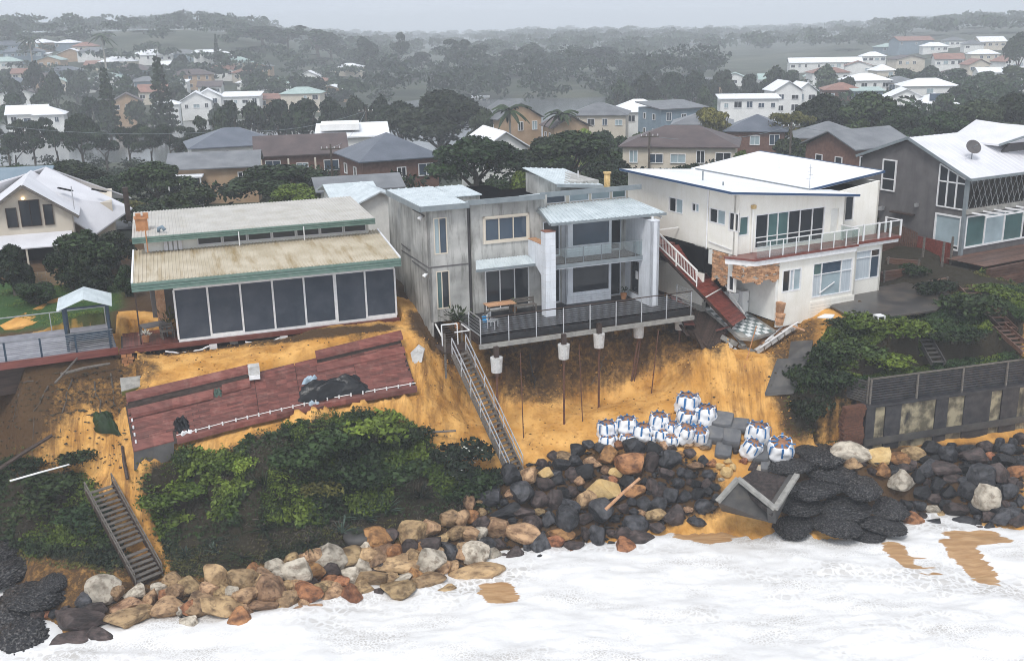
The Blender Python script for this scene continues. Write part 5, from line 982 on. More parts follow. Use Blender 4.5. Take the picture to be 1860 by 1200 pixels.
pth = MB(); P4 = [T(*p) for p in ((0, 592), (95, 545), (130, 535), (122, 552), (60, 590), (10, 600))]; pth.prism([p+[0, 0, .05] for p in P4], (0, 0, -.3)); tag(pth.build('sand_path', K['sand']), kind='structure')
fe = empty('pool_fence', FL.glob(-7.4, 3.3, 0), FL.a, 'temporary steel mesh fence panel on orange feet at the lawn edge', 'fence')
b = MB(); [b.bar((-1.0, 0, z), (1.0, 0, z), .03, .03) for z in (.1, 1.9)]; [b.bar((x, 0, .0), (x, 0, 2.0), .035, .035) for x in (-1, 1)]; b.build('frame', K['steel'], fe); b = MB(); [b.bar((x, 0, .1), (x, 0, 1.9), .008, .008) for x in np.arange(-.9, 1, .12)]; tag(b.build('mesh', K['steel'], fe), kind='stuff')
for x in (-1, 1): MB().box(x-.35, x+.35, -.12, .12, 0, .12).build('foot', K['orange_plastic'], fe)
MB().box(-.4, .4, -.5, -.2, 0, .14).build('spare_foot', K['orange_plastic'], fe)
gw = empty('garden_wall', G(75, 520, 9.7), .35, 'low pinkish brick garden wall beyond the lawn at the left', 'wall')
b = MB(); [b.box(-1.6+.5*i+(.25 if k % 2 else 0), -1.13+.5*i+(.25 if k % 2 else 0), -.1, .12, .2*k, .2*k+.18) for k in range(5) for i in range(7)]; tag(b.build('brick', K['bg_wall_tan'], gw), kind='stuff'); MB().box(-1.55, 2.1, -.06, .1, 0, .98).build('wall_core', K['mortar'], gw)
# timber debris on the left cliff
for pa, pb, rr, m_, lab in (((0, 850, 5.2), (95, 790, 6.4), .11, 'dark_timber', 'long dark timber beam leaning on the left sand cliff'), ((18, 873, 4.6), (126, 843, 5.0), .05, 'white_paint', 'thin white pole lying above the left greenery'), ((100, 695, 8.3), (140, 650, 9.0), .06, 'grey_timber', 'bare grey branch propped under the grey terrace'), ((110, 680, 8.5), (200, 660, 8.6), .09, 'grey_timber', 'weathered retaining timber under the right end of the grey terrace'), ((232, 870, 4.6), (222, 810, 5.8), .09, 'dark_timber', 'dark post standing below the left end of the fallen red deck'), ((730, 790, 5.0), (828, 782, 4.9), .07, 'grey_timber', 'broken grey branch lying on the sand left of the long stair'), ((1100, 925, 1.9), (1162, 868, 3.2), .09, 'brick_tan', 'brown timber plank leaning across the golden block in the rocks'), ((770, 560, 9.3), (803, 612, 8.9), .06, 'rail_white', 'white sloping handrail beside the concrete house corner')):
    P_ = G(*pa); Q_ = G(*pb); mid = (P_+Q_)/2+rng.normal(0, .05, 3); o = MB().tube([(0, 0, 0), tuple(mid-P_), tuple(Q_-P_)], [rr, rr*.95, rr*.8], 7).build('timber_pole', K[m_], None, loc=P_); tag(o, lab, 'pole')
# ================================================================== fallen red deck on the sand
FR = empty('fallen_red_deck', G(480, 700, 7.9), 0, 'long red timber deck collapsed and tilted on the sand slope', 'deck')
O_ = np.array(FR.location)
def dq(B, u0, u1, v0, v1, h0, h1):
    n = 10 if u1-u0 > .4 else 4
    for i in range(n):
        a0 = u0+(u1-u0)*i/n; a1 = u0+(u1-u0)*(i+1)/n; up_ = np.array([0, .25, .95]); P = [bi(a0, v0), bi(a1, v0), bi(a1, v1), bi(a0, v1)]
        B.add([p+up_*h0-O_ for p in P]+[p+up_*h1-O_ for p in P], [(0, 3, 2, 1), (4, 5, 6, 7), (0, 1, 5, 4), (2, 3, 7, 6), (1, 2, 6, 5), (3, 0, 4, 7)])
b = MB(); NB = 24
for k in range(NB):
    u0 = random.uniform(0, .012) if k > 6 else 0; u1 = 1-random.uniform(0, .012)
    if k < 5: u0 = .135+random.uniform(0, .012)
    cuts = sorted([u0, u1]+[c for c in (.18+.02*(k % 3), .42, .58, .8) if u0 < c < u1])
    for a, c in zip(cuts[:-1], cuts[1:]): j = random.uniform(-.008, .008); dq(b, a+.001, c-.001, k/NB+.003, (k+.93)/NB, .05+j, .09+j)
tag(b.build('deck_boards', K['red_timber'], FR), kind='stuff')
b = MB(); dq(b, 0, .13, .0, .2, .02, .09); b.build('step_corner', K['red_timber'], FR); b = MB(); dq(b, .0, .13, .0, .015, -.9, .05); b.build('corner_skirt', K['slab_dark'], FR)
b = MB(); dq(b, .14, 1, -.02, .012, -.12, .14); b.build('edge_beam', K['red_timber'], FR); b = MB(); dq(b, .0, 1, .0, 1, -.1, -.05); b.build('underframe', K['dark_timber'], FR)
for k, (u0, u1, v0, h) in enumerate(((.01, .27, .60, .42), (.0, .40, .82, .75), (.66, 1.0, .82, .62), (.30, .40, .66, .40))):
    b = MB(); dq(b, u0, u1, v0, v0+.13, h-.06, h); o = b.build('bench_seat', K['red_timber'], FR); b = MB(); dq(b, u0, u1, v0-.012, v0-.002, h-.16, h+.01); b.build('bench_edge', K['red_timber'], o); b = MB(); dq(b, u0+.005, u1-.005, v0+.05, v0+.06, .09, h-.06); b.build('bench_back', K['dark_timber'], o)
b = MB(); dq(b, .66, 1.0, .66, .78, .12, .18); b.build('lower_seat', K['red_timber'], FR)
b = MB(); dq(b, .14, 1.0, .055, .062, .16, .18); b.build('light_cable', K['rail_white'], FR)
for k, u in enumerate(list(np.linspace(.16, .98, 20))):
    p = bi(u, .05)-O_; MB().tube([tuple(p+[0, 0, .08]), tuple(p+[0, 0, .26])], .045, 6).build('baluster_stub', K['white_paint'], FR)
for k, v in enumerate((.15, .3, .45, .6)): p = bi(.012, v)-O_; MB().tube([tuple(p+[0, 0, .08]), tuple(p+[0, 0, .24])], .045, 6).build('baluster_stub', K['white_paint'], FR)
def heap(name, pts, label, cat, m, h, seed, n=46, parent=None):
    "crumpled cloth heap over a footprint: a grid draped and creased"
    rr = np.random.default_rng(seed); P = np.array(pts); c = P.mean(0); b = MB(); N1 = 22; vs_ = []
    for j in range(N1):
        for i in range(N1):
            u, v = i/(N1-1), j/(N1-1); p = (P[0]*(1-u)+P[1]*u)*(1-v)+(P[3]*(1-u)+P[2]*u)*v; e = min(u, 1-u, v, 1-v)*4; e = min(1, e)
            hh = h*e**.6*(.5+.55*abs(math.sin(u*7+v*4+seed))*abs(math.cos(v*5-u*4))+rr.random()*.12); p = p+np.array([math.sin(v*13+seed), math.cos(u*11), 0])*.12*h+np.array([0, .0, hh]); vs_.append(p-c)
    b.add(vs_, [(j*N1+i, j*N1+i+1, (j+1)*N1+i+1, (j+1)*N1+i) for j in range(N1-1) for i in range(N1-1)]); o = b.build(name, K[m], None, loc=c, smooth=True); return tag(o, label, cat)
U = np.array([0, .1, .12])
heap('black_tarpaulin', [bi(.56, .08)+U, bi(.84, .06)+U, bi(.80, .42)+U, bi(.58, .40)+U], 'crumpled black tarpaulin heaped on the fallen red deck', 'tarpaulin', 'black_tarp', .55, 3)
heap('blue_plastic_sheet', [bi(.585, .30)+U*4, bi(.64, .30)+U*4, bi(.65, .46)+U*3, bi(.60, .46)+U*3], 'pale blue plastic sheet lying on the black tarpaulin', 'plastic sheet', 'blue_tarp', .25, 5)
heap('blue_plastic_sheet', [bi(.60, -.03)+U, bi(.645, -.03)+U, bi(.645, .07)+U*2, bi(.61, .07)+U*2], 'small blue sheet hanging over the sea edge of the fallen red deck', 'plastic sheet', 'blue_tarp', .25, 6)
heap('black_bag', [bi(.135, .1)+U, bi(.18, .1)+U, bi(.18, .27)+U, bi(.135, .27)+U], 'black rubbish bag at the left end of the fallen red deck', 'bag', 'black_tarp', .6, 8)
heap('green_crate_heap', [bi(.27, .58)+U*2, bi(.295, .58)+U*2, bi(.295, .70)+U*2, bi(.27, .70)+U*2], 'small dark green bag in the gap between the red benches', 'bag', 'leaf_blue', .3, 9)
heap('white_rag', [bi(.15, .0)+U, bi(.19, .01)+U, bi(.19, .08)+U, bi(.15, .08)+U], 'crumpled white rag on the lower left edge of the red deck', 'rag', 'white_paint', .18, 10)
heap('white_rag', [T(192, 775)+[0, 0, .02], T(206, 772)+[0, 0, .02], T(204, 782)+[0, 0, .05], T(190, 783)+[0, 0, .05]], 'white plastic scrap on the sand left of the fallen deck', 'rag', 'white_paint', .15, 11)
heap('black_net', [T(165, 755), T(200, 748), T(222, 790), T(172, 785)], 'dark green netting heap on the sand left of the fallen deck', 'netting', 'leaf_dark', .45, 12)
pb = bi(.418, .86)+U*2; r = empty('broken_box', pb, .3, 'small grey and white broken box on the upper edge of the red deck', 'box'); MB().box(-.3, .3, -.25, .25, .1, .6).build('lid', K['pile'], r); MB().box(-.28, .28, -.4, -.26, -.1, .1).build('tray', K['white_paint'], r); MB().box(-.27, .27, -.23, .23, -.15, .1).build('body', K['dark_void'], r)
r = empty('fallen_concrete_slab', G(285, 690, 8.05), .45, 'broken grey concrete slab on the sand behind the red deck', 'slab'); b = MB(); b.prism([(-1.9, -.7, -.25), (1.3, -.55, .1), (1.9, -.1, .2), (1.5, .35, .2), (1.1, .1, .1), (-1.8, .5, .1)], (0, .05, .16)); b.build('slab', K['slab_grey'], r); b = MB(); b.prism([(-1.9, -.78, -.3), (1.25, -.6, .02), (1.25, -.6, .22), (-1.9, -.78, -.08)], (0, -.1, 0)); b.build('edge', K['leaf_ochre'], r); MB().bar((1.4, -.5, .3), (2.0, -.8, .25), .28, .15).build('block', K['pile'], r)
r = MB().prism([(0, 0, 0), (.5, -.1, .1), (.65, .1, .75), (.3, .15, 1.0), (-.12, .1, .6)], (.05, .22, .02)).build('fallen_concrete_block', K['pile'], None, loc=T(750, 660)); tag(r, 'pale loose concrete block standing on the sand above the red deck end', 'block')
# ================================================================== stairs
def stair(name, A, B, w, n, label, m, rail=None, railh=.95, sm=None, cat='stairs', railm='steel', missing=()):
    "straight flight from A (top) to B (bottom): stringers, treads one by one, posts and rails"
    A = np.array(A, float); B = np.array(B, float); r = empty(name, A, 0, label, cat); d = B-A; hx = np.array([d[0], d[1], 0]); hx /= np.linalg.norm(hx); sx_ = np.array([-hx[1], hx[0], 0])*w/2
    for s_ in (-1, 1): MB().bar(sx_*s_, d+sx_*s_, .06, .26).build('stringer', K[sm or m], r)
    for k in range(n):
        if k in missing: continue
        p = d*((k+.5)/n); q_ = random.uniform(-.015, .015); MB().bar(p-sx_*.97+[0, 0, q_], p+sx_*.97+[0, 0, -q_], .24, .045, (0, 0, 1)).build('tread', K[m], r)
    for s_ in (-1, 1):
        if rail is None: break
        for h in rail: MB().bar(sx_*s_*1.02+[0, 0, h], d+sx_*s_*1.02+[0, 0, h], .05, .05).build('handrail', K[railm], r)
        for k in range(0, 7): p = d*(k/6)+sx_*s_*1.02; MB().bar(p-[0, 0, .1], p+[0, 0, max(rail)], .045, .045).build('post', K[railm], r)
    return r
stA = G(834, 640, 8.7); stB = G(938, 862, 2.7)
stair('long_beach_stair', stA, stB, 1.0, 26, 'long grey timber stair with steel handrails hanging over the sand pit', 'grey_timber', rail=(.5, .95))
gt = empty('stair_gate', G(818, 628, 8.6), FB.a-.1, 'white framed slatted gate at the head of the long stair', 'gate'); b = MB(); b.bar((-.45, 0, 0), (.45, 0, 0), .06, .06); b.bar((-.45, .1, 1.25), (.45, .1, 1.25), .06, .06); b.bar((-.45, 0, 0), (-.45, .1, 1.25), .06, .06); b.bar((.45, 0, 0), (.45, .1, 1.25), .06, .06); b.build('frame', K['white_paint'], gt)
for k in range(8): MB().bar((-.43, .01*k, .12+.14*k), (.43, .01*k, .12+.14*k), .03, .05).build('slat', K['dark_timber'], gt)
ld = empty('stair_landing', G(838, 632, 8.7), FB.a, 'small dark timber landing between the gate and the long stair', 'landing'); MB().box(-1.1, .6, -.2, 1.4, -.15, -.05).build('platform', K['dark_timber'], ld)
for x, y in ((-1.0, -.1), (.5, -.1), (.5, 1.3)): MB().box(x-.05, x+.05, y-.05, y+.05, -1.6, 1.0).build('post', K['grey_timber'], ld)
b = MB(); b.bar((-.4, -.1, 1.0), (.5, -.1, 1.0), .05, .05); b.bar((.5, -.1, 1.0), (.5, 1.3, 1.0), .05, .05); b.build('rail', K['white_paint'], ld)
stair('lower_beach_stair', G(180, 885, 4.2), G(272, 1052, .75), 1.35, 20, 'dark weathered timber stair running down through greenery to the rocks', 'grey_timber', rail=(.25, .55), railh=.6, sm='dark_timber', railm='grey_timber', missing=(13,))
stair('garden_stair', G(1752, 520, 9.3), G(1835, 600, 8.0), .9, 9, 'brown sleeper stair beside the slatted retaining wall at the right', 'brown_deck')
stair('garden_stair', G(1812, 590, 8.2), G(1870, 640, 7.4), .9, 7, 'second brown sleeper stair lower down at the right edge', 'brown_deck')
stair('garden_stair', G(1665, 590, 8.6), G(1705, 660, 7.1), .8, 9, 'dark overgrown sleeper steps dividing the two green banks', 'slab_dark')
# ================================================================== sea wall on the right
SW = empty('sea_wall', WL.O, WL.a, 'stained concrete sea wall with dark louvred fence on top at the right', 'sea wall')
SW['kind'] = 'thing'; gw['kind'] = 'thing'; WLEN = 17.0; x = -.25
ps = [-.25, .35, 1.0, 2.05, 4.35, 5.2, 6.3, 8.15, 8.9, 10.1, 11.2, 13, 15, 17]
mat('wall_stained', (.10, .085, .055), (.33, .285, .185), scale=1.5, rough=.8, bump=.5, bscale=10, c3=(.022, .021, .02), s3=.8, f3=1.0, streak=(1.6, 1, .55), p0=.42, p1=.6)
mat('wall_black', (.018, .018, .022), (.045, .043, .045), scale=2, rough=.6, bump=.4)
for k in range(len(ps)-1): MB().box(ps[k]+.01, ps[k+1]-.01, (0 if k % 2 else -.06)+random.uniform(-.01, .01), .5, -1.2, 2.15+random.uniform(-.03, .03)).build('wall_panel', K['wall_black' if k % 2 == 0 else 'wall_stained'], SW)
MB().box(-.3, WLEN, -.12, .55, 2.18, 2.34).build('coping', K['wall_black'], SW)
b = MB(); b.box(-.3, WLEN, -.16, -.08, -.05, .35); b.build('base_beam', K['slab_dark'], SW)
for k in range(7): xx = .0+3.05*k; MB().bar((xx, .06, 2.3), (xx+.1, .2, 3.75), .09, .09, (1, 0, 0)).build('fence_post', K['grey_timber'], SW)
for k in range(9): MB().bar((.0, .24, 2.42+.15*k), (WLEN, .24, 2.42+.15*k), .05, .11).build('louvre', K['wall_black'], SW)
MB().bar((.0, .2, 3.78), (WLEN, .2, 3.78), .1, .08).build('top_rail', K['grey_timber'], SW)
MB().box(-.3, .0, .2, 4.2, -1.2, 2.2).build('return_wall', K['wall_black'], SW)
for k in range(9): MB().bar((-.1, .3, 2.42+.15*k), (-1.9, 3.6, 2.62+.12*k), .05, .11).build('louvre', K['slab_dark'], SW)
for t_ in (0, .5, 1): MB().bar((-.05-1.85*t_, .25+3.3*t_, 2.2), (-.05-1.85*t_, .25+3.3*t_, 3.9), .08, .08, (1, 0, 0)).build('fence_post', K['grey_timber'], SW)
MB().box(0, WLEN, .6, 1.5, 2.3, 3.4).build('backfill_board', K['wall_black'], SW)
rs = empty('rusty_sheet_stack', WL.glob(-1.15, .0, 0), WL.a, 'curved stack of rusty brown slats at the left end of the sea wall', 'retaining stack')
for k in range(24): MB().bar((-.6+.04*math.sin(k*3), .12*math.sin(k*.5), .13*k-.6), (.72+.03*math.cos(k*2), .05+.1*math.sin(k*.5), .13*k-.6), .4, .12).build('slat', K['rust'], rs)
# terrace slab, loose slabs and the broken concrete box
tr = MB().prism([G(*p) for p in ((1508, 558, 9.0), (1560, 586, 9.0), (1700, 566, 9.0), (1735, 540, 9.0), (1660, 512, 9.0), (1560, 530, 9.0))], (0, 0, .1)).build('wet_terrace', K['terrace']); tag(tr, kind='structure')
for pts, lab in ((((1410, 660), (1465, 658), (1440, 718), (1388, 722)), 'flat dark grey slab lying on the sand left of the green bank'), (((1435, 628), (1475, 626), (1470, 655), (1430, 660)), 'small brownish slab above the flat grey slab on the sand')):
    P4 = [T(*p)+np.array([0, -.1, .32]) for p in pts]; c_ = sum(P4)/4; o = MB().prism([p-c_ for p in P4], (0, -.06, -.16)).build('loose_slab', K['slab_dark'], None, loc=c_); tag(o, lab, 'slab')
pc_ = empty('plastic_chair', G(1596, 586, 9.0), .3, 'overturned white plastic chair at the seaward edge of the wet terrace', 'chair'); MB().box(-.25, .25, -.25, .25, .42, .47).build('seat', K['white_paint'], pc_); MB().box(-.25, .25, .2, .25, 0, .42).build('backrest', K['white_paint'], pc_); [MB().box(x-.03, x+.03, -.25, -.19, .0, .42).build('leg', K['white_paint'], pc_) for x in (-.22, .22)]
o = MB().prism([(-.5, 0, 0), (.3, -.35, .02), (.55, .1, .12), (0, .3, .1)], (0, 0, .06)).build('white_wall_sheet', K['white_paint'], None, loc=G(1500, 577, 8.85)); tag(o, 'broken white wall panel on the sand under the cream house corner', 'panel')
bc = empty('broken_concrete_box', G(1372, 905, 2.2), .1, 'broken open concrete box standing on its corner among the rocks', 'concrete box')
A_ = {k: G(*v)-np.array(bc.location) for k, v in dict(l=(1298, 908, 2.6), t=(1338, 868, 3.6), m=(1400, 925, 2.7), r=(1450, 866, 3.4), b=(1405, 952, 1.4), c=(1385, 870, 2.6), g=(1310, 925, 1.5)).items()}
b = MB(); b.prism([A_['l'], A_['t'], A_['m'], A_['b'], A_['g']], (.12, .35, -.05)); b.build('side_wall', K['slab_dark'], bc); b = MB(); b.prism([A_['m'], A_['r'], A_['b']], (-.35, .2, 0)); b.build('side_wall', K['slab_dark'], bc)
for p_, q_ in (('l', 't'), ('t', 'm'), ('m', 'r')): MB().bar(A_[p_]+[0, 0, .03], A_[q_]+[0, 0, .03], .28, .16).build('broken_rim', K['slab_grey'], bc)
b = MB(); b.prism([A_['t']+[0, .3, -.3], A_['m']+[0, .3, -.3], A_['r']+[0, .2, -.3], A_['c']+[0, .8, .2]], (0, .1, -.3)); b.build('rubble_fill', K['rock_purple'], bc)

# splintered boards and pipes spilling down between the concrete and cream houses
for i, (a_, b_, w_, m_, lab) in enumerate((((1205, 540, 9.2), (1262, 562, 8.9), .22, 'dark_timber', 'broken dark board bridging the gap right of the charcoal deck'), ((1262, 600, 8.1), (1285, 648, 7.2), .2, 'dark_timber', 'splintered dark board hanging from the collapsed panel'), ((1300, 600, 8.2), (1335, 590, 8.5), .16, 'red_timber', 'short red board under the fallen walkway foot'), ((1225, 575, 8.6), (1250, 610, 7.9), .18, 'dark_timber', 'dark board sticking out below the deck end'), ((1285, 545, 9.1), (1330, 560, 9.0), .2, 'rail_white', 'white broken rail lying under the fallen walkway'), ((1332, 604, 8.1), (1352, 628, 7.5), .3, 'slab_grey', 'grey concrete lump sliding below the tiled floor'), ((1285, 640, 7.3), (1300, 668, 6.7), .18, 'dark_timber', 'dark timber end dangling below the collapsed panel'), ((1440, 592, 8.4), (1462, 600, 8.2), .2, 'brick_tan', 'loose bricks at the upper end of the pale footing'), )):
    P_ = G(*a_); Q_ = G(*b_); o = MB().bar((0, 0, 0), tuple(Q_-P_), w_, min(w_, .06) if w_ > .1 else w_).build('broken_timber', K[m_], None, loc=P_); tag(o, lab, 'debris')

for px, py, lean, lab in ((945, 640, .1, 'rusty rod hanging beside the long stair'), (1052, 625, .2, 'thin rusty rod between the second and third footings'), (1196, 600, -.35, 'thin leaning rusty rod left of the last footing')):
    P_ = G(px, py, 8.75); o = MB().tube([(0, 0, 0), (lean, .05, surf(P_[0]+lean, P_[1])-P_[2]-.2)], .032, 6).build('steel_rod_pier', K['rust'], None, loc=P_); tag(o, lab, 'rod', 'exposed rods under the deck')
# stacked sleeper walls on the terraces between the cream and grey houses
for px, py, z0, w_, a_, n_, lab in ((1625, 512, 8.9, 2.4, .3, 5, 'low stacked sleeper wall below the red-brown fence'), (1640, 492, 9.0, 2.2, -.6, 5, 'short stacked sleeper wall turning back beside the fence'), (1815, 560, 8.0, 3.4, .5, 6, 'slatted sleeper wall beside the upper brown stair'), (1700, 520, 8.9, 2.0, .4, 3, 'low dark edging wall behind the wet terrace')):
    r = empty('sleeper_wall', G(px, py, z0), FD.a+a_-.4, lab, 'retaining wall'); r['kind'] = 'thing'
    for k in range(n_): MB().box(-w_/2+random.uniform(-.05, .05), w_/2+random.uniform(-.05, .05), -.1, .1, .19*k-.1, .19*k+.075).build('sleeper', K['brown_deck'], r)
    for x in (-w_/2+.1, w_/2-.1): MB().box(x-.06, x+.06, -.2, -.1, -.3, .19*n_).build('post', K['grey_timber'], r)
# ================================================================== boulders
from mathutils import noise as mnoise
def rock_mesh(seed, cuts=9, rough=.06, sub=3, round_=.0):
    "boulder: a ball cut by random planes, then worn"
    rr = random.Random(seed); bm = bmesh.new(); bmesh.ops.create_icosphere(bm, subdivisions=sub, radius=1.0)
    pl = []
    for _ in range(cuts):
        n = Vector((rr.gauss(0, 1), rr.gauss(0, 1), rr.gauss(0, 1))).normalized(); pl.append((n, rr.uniform(.45, .8)+round_))
    off = Vector((seed*3.1, seed*1.7, 0))
    for v in bm.verts:
        p = v.co.copy()
        for n, d in pl:
            e = p.dot(n)-d
            if e > 0: p -= n*e*.93
        k = 1+mnoise.fractal(p*1.3+off, 1.0, 2.0, 3)*rough*1.6+mnoise.fractal(p*4+off, 1, 2, 2)*rough*.5; v.co = p*k
    x = max(abs(v.co.x) for v in bm.verts); y = max(abs(v.co.y) for v in bm.verts); z = max(abs(v.co.z) for v in bm.verts)
    for v in bm.verts: v.co = Vector((v.co.x/x*.5, v.co.y/y*.5, v.co.z/z*.5))
    me = bpy.data.meshes.new('rock'); bm.to_mesh(me); bm.free(); me.materials.append(K['rock_tan'])
    me.polygons.foreach_set('use_smooth', [True]*len(me.polygons)); me.set_sharp_from_angle(angle=R(19)); return me
ANG = [rock_mesh(i, 15, .045) for i in range(12)]; RND = [rock_mesh(40+i, 11, .08, 3, .06) for i in range(9)]
CN = dict(d=('rock_dark', 'dark grey'), p=('rock_purple', 'purple-brown'), t=('rock_tan', 'tan sandstone'), r=('rock_rust', 'rust-orange'), l=('rock_pale', 'pale'), g=('rock_gold', 'golden'))
ROCKS = []
def rock(px, py, w, h, c, extra=None, rot=None):
    P = T(px, py+h*.18); D_ = (P-CAM)@_fw; s = D_/F_PX; kz = random.uniform(1.12, 1.42); W = w*s*kz; Hh = h*s*kz*1.04
    me = random.choice(ANG if c in 'dpg' else RND if random.random() < .65 else ANG)
    o = bpy.data.objects.new('boulder', me); COL.objects.link(o)
    dep = random.uniform(.7, 1.0)*max(W*.75, Hh); ht = min(Hh, 1.15*W)
    o.scale = (W, dep, max(.25*W, ht*.92)); o.rotation_euler = (random.uniform(-.18, .18), random.uniform(-.2, .2) if rot is None else rot, random.uniform(-.25, .25)+(math.pi if random.random() < .5 else 0))
    z = surf(P[0], P[1]); o.location = (P[0], P[1], z+o.scale[2]*.30)
    o.material_slots[0].link = 'OBJECT'; o.material_slots[0].material = K[CN[c][0]]
    ROCKS.append((px, py, w, h, c, o)); return o
Z4 = "425 995 240 120 p;515 920 150 90 p;370 1105 210 90 p;560 1080 140 80 p;690 910 170 60 t;700 985 200 90 t;640 840 85 85 t;740 840 105 75 l;825 865 70 130 t;880 820 95 85 l;905 935 170 120 t;1045 925 120 110 r;1035 1010 130 100 l;1045 805 140 110 t;1140 835 120 105 t;1330 780 190 120 t;1210 925 180 120 t;1345 865 120 90 t;1420 905 200 80 t;1500 840 140 160 t;1310 1010 150 150 r;1490 1040 190 90 r;1630 725 170 120 l;1670 845 150 105 r;1620 960 90 90 t;1720 945 120 80 t;1810 850 120 100 t;1790 760 100 60 r;1160 1050 45 55 r;740 1070 55 30 d;460 890 120 90 d"
Z5 = "55 650 180 110 t;195 655 90 120 t;300 615 90 115 r;300 690 210 90 t;370 600 80 90 p;490 570 150 80 p;480 680 140 130 l;590 620 110 115 d;730 630 150 125 l;835 630 85 95 l;600 700 90 95 t;740 745 300 110 t;885 830 290 110 r;55 755 105 85 l;160 770 160 95 t;330 760 130 55 l;460 790 170 80 t;320 830 165 105 t;555 830 180 75 t;210 840 65 75 p;65 860 95 100 r;295 900 160 40 r;470 890 80 40 t;10 830 55 85 r;845 480 125 135 t;980 525 175 105 t;1040 455 95 75 p;650 445 105 115 t;710 430 65 85 r;690 520 115 75 t;700 345 85 85 t;1085 580 115 135 d;1055 690 125 85 d;950 640 115 95 p;990 310 125 135 d;1030 200 95 125 t;935 200 105 115 d;1115 185 85 65 g;1100 240 125 75 p;1090 330 95 105 p;1215 440 135 115 d;1130 430 75 115 d;1195 520 125 55 r;1165 560 105 75 r;1260 580 115 55 p;1270 625 95 35 r;1355 605 85 40 d;1395 520 85 155 d;1330 350 105 105 t;1420 290 155 115 g;1420 410 115 135 d;1535 375 75 65 p;1595 290 115 75 r;1300 220 65 85 t;1335 190 115 105 d;1455 90 105 85 r;1580 150 145 115 r;1690 120 95 115 p;1500 180 85 65 g;1690 240 55 130 p;1710 420 105 75 t;1810 430 95 115 p;1600 470 135 115 d;1540 510 115 65 p;1630 550 135 85 p;1725 490 85 65 p;1540 605 115 115 r;1655 630 65 55 l;1330 510 65 95 p;1470 560 45 28 d;1800 310 85 85 d;1730 350 85 65 d;1650 355 85 75 d;1770 190 85 75 p;1790 120 95 85 d;1420 50 95 75 d;1590 50 115 85 d;1520 30 65 45 r;1760 40 55 65 t;1700 60 85 75 d;1215 95 90 50 t;1290 60 70 80 d;1370 130 90 60 t;850 570 90 60 p;1210 300 90 80 d;1160 330 80 90 p;1240 370 110 90 d;1000 400 90 60 p;900 400 130 60 d;820 330 120 90 d;1480 330 60 60 d;1560 230 70 60 d"
Z7 = "590 660 115 105 d;620 750 105 75 p;690 640 75 65 d;800 590 95 85 p;910 640 85 85 d;720 590 75 60 r;840 680 115 60 t;640 920 115 95 d;760 940 115 85 d;860 930 95 95 d;930 1030 155 115 d;550 1010 95 85 d;660 1120 135 135 p;780 1050 85 65 t;850 1150 145 75 d;1370 705 60 60 l;1300 605 65 60 t;1250 640 65 50 r;1050 690 70 60 g;1120 640 70 50 g;1100 740 90 60 g;1160 690 60 70 g;1060 795 55 40 l;790 820 65 55 p;850 830 85 75 d;950 760 95 85 d;1010 860 80 60 d;700 830 90 80 d;560 850 80 70 d;1330 690 90 80 p;1430 800 60 60 p;1500 800 60 70 t;740 740 80 70 d;920 520 90 60 t;640 530 90 80 p;560 580 80 70 d;480 560 80 60 p;1180 560 60 60 p;700 500 90 50 p;780 505 110 70 t"
Z6 = "915 75 165 85 l;1060 110 155 115 g;1090 175 95 80 r;1180 110 115 80 r;1250 85 115 80 t;930 135 85 65 t;1190 235 145 115 l;1650 325 125 125 l;1495 385 135 90 p;1360 375 95 42 l;1345 425 65 45 t;1415 430 85 65 t;1240 460 105 95 r;1430 160 145 60 p;1460 215 95 65 p;1590 100 155 85 p;1710 200 115 115 p;1820 185 105 65 r;1670 95 55 50 r;1820 60 65 65 d;1620 220 145 105 d;1300 290 105 85 d;1370 320 95 65 p;1450 290 85 65 d;1550 290 105 90 d;1660 430 65 55 p;1740 430 105 75 d;1340 470 145 65 d;1540 460 115 65 d;1770 300 95 85 d;1840 330 60 85 d;1260 535 165 40 r;1480 510 55 28 r;1360 60 125 90 d;1440 90 115 90 d;1750 120 105 80 d;1330 170 100 80 d;1280 210 70 70 d;1540 160 90 60 d;1390 240 90 70 d;1700 380 90 60 d;1600 380 80 70 d;1540 60 100 60 d;1650 40 100 60 p;1760 50 80 50 d;1620 490 70 50 p;1800 400 90 60 d;1430 350 70 50 d"
for S_, ox, oy, k in ((Z4, 0, 800, 3.0), (Z5, 620, 800, 3.0), (Z7, 1080, 700, 4.616), (Z6, 1240, 800, 3.0)):
    for it in S_.split(';'):
        x, y, w_, h_, c = it.split(); rock(ox+float(x)/k, oy+float(y)/k, float(w_)/k, float(h_)/k, c)
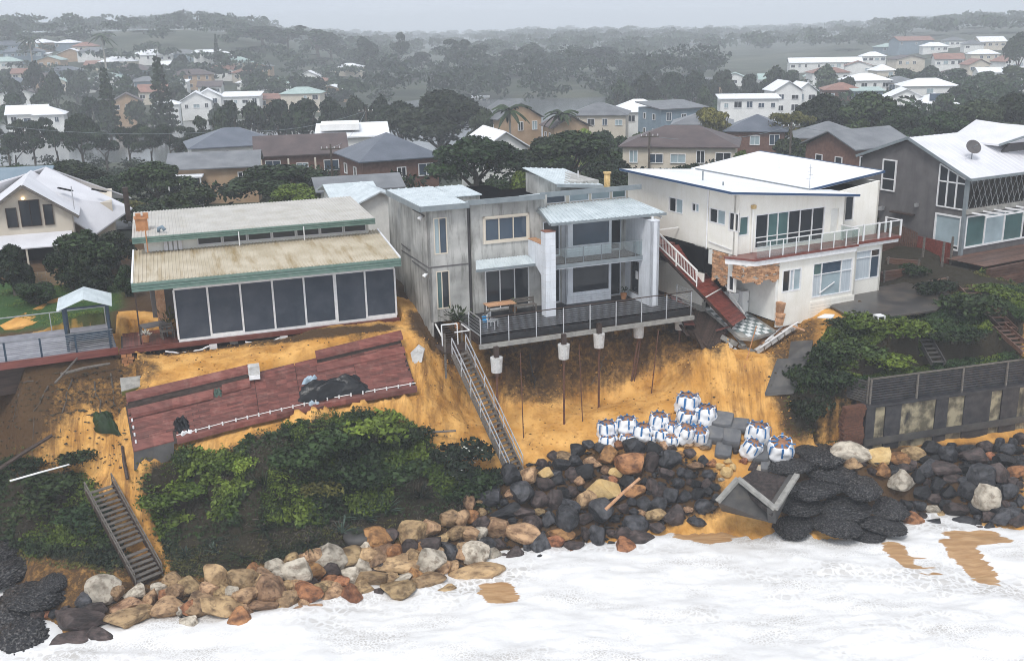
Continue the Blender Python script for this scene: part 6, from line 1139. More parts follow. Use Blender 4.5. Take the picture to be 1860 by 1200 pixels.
# the rest of the riprap, filling between those
MID = [([(180,1078),(420,1045),(600,1010),(780,955),(890,935),(905,1005),(700,1072),(500,1112),(250,1122)], 75, 'tttttrlp', 24, 44)]
occ = [(r[0], r[1], r[2], r[3]) for r in ROCKS]
FILL = [([(60,1120),(300,1065),(420,1050),(560,1025),(700,985),(860,930),(900,870),(940,850),(1100,800),(1300,840),(1300,930),(1180,960),(1100,980),(1000,1000),(880,1040),(700,1085),(560,1100),(400,1120),(180,1140)], 240, 'ddddpppttr', 12, 26), ([(1540,830),(1860,800),(1860,950),(1780,960),(1640,975),(1600,960),(1660,900),(1560,850)], 80, 'dddddpp', 12, 24)]
for poly, n, cs, s0, s1 in MID+FILL:
    xs = [p[0] for p in poly]; ys = [p[1] for p in poly]; k = 0; tries = 0
    while k < n and tries < 9000:
        tries += 1; x = random.uniform(min(xs), max(xs)); y = random.uniform(min(ys), max(ys))
        if not pip(np.array([x]), np.array([y]), poly)[0]: continue
        s_ = random.uniform(s0, s1)
        kq = .26 if s0 > 20 else .42
        if any(abs(x-o_[0]) < (o_[2]*kq+s_*.3) and abs(y-o_[1]) < (o_[3]*kq+s_*.3) for o_ in occ): continue
        c = random.choice(cs)
        if x > 850 and c in 'tr' and random.random() < .5: c = 'd'
        rock(x, y, s_*1.2, s_, c); occ.append((x, y, s_*1.2, s_)); k += 1
# names that single each boulder out: zone, colour, order from the left
def zone(px, py):
    if py-(1185-px*.155) > -40 and px < 900: return 'half sunk along the foam edge'
    if px < 330: return 'at the foot of the dark lower stair'
    if px < 640: return 'in the shore line below the green slope'
    if px < 850: return 'between the green slope and the foam'
    if px < 1000: return 'around the foot of the long stair' if py < 920 else 'near the foam below the long stair'
    if px < 1160: return 'in the upper middle of the rock pile' if py < 900 else 'in the lower middle of the rock pile'
    if px < 1440: return 'below the white sand bags' if py < 890 else 'left of the broken concrete box'
    if px < 1640: return 'beside the black rock bags'
    return 'under the sea wall' if py < 890 else 'by the foam at the right edge'
zz = {}
for r in ROCKS: zz.setdefault((zone(r[0], r[1]), r[4]), []).append(r)
for (zn, c), L_ in zz.items():
    L_.sort(key=lambda r: r[0])
    for i, r in enumerate(L_):
        lab = f'{CN[c][1]} boulder {zn}' if len(L_) == 1 else f'{nth(i+1)} {CN[c][1]} boulder from the left {zn}'
        tag(r[5], lab, 'boulder', 'boulders of the sea defence')
# ------------------------------------------------------------------ black mesh rock bags
def rockbag_mesh(seed):
    bm = bmesh.new(); bmesh.ops.create_icosphere(bm, subdivisions=6, radius=1.0); off = Vector((seed*5.3, 0, seed*2.2))
    for v in bm.verts:
        p = v.co.copy(); d = mnoise.voronoi(p*7.5+off)[0]; k = 1+.12*mnoise.noise(p*1.4+off)+.22*(.45-min(.6, d[0])); p.z *= 1.0
        if p.z < 0: p.z *= .6
        v.co = Vector((p.x*.5*k, p.y*.5*k, p.z*.5*k))
    me = bpy.data.meshes.new('rock_bag'); bm.to_mesh(me); bm.free(); me.materials.append(K['rockbag']); me.polygons.foreach_set('use_smooth', [True]*len(me.polygons)); return me
RBM = [rockbag_mesh(i) for i in range(4)]
RB = "1240 800 3|590 145 210 120;760 85 250 120;810 175 250 130;720 265 260 130;960 255 240 140;640 350 230 120;870 370 250 120;1090 365 230 120;600 455 230 100;830 460 260 110;1080 460 230 105;1000 515 170 70;690 60 150 80;520 230 120 90@0 800 3|60 720 300 200;190 850 300 170;90 930 330 180;110 1090 330 230;20 600 220 150;290 780 170 120;40 1010 260 160"
for part in RB.split('@'):
    hd, body = part.split('|'); ox, oy, k = map(float, hd.split()); L_ = [tuple(float(q_)/k for q_ in it.split()) for it in body.split(';')]; L_ = [(x+ox, y+oy, w_, h_) for x, y, w_, h_ in L_]
    L_.sort(key=lambda r: (round(r[1]/28), r[0]))
    for i, (x, y, w_, h_) in enumerate(L_):
        P = T(x, y+h_*.1); s = ((P-CAM)@_fw)/F_PX; o = bpy.data.objects.new('rock_bag', RBM[i % 4]); COL.objects.link(o); o.scale = (w_*s*1.25, w_*s*.95, h_*s*.62); o.rotation_euler = (random.uniform(-.15, .1), random.uniform(-.1, .1), random.random()*6.3); o.location = (P[0], P[1], surf(P[0], P[1])+h_*s*.12)
        row = round(y/28)
        tag(o, f'{nth(i+1)} black mesh stone bag from the top ' + ('stacked below the sea wall end' if ox > 0 else 'piled at the lower left corner'), 'rock bag', 'black mesh rock bags')
# ------------------------------------------------------------------ white bulk bags with blue straps
def bulk_bag(seed, openness=1.0):
    rr = random.Random(seed); r = empty('bulk_bag', (0, 0, 0)); n = 40
    def rad(t, z):
        e = 2.6; c, s = abs(math.cos(t)), abs(math.sin(t)); q_ = (c**e+s**e)**(-1/e); bul = .43+.10*math.sin(math.pi*min(1, max(0, (z+.05)/1.0))); return q_*bul*(1+.05*math.sin(5*t+seed*2)+.06*math.sin(3*t+6*z+seed)+.035*math.sin(9*t-11*z+seed*5)+.03*math.sin(14*z+2*t+seed))
    zs = [0, .03, .12, .2, .28, .36, .45, .53, .62, .7, .78, .88, .93, .94]; sh = [.82, .95, 1, 1.02, 1, 1.02, 1, .99, 1, 1.01, 1.0, .99, .95, .88]; b = MB(); vs_ = []
    for z, k in zip(zs, sh):
        for i in range(n): t = 2*math.pi*i/n; R_ = rad(t, z)*k; zz_ = z+(.03*math.sin(6*t+seed) if z > .8 else 0); vs_.append((R_*math.cos(t), R_*math.sin(t), zz_))
    fs2 = [(j*n+i, j*n+(i+1) % n, (j+1)*n+(i+1) % n, (j+1)*n+i) for j in range(len(zs)-1) for i in range(n)]; b.add(vs_, fs2); b.build('bag_body', K['bag_white'], r, smooth=True)
    b = MB(); m_ = 24; vs_ = [(0, 0, .95)]+[(rad(2*math.pi*i/m_, .9)*.95*math.cos(2*math.pi*i/m_), rad(2*math.pi*i/m_, .9)*.95*math.sin(2*math.pi*i/m_), .87+.02*math.sin(i*2+seed)) for i in range(m_)]
    b.add(vs_, [(0, 1+i, 1+(i+1) % m_) for i in range(m_)]); b.build('sand_fill', K['bag_sand'], r, smooth=True)
    for k in range(8):
        t = 2*math.pi*(k+.5)/8+rr.uniform(-.12, .12); R_ = rad(t, .5); c, s = math.cos(t), math.sin(t); sd_ = np.array([-s, c, 0])*.04
        pts = [np.array([c*R_*1.03, s*R_*1.03, .62-.2*rr.random()]), np.array([c*R_*1.02, s*R_*1.02, .80]), np.array([c*R_*.95, s*R_*.95, .965]), np.array([c*R_*.75, s*R_*.75, .93]), np.array([c*R_*rr.uniform(.25, .5), s*R_*rr.uniform(.25, .5), .985])]
        b = MB()
        for p, q_ in zip(pts[:-1], pts[1:]): b.quad(p-sd_, p+sd_, q_+sd_*rr.uniform(.8, 1.5), q_-sd_)
        b.build('strap', K['strap_blue'], r)
    return r
bags = "110 370 160 120 0 first white bag at the left end of the sand bag row;270 335 165 120 0 second white bag from the left of the sand bag row, standing highest there;400 390 165 110 .05 third white bag from the left, leaning in the sand bag row;530 310 160 150 .1 tall white bag with open brown top left of the tilted bags;640 350 120 130 .15 narrow white bag squeezed behind the tilted open bags;770 155 185 140 .05 topmost white bag of the sand bag heap;760 265 160 120 .25 open white bag directly under the topmost one;920 255 180 140 .0 white bag right of the topmost one, beside the grey blocks;735 390 150 140 .35 tilted open white bag at the front of the heap;870 390 150 150 .5 open white bag with brown sand leaning on the grey blocks;560 400 150 90 .1 low white bag in the front row behind dark rocks;110 460 150 80 .05 flattened white bag below the first bag of the row;270 430 120 70 .3 half buried bag with blue straps between white bags;630 440 130 80 .3 half buried bag with blue straps before the tilted bags;1360 400 180 180 .1 large white bag standing right of the grey blocks;1280 510 150 150 .45 open white bag leaning against the large right one;1550 520 200 150 .4 open white bag lying alone at the right end;460 440 100 70 .1 small collapsed white bag at the front of the row"
bp_ = [bulk_bag(i) for i in range(5)]
for i, it in enumerate(bags.split(';')):
    f_ = it.split(' ', 5); x, y, w_, h_, tl = [float(q_) for q_ in f_[:5]]; px = 1080+x/4.616; py = 700+y/4.616; r = bp_[i] if i < 5 else copy_tree(bp_[i % 5])
    P = T(px, py+h_/4.616*.45); s = ((P-CAM)@_fw)/F_PX; k = w_/4.616*s/1.0
    r.scale = (k, k, max(.75, min(1.1, h_/w_*1.25))*k); r.rotation_euler = (tl*.9, random.uniform(-.12, .12), random.random()*1.5)
    zoff = {5: .55, 6: .25}.get(i, 0); r.location = (P[0], P[1], surf(P[0], P[1])-.1+zoff*0); tag(r, f_[5], 'bulk bag', 'white bulk sand bags with blue straps')
# ------------------------------------------------------------------ grey geotextile blocks
def geo_block():
    bm = bmesh.new(); bmesh.ops.create_cube(bm, size=1.0); bmesh.ops.subdivide_edges(bm, edges=bm.edges, cuts=5, use_grid_fill=True)
    for v in bm.verts:
        p = v.co; rx_ = .5-.07*(abs(p.y*2)**4+abs(p.z*2)**4)*.5; v.co = Vector((p.x*2*rx_, p.y*2*(.5-.07*(abs(p.x*2)**4+abs(p.z*2)**4)*.5), p.z+.06*(1-abs(p.x*2)**2)*(1-abs(p.y*2)**2)*(1 if p.z > 0 else 0)))
    me = bpy.data.meshes.new('geotextile_block'); bm.to_mesh(me); bm.free(); me.materials.append(K['geo_grey']); me.polygons.foreach_set('use_smooth', [True]*len(me.polygons)); me.set_sharp_from_angle(angle=R(40)); return me
gm_ = geo_block()
for it in "1075 310 170 110 dark grey block at the back left of the sandbag blocks;1010 410 170 150 long grey block standing in front of the open bags;1215 350 160 90 dark grey block at the back right of the sandbag blocks;1150 440 150 150 grey block in the middle of the sandbag blocks;1080 565 140 110 brown stained block at the lower end of the sandbag blocks;1390 595 140 120 grey block between the two open white bags;930 490 110 80 pale grey block under the tilted open bag;1430 690 80 90 small pale block above the broken concrete box;1500 620 90 80 pale block touching the first black rock bag".split(';'):
    f_ = it.split(' ', 4); x, y, w_, h_ = [float(q_) for q_ in f_[:4]]; P = T(1080+x/4.616, 700+y/4.616); s = ((P-CAM)@_fw)/F_PX/4.616; o = bpy.data.objects.new('geotextile_block', gm_); COL.objects.link(o); o.scale = (w_*s, h_*s*1.5, h_*s*.62); o.rotation_euler = (.42, random.uniform(-.06, .1), random.uniform(-.5, -.2)); o.location = (P[0], P[1], surf(P[0], P[1])+.12); tag(o, f_[4], 'sandbag block', 'grey sandbag blocks')
# ================================================================== plants
def leaves(P, Nrm, size, asp=.55, jit=.9, seed=0, up=.0):
    "leaf quads (diamonds) at points P facing about Nrm"
    r = np.random.default_rng(seed); n = len(P); N_ = Nrm+r.normal(0, jit, (n, 3)); N_[:, 2] += up; N_ /= np.linalg.norm(N_, axis=1)[:, None]
    a = np.cross(N_, r.normal(0, 1, (n, 3))); a /= np.linalg.norm(a, axis=1)[:, None]; b = np.cross(N_, a); s = (size*r.uniform(.6, 1.35, n))[:, None]
    V = np.stack([P-a*s, P-b*s*asp+N_*s*.12, P+a*s, P+b*s*asp+N_*s*.12], 1).reshape(-1, 3)
    return V, np.arange(4*n)
def crown_points(n, lobes, seed, shell=.72):
    r = np.random.default_rng(seed); L_ = np.array(lobes); vol = (L_[:, 3]*L_[:, 4])**1.0; k = r.choice(len(L_), n, p=vol/vol.sum()); d = r.normal(0, 1, (n, 3)); d /= np.linalg.norm(d, axis=1)[:, None]; d[:, 2] = np.where(r.random(n) < .75, np.abs(d[:, 2]), d[:, 2])
    rad = r.uniform(shell, 1.04, n)[:, None]; P = L_[k, :3]+d*rad*np.stack([L_[k, 3], L_[k, 3], L_[k, 4]], 1); return P, d
def branchy(seed, H, spread, nb=5, r0=.035, m='trunk', fork=.35):
    "tapered trunk with limbs, unit tree of height H"
    rr = random.Random(seed); b = MB(); top = Vector((rr.uniform(-.04, .04), rr.uniform(-.04, .04), H*.62)); b.tube([(0, 0, -.04), (top.x*.3, top.y*.3, H*fork*.6), tuple(top*.75)], [r0*1.25, r0*.9, r0*.6], 7)
    for k in range(nb):
        t = 2*math.pi*k/nb+rr.uniform(-.4, .4); s = rr.uniform(.6, 1)*spread; z0 = H*rr.uniform(fork*.6, fork*1.3); p0 = Vector((top.x*z0/H, top.y*z0/H, z0)); p2 = Vector((math.cos(t)*s, math.sin(t)*s, H*rr.uniform(.62, .88))); p1 = (p0+p2)/2+Vector((math.cos(t)*s*.15, math.sin(t)*s*.15, -.02)); b.tube([tuple(p0), tuple(p1), tuple(p2)], [r0*.55, r0*.4, r0*.15], 5, cap=False)
    return b
def tree_proto(kind, seed, n, leaf, mats, H=1.0, W=.5, tm='trunk'):
    "unit-height tree: returns (trunk mesh, crown mesh)"
    rr = random.Random(seed); lob = []
    if kind == 'broad':
        for k in range(rr.randint(9, 13)):
            t = rr.random()*6.28; q_ = rr.random()**.6; s = W*.66*q_; z = .52+.34*(1-q_*q_)+rr.uniform(-.07, .05); lob.append((math.cos(t)*s, math.sin(t)*s, z, W*rr.uniform(.26, .42), rr.uniform(.10, .17)))
        lob.append((0, 0, .8, W*.4, .18)); tb = branchy(seed, 1, W*.6)
    elif kind == 'dome':
        for k in range(16):
            t = rr.random()*6.28; q_ = rr.random()**.5; s = W*.72*q_; lob.append((math.cos(t)*s, math.sin(t)*s, .45+.38*(1-q_*q_), W*rr.uniform(.24, .34), rr.uniform(.12, .2)))
        tb = branchy(seed, 1, W*.6, fork=.2)
    elif kind == 'gum':
        for k in range(8):
            t = rr.random()*6.28; s = W*rr.uniform(.1, .75); lob.append((math.cos(t)*s, math.sin(t)*s, rr.uniform(.55, .93), W*rr.uniform(.2, .36), rr.uniform(.05, .11)))
        tb = branchy(seed, 1, W*.7, 6, .025, fork=.5)
    elif kind == 'bushy':
        for k in range(10):
            t = rr.random()*6.28; q_ = rr.random()**.5; s = W*.6*q_; lob.append((math.cos(t)*s, math.sin(t)*s, rr.uniform(.2, .8-.3*q_), W*rr.uniform(.28, .42), rr.uniform(.14, .22)))
        tb = branchy(seed, .9, W*.4, 4, .04)
    elif kind == 'norfolk':
        for k in range(13):
            z = .16+.8*k/13; s = W*(1-z)*1.05+.02
            for q_ in range(6): t = q_*1.047+k*.5; lob.append((math.cos(t)*s*.6, math.sin(t)*s*.6, z+rr.uniform(-.01, .01), s*.48, .028))
        tb = MB().tube([(0, 0, -.02), (0, 0, .98)], [.018, .003], 7)
    P, d = crown_points(n, lob, seed); V, q_ = leaves(P, d, leaf, seed=seed, jit=.75)
    tr_ = tb.build('trunk', K[tm]); me_t = tr_.data; bpy.data.objects.remove(tr_)
    o = np_mesh('crown', V, q_, 4, mats); me_c = o.data; bpy.data.objects.remove(o); return me_t, me_c
def palm_proto(seed):
    rr = random.Random(seed); tb = MB().tube([(0, 0, -.02), (.02, 0, .4), (.03, .01, .8)], [.022, .016, .013], 7); o = tb.build('trunk', K['trunk_pale']); mt_ = o.data; bpy.data.objects.remove(o); b = MB()
    for k in range(18):
        t = k*.35*6.28/2.2+rr.uniform(-.2, .2); e = rr.uniform(-.1, 1.1); L_ = rr.uniform(.2, .28); c, s = math.cos(t), math.sin(t); prev = None
        for i in range(7):
            f_ = i/6; x = L_*f_*math.cos(e*(1-f_*.9)); z = .8+L_*(math.sin(e)*f_-.75*f_*f_); wd = .035*math.sin(math.pi*min(1, f_*.9+.1)); p = (.03+c*x-s*wd, .01+s*x+c*wd, z-.02*0); q_ = (.03+c*x+s*wd, .01+s*x-c*wd, z); mid = (.03+c*x, .01+s*x, z+.018)
            if prev: b.quad(prev[0], p, mid, prev[2]); b.quad(prev[2], mid, q_, prev[1])
            prev = (p, q_, mid)
    o = b.build('crown', K['leaf_mid']); mc_ = o.data; bpy.data.objects.remove(o); return mt_, mc_
NEAR = dict(broad=[tree_proto('broad', i, 7000, .030, K['leaf_dark']) for i in range(3)], dome=[tree_proto('dome', 20+i, 9000, .028, K['leaf_mid']) for i in range(2)], bushy=[tree_proto('bushy', 30+i, 6000, .034, K['leaf_dark']) for i in range(3)], gum=[tree_proto('gum', 40+i, 4500, .028, K['leaf_grey']) for i in range(3)])
FAR = dict(broad=[tree_proto('broad', 60+i, 1500, .055, K['leaf_grey']) for i in range(4)], gum=[tree_proto('gum', 70+i, 1300, .05, K['leaf_grey']) for i in range(4)], norfolk=[tree_proto('norfolk', 80+i, 1500, .03, K['leaf_dark'], W=.2) for i in range(2)], bushy=[tree_proto('bushy', 90+i, 1200, .06, K['leaf_grey']) for i in range(3)], palm=[palm_proto(i) for i in range(2)])
TREES = []
def put_tree(px, ptop, D_, wpx, kind, label, lib=NEAR, m=None, tm=None, group=None, hmin=2.0, pbase=None):
    "tree whose top shows at (px, ptop) at distance D_; stands on the ground there"
    P = AtD(px, ptop, D_); g = surf(P[0], P[1]) if pbase is None else AtD(px, pbase, D_)[2]; h = max(hmin, P[2]-g); W_ = wpx*((P-CAM)@_fw)/F_PX
    mt_, mc_ = random.choice(lib[kind]); r = empty(kind_name.get(kind, 'tree'), (P[0], P[1], g), random.random()*6.28, label, 'palm tree' if kind == 'palm' else 'tree', group)
    k = W_/ {'broad': 1.0, 'dome': 1.0, 'gum': 1.0, 'bushy': .95, 'norfolk': .42, 'palm': .55}[kind]; r.scale = (k, k, h)
    if kind == 'norfolk' or kind == 'palm': r.scale = (h if kind == 'palm' else k, h if kind == 'palm' else k, h)
    tr_ = link('trunk', mt_, None, r); c = link('crown', mc_, None, r)
    if m: c.material_slots[0].link = 'OBJECT'; c.material_slots[0].material = K[m]
    TREES.append((px, ptop, D_, r)); return r
kind_name = dict(broad='spreading_tree', dome='domed_tree', gum='gum_tree', bushy='bushy_tree', norfolk='norfolk_pine', palm='palm_tree')
for a in [
 (150, 392, 70, 150, 'bushy', 'large dark tree between the white cottage and the long green-guttered house', 'leaf_dark'), (205, 405, 73, 110, 'bushy', 'dark tree touching the left end of the cream corrugated roof', None), (118, 428, 67, 95, 'bushy', 'dark shrubby tree in front of the cottage verandah', None), (12, 425, 66, 95, 'bushy', 'dark leafy tree cut by the left edge beside the cottage', None), (222, 470, 64.5, 60, 'bushy', 'narrow dark shrub beside the cabana roof', None), (180, 470, 66, 90, 'bushy', 'dark undergrowth tree behind the cabana', None), (60, 500, 64, 80, 'bushy', 'low dark hedge tree at the back of the lawn', None),
 (278, 292, 100, 140, 'broad', 'tall green tree just behind the orange chimney', 'leaf_mid'), (335, 318, 92, 120, 'bushy', 'shaggy green tree before the white balcony house', 'leaf_mid'), (290, 350, 86, 130, 'bushy', 'mid-green shrub mass behind the upper cream roof', 'leaf_mid'), (120, 296, 110, 170, 'broad', 'wide dark tree behind the ridge of the white cottage', None), (200, 318, 105, 120, 'broad', 'dark round tree right of the white cottage roof', None), (30, 305, 108, 130, 'broad', 'dark tree behind the pale blue roof at the left edge', None), (238, 345, 90, 70, 'bushy', 'yellowish shrub behind the cottage chimney', 'leaf_ochre'),
 (503, 298, 98, 225, 'dome', 'broad umbrella-shaped green tree behind the cream roof', 'leaf_mid'), (535, 332, 91, 120, 'dome', 'smaller bright green tree in front of the umbrella-shaped one', 'leaf_bright'), (590, 330, 95, 60, 'bushy', 'green shrub at the right skirt of the umbrella-shaped tree', 'leaf_mid'),
 (862, 245, 100, 195, 'broad', 'dark spreading tree with forked pale trunk behind the concrete house', 'leaf_dark', 'trunk_pale'), (958, 282, 92, 100, 'bushy', 'bright green tree left of the pop-up roof', 'leaf_bright'), (1040, 236, 108, 190, 'broad', 'big dark tree behind the pop-up roof', 'leaf_dark'), (1120, 268, 100, 140, 'bushy', 'dark dense tree behind the cream flue', None), (1165, 300, 90, 80, 'bushy', 'dark tree in the gap between concrete and cream houses', None), (985, 255, 115, 120, 'broad', 'dark tree between the white gable and the bright green tree', None), (905, 300, 92, 90, 'bushy', 'low green shrub under the forked tree', 'leaf_mid'), (1075, 300, 90, 130, 'bushy', 'dark shrub mass just behind the main concrete roof', 'leaf_dark'),
 (1262, 268, 90, 120, 'bushy', 'grey-green tree rising behind the white blue-edged roof', 'leaf_grey'), (1530, 290, 96, 120, 'bushy', 'dark shrub between white roof and dark grey gable', 'leaf_mid'), (1480, 275, 104, 70, 'bushy', 'brownish shrub behind the right side of the white roof', 'leaf_ochre'), (1355, 250, 112, 60, 'bushy', 'low bright shrub beside the brown hipped roof', 'leaf_bright'), (1590, 330, 80, 70, 'bushy', 'dark bush in the gap beside the dark grey house', None),
 (1315, 180, 152, 120, 'gum', 'reddish-green gum tree before the blue-grey roofs', 'leaf_ochre'), (1425, 195, 150, 110, 'gum', 'olive gum tree left of the large dark trees', 'leaf_ochre'), (1500, 168, 158, 150, 'broad', 'large round dark green tree in the middle right', 'leaf_dark'), (1580, 165, 155, 150, 'broad', 'large dark green tree with pale trunks, right of its round twin', 'leaf_mid', 'trunk_pale'), (1450, 225, 135, 90, 'bushy', 'green bush before the grey hipped roof', 'leaf_mid'), (1650, 190, 150, 120, 'broad', 'dark tree below the white solar-panel roof', 'leaf_dark'), (1715, 200, 145, 130, 'broad', 'dark tree above the pale metal roof ridge', 'leaf_dark'), (1785, 178, 155, 130, 'broad', 'dark tall tree above the satellite dish', 'leaf_grey'), (1845, 165, 160, 130, 'broad', 'dark tree at the right edge above the upper gable', 'leaf_dark'), (1690, 225, 125, 80, 'bushy', 'shrub behind the dark gable peak', 'leaf_grey'),
 (800, 172, 190, 210, 'broad', 'wide grey-green tree mass between white house and tan gable', 'leaf_grey'), (725, 182, 195, 110, 'broad', 'grey-green tree above the blue hipped roof', 'leaf_grey'), (880, 195, 180, 80, 'broad', 'rounded tree beside the tan gabled house', 'leaf_grey'), (1110, 205, 150, 90, 'bushy', 'dark tree in front of the cream villa', 'leaf_dark'), (1165, 222, 140, 90, 'bushy', 'shrubby tree before the brown hipped roof', 'leaf_dark'), (1060, 215, 160, 70, 'bushy', 'lime palm-like shrub beside the tan houses', 'leaf_lime'), (1000, 215, 150, 60, 'bushy', 'dark shrub before the tan gabled house', 'leaf_dark')]:
    put_tree(a[0], a[1], a[2], a[3], a[4], a[5], NEAR, a[6], group='trees among the houses')
for a in [(928, 172, 165, 40, 'slender palm left of the tan gabled house'), (1022, 182, 170, 36, 'second palm, right of the tan gabled house'), (1185, 170, 250, 24, 'far palm by the white hipped roof'), (183, 48, 430, 14, 'thin palm on the left skyline'), (52, 55, 430, 14, 'lone palm at the far left skyline'), (1375, 290, 100, 20, 'small palm behind the white roof')]: put_tree(a[0], a[1], a[2], a[3], 'palm', a[4], FAR, group='palms')
for a in [(186, 112, 255, 52, 'tall conical pine among the left hillside houses'), (283, 92, 262, 62, 'second tall conical pine, near the white gabled house'), (390, 58, 470, 16, 'slim dark pine on the left skyline')]: put_tree(a[0], a[1], a[2], a[3], 'norfolk', a[4], FAR, group='pines')
# rows of trees that the haze softens, counted from the left
def row(items, lib, label, group, mats=('leaf_grey',)):
    items = sorted(items)
    for i, (px, pt, D_, w_, kd) in enumerate(items): put_tree(px, pt, D_, w_, kd, label.format(nth(i+1)), lib, random.choice(mats), group=group)
row([(x, y+random.uniform(-5, 5), 186+random.uniform(-6, 12), w_, k) for x, y, w_, k in ((5, 205, 90, 'gum'), (50, 198, 80, 'gum'), (95, 215, 90, 'gum'), (140, 208, 80, 'broad'), (185, 222, 90, 'gum'), (228, 215, 80, 'gum'), (268, 226, 80, 'gum'), (305, 218, 80, 'gum'), (345, 228, 70, 'gum'), (380, 205, 70, 'gum'), (330, 245, 60, 'gum'), (20, 235, 80, 'gum'))], NEAR, '{} spreading dark tree from the left along the near lagoon bank', 'lagoon bank trees', ('leaf_dark', 'leaf_grey'))
row([(x, y, 215+random.uniform(-8, 10), w_, 'broad') for x, y, w_ in ((415, 185, 80), (460, 190, 80), (505, 182, 85), (550, 180, 90), (600, 178, 90), (645, 176, 85), (690, 180, 70))], FAR, '{} tree from the left in the dark row above the red roof', 'lagoon row trees', ('leaf_dark', 'leaf_grey'))
row([(x, y, D_*1.2, w_, k) for x, y, D_, w_, k in ((660, 68, 420, 62, 'broad'), (722, 60, 440, 55, 'gum'), (700, 110, 400, 70, 'broad'), (765, 95, 420, 60, 'broad'), (845, 70, 410, 85, 'gum'), (800, 120, 395, 80, 'broad'), (880, 105, 400, 80, 'broad'), (925, 90, 430, 70, 'broad'), (965, 82, 420, 85, 'broad'), (1010, 100, 405, 75, 'broad'), (1050, 95, 420, 70, 'broad'), (1098, 86, 415, 110, 'broad'), (1140, 105, 410, 70, 'broad'), (750, 140, 390, 80, 'broad'), (850, 140, 388, 80, 'broad'), (950, 130, 392, 90, 'broad'), (1040, 130, 395, 90, 'broad'), (690, 150, 380, 70, 'broad'), (635, 110, 410, 60, 'broad'))], FAR, '{} hazy grey tree from the left in the wood beyond the lagoon', 'wood beyond the lagoon')
row([(x, y, D_*1.25, w_, k) for x, y, D_, w_, k in ((12, 38, 430, 55, 'broad'), (105, 55, 440, 50, 'gum'), (140, 60, 440, 50, 'broad'), (195, 58, 450, 55, 'broad'), (262, 66, 470, 55, 'broad'), (300, 66, 470, 50, 'broad'), (430, 62, 460, 60, 'broad'), (475, 48, 455, 90, 'broad'), (520, 46, 460, 90, 'gum'), (575, 54, 455, 90, 'broad'), (600, 75, 450, 60, 'broad'), (470, 95, 430, 90, 'broad'), (530, 100, 430, 100, 'broad'), (585, 105, 425, 90, 'broad'))], FAR, '{} tall skyline tree from the left on the left hill', 'trees on the left hill')
row([(x, y, D_, w_, 'broad' if i % 3 else 'bushy') for i, (x, y, D_, w_) in enumerate(((20, 120, 330, 50), (60, 112, 350, 50), (95, 130, 320, 50), (130, 105, 370, 50), (75, 165, 290, 60), (20, 170, 285, 60), (130, 165, 285, 60), (165, 175, 270, 60), (225, 140, 330, 50), (245, 165, 290, 50), (330, 100, 420, 50), (320, 150, 320, 50), (375, 145, 340, 40), (470, 130, 370, 50), (500, 145, 360, 50), (390, 170, 300, 40), (455, 155, 340, 40), (575, 145, 360, 60), (610, 150, 350, 60), (240, 115, 400, 40), (400, 95, 440, 40), (450, 110, 410, 45)))], FAR, '{} low tree from the left among the left hillside houses', 'hillside garden trees', ('leaf_dark', 'leaf_grey'))
row([(x, y, D_, w_, 'broad') for x, y, D_, w_ in ((1170, 140, 290, 80), (1220, 132, 300, 80), (1265, 130, 300, 80), (1310, 128, 300, 70), (1360, 135, 290, 60), (1410, 125, 310, 70), (1440, 128, 305, 60), (1500, 122, 320, 70), (1540, 140, 290, 50), (1130, 150, 280, 70), (1640, 125, 330, 60), (1690, 120, 340, 60), (1740, 125, 320, 80), (1790, 130, 300, 80), (1840, 120, 300, 80), (1750, 155, 250, 80), (1810, 150, 250, 90), (1855, 60, 380, 60), (1280, 160, 260, 50), (1720, 170, 220, 60))], FAR, '{} tree from the left in the dark belt around the white houses', 'belt of trees on the right', ('leaf_dark', 'leaf_grey'))
row([(x, y, D_*1.3, w_, 'broad') for x, y, D_, w_ in ((1560, 65, 620, 60), (1600, 62, 640, 60), (1660, 66, 620, 60), (1720, 55, 620, 60), (1770, 65, 600, 60), (1820, 60, 600, 60), (1640, 85, 560, 70), (1700, 90, 560, 70), (1590, 95, 540, 70), (1760, 95, 540, 70), (1820, 95, 520, 70), (1540, 110, 480, 60))], FAR, '{} faint tree from the left on the far right hill', 'trees on the far right hill')
# far wood: reads as one mass
def wood(name, n, fpos, leaf, seed, m='leaf_grey', k=130):
    r = np.random.default_rng(seed); VV = []; tot = 0
    for i in range(n):
        x, y, h, w_ = fpos(r); g = float(far_z(x, y)); lob = [(r.normal(0, .28)*w_, r.normal(0, .28)*w_, h*r.uniform(.45, .85), w_*r.uniform(.25, .42), h*r.uniform(.12, .2)) for _ in range(6)]; P, d = crown_points(k, lob, int(r.integers(1e9))); V, _ = leaves(P, d, leaf*w_/8, seed=i, jit=.7); V[:, 0] += x; V[:, 1] += y; V[:, 2] += g; VV.append(V)
    V = np.concatenate(VV); return tag(np_mesh(name, V, np.arange(len(V)), 4, K[m]), kind='stuff')
def f1(r):
    y = r.uniform(640, 2300); lx = r.uniform(-.53, .53); return lx*y, y, r.uniform(8, 14), r.uniform(9, 17)
wood('far_forest', 1300, f1, .9, 5)
def f2(r):
    y = r.uniform(345, 520); lx = r.uniform(-.12, .2); return lx*y, y, r.uniform(7, 14), r.uniform(7, 12)
wood('hillside_forest', 110, f2, .8, 6)
def f5(r):
    y = r.uniform(350, 900); lx = r.uniform(-.53, -.10); return lx*y, y, r.uniform(4, 10), r.uniform(7, 12)
wood('hillside_forest', 210, f5, .8, 9)
def f3(r):
    y = r.uniform(95, 200); lx = r.uniform(-.53, .53); return lx*y, y, r.uniform(1.5, 3.5), r.uniform(2.5, 5)
wood('garden_shrubbery', 420, f3, .6, 7, 'leaf_dark', 110)
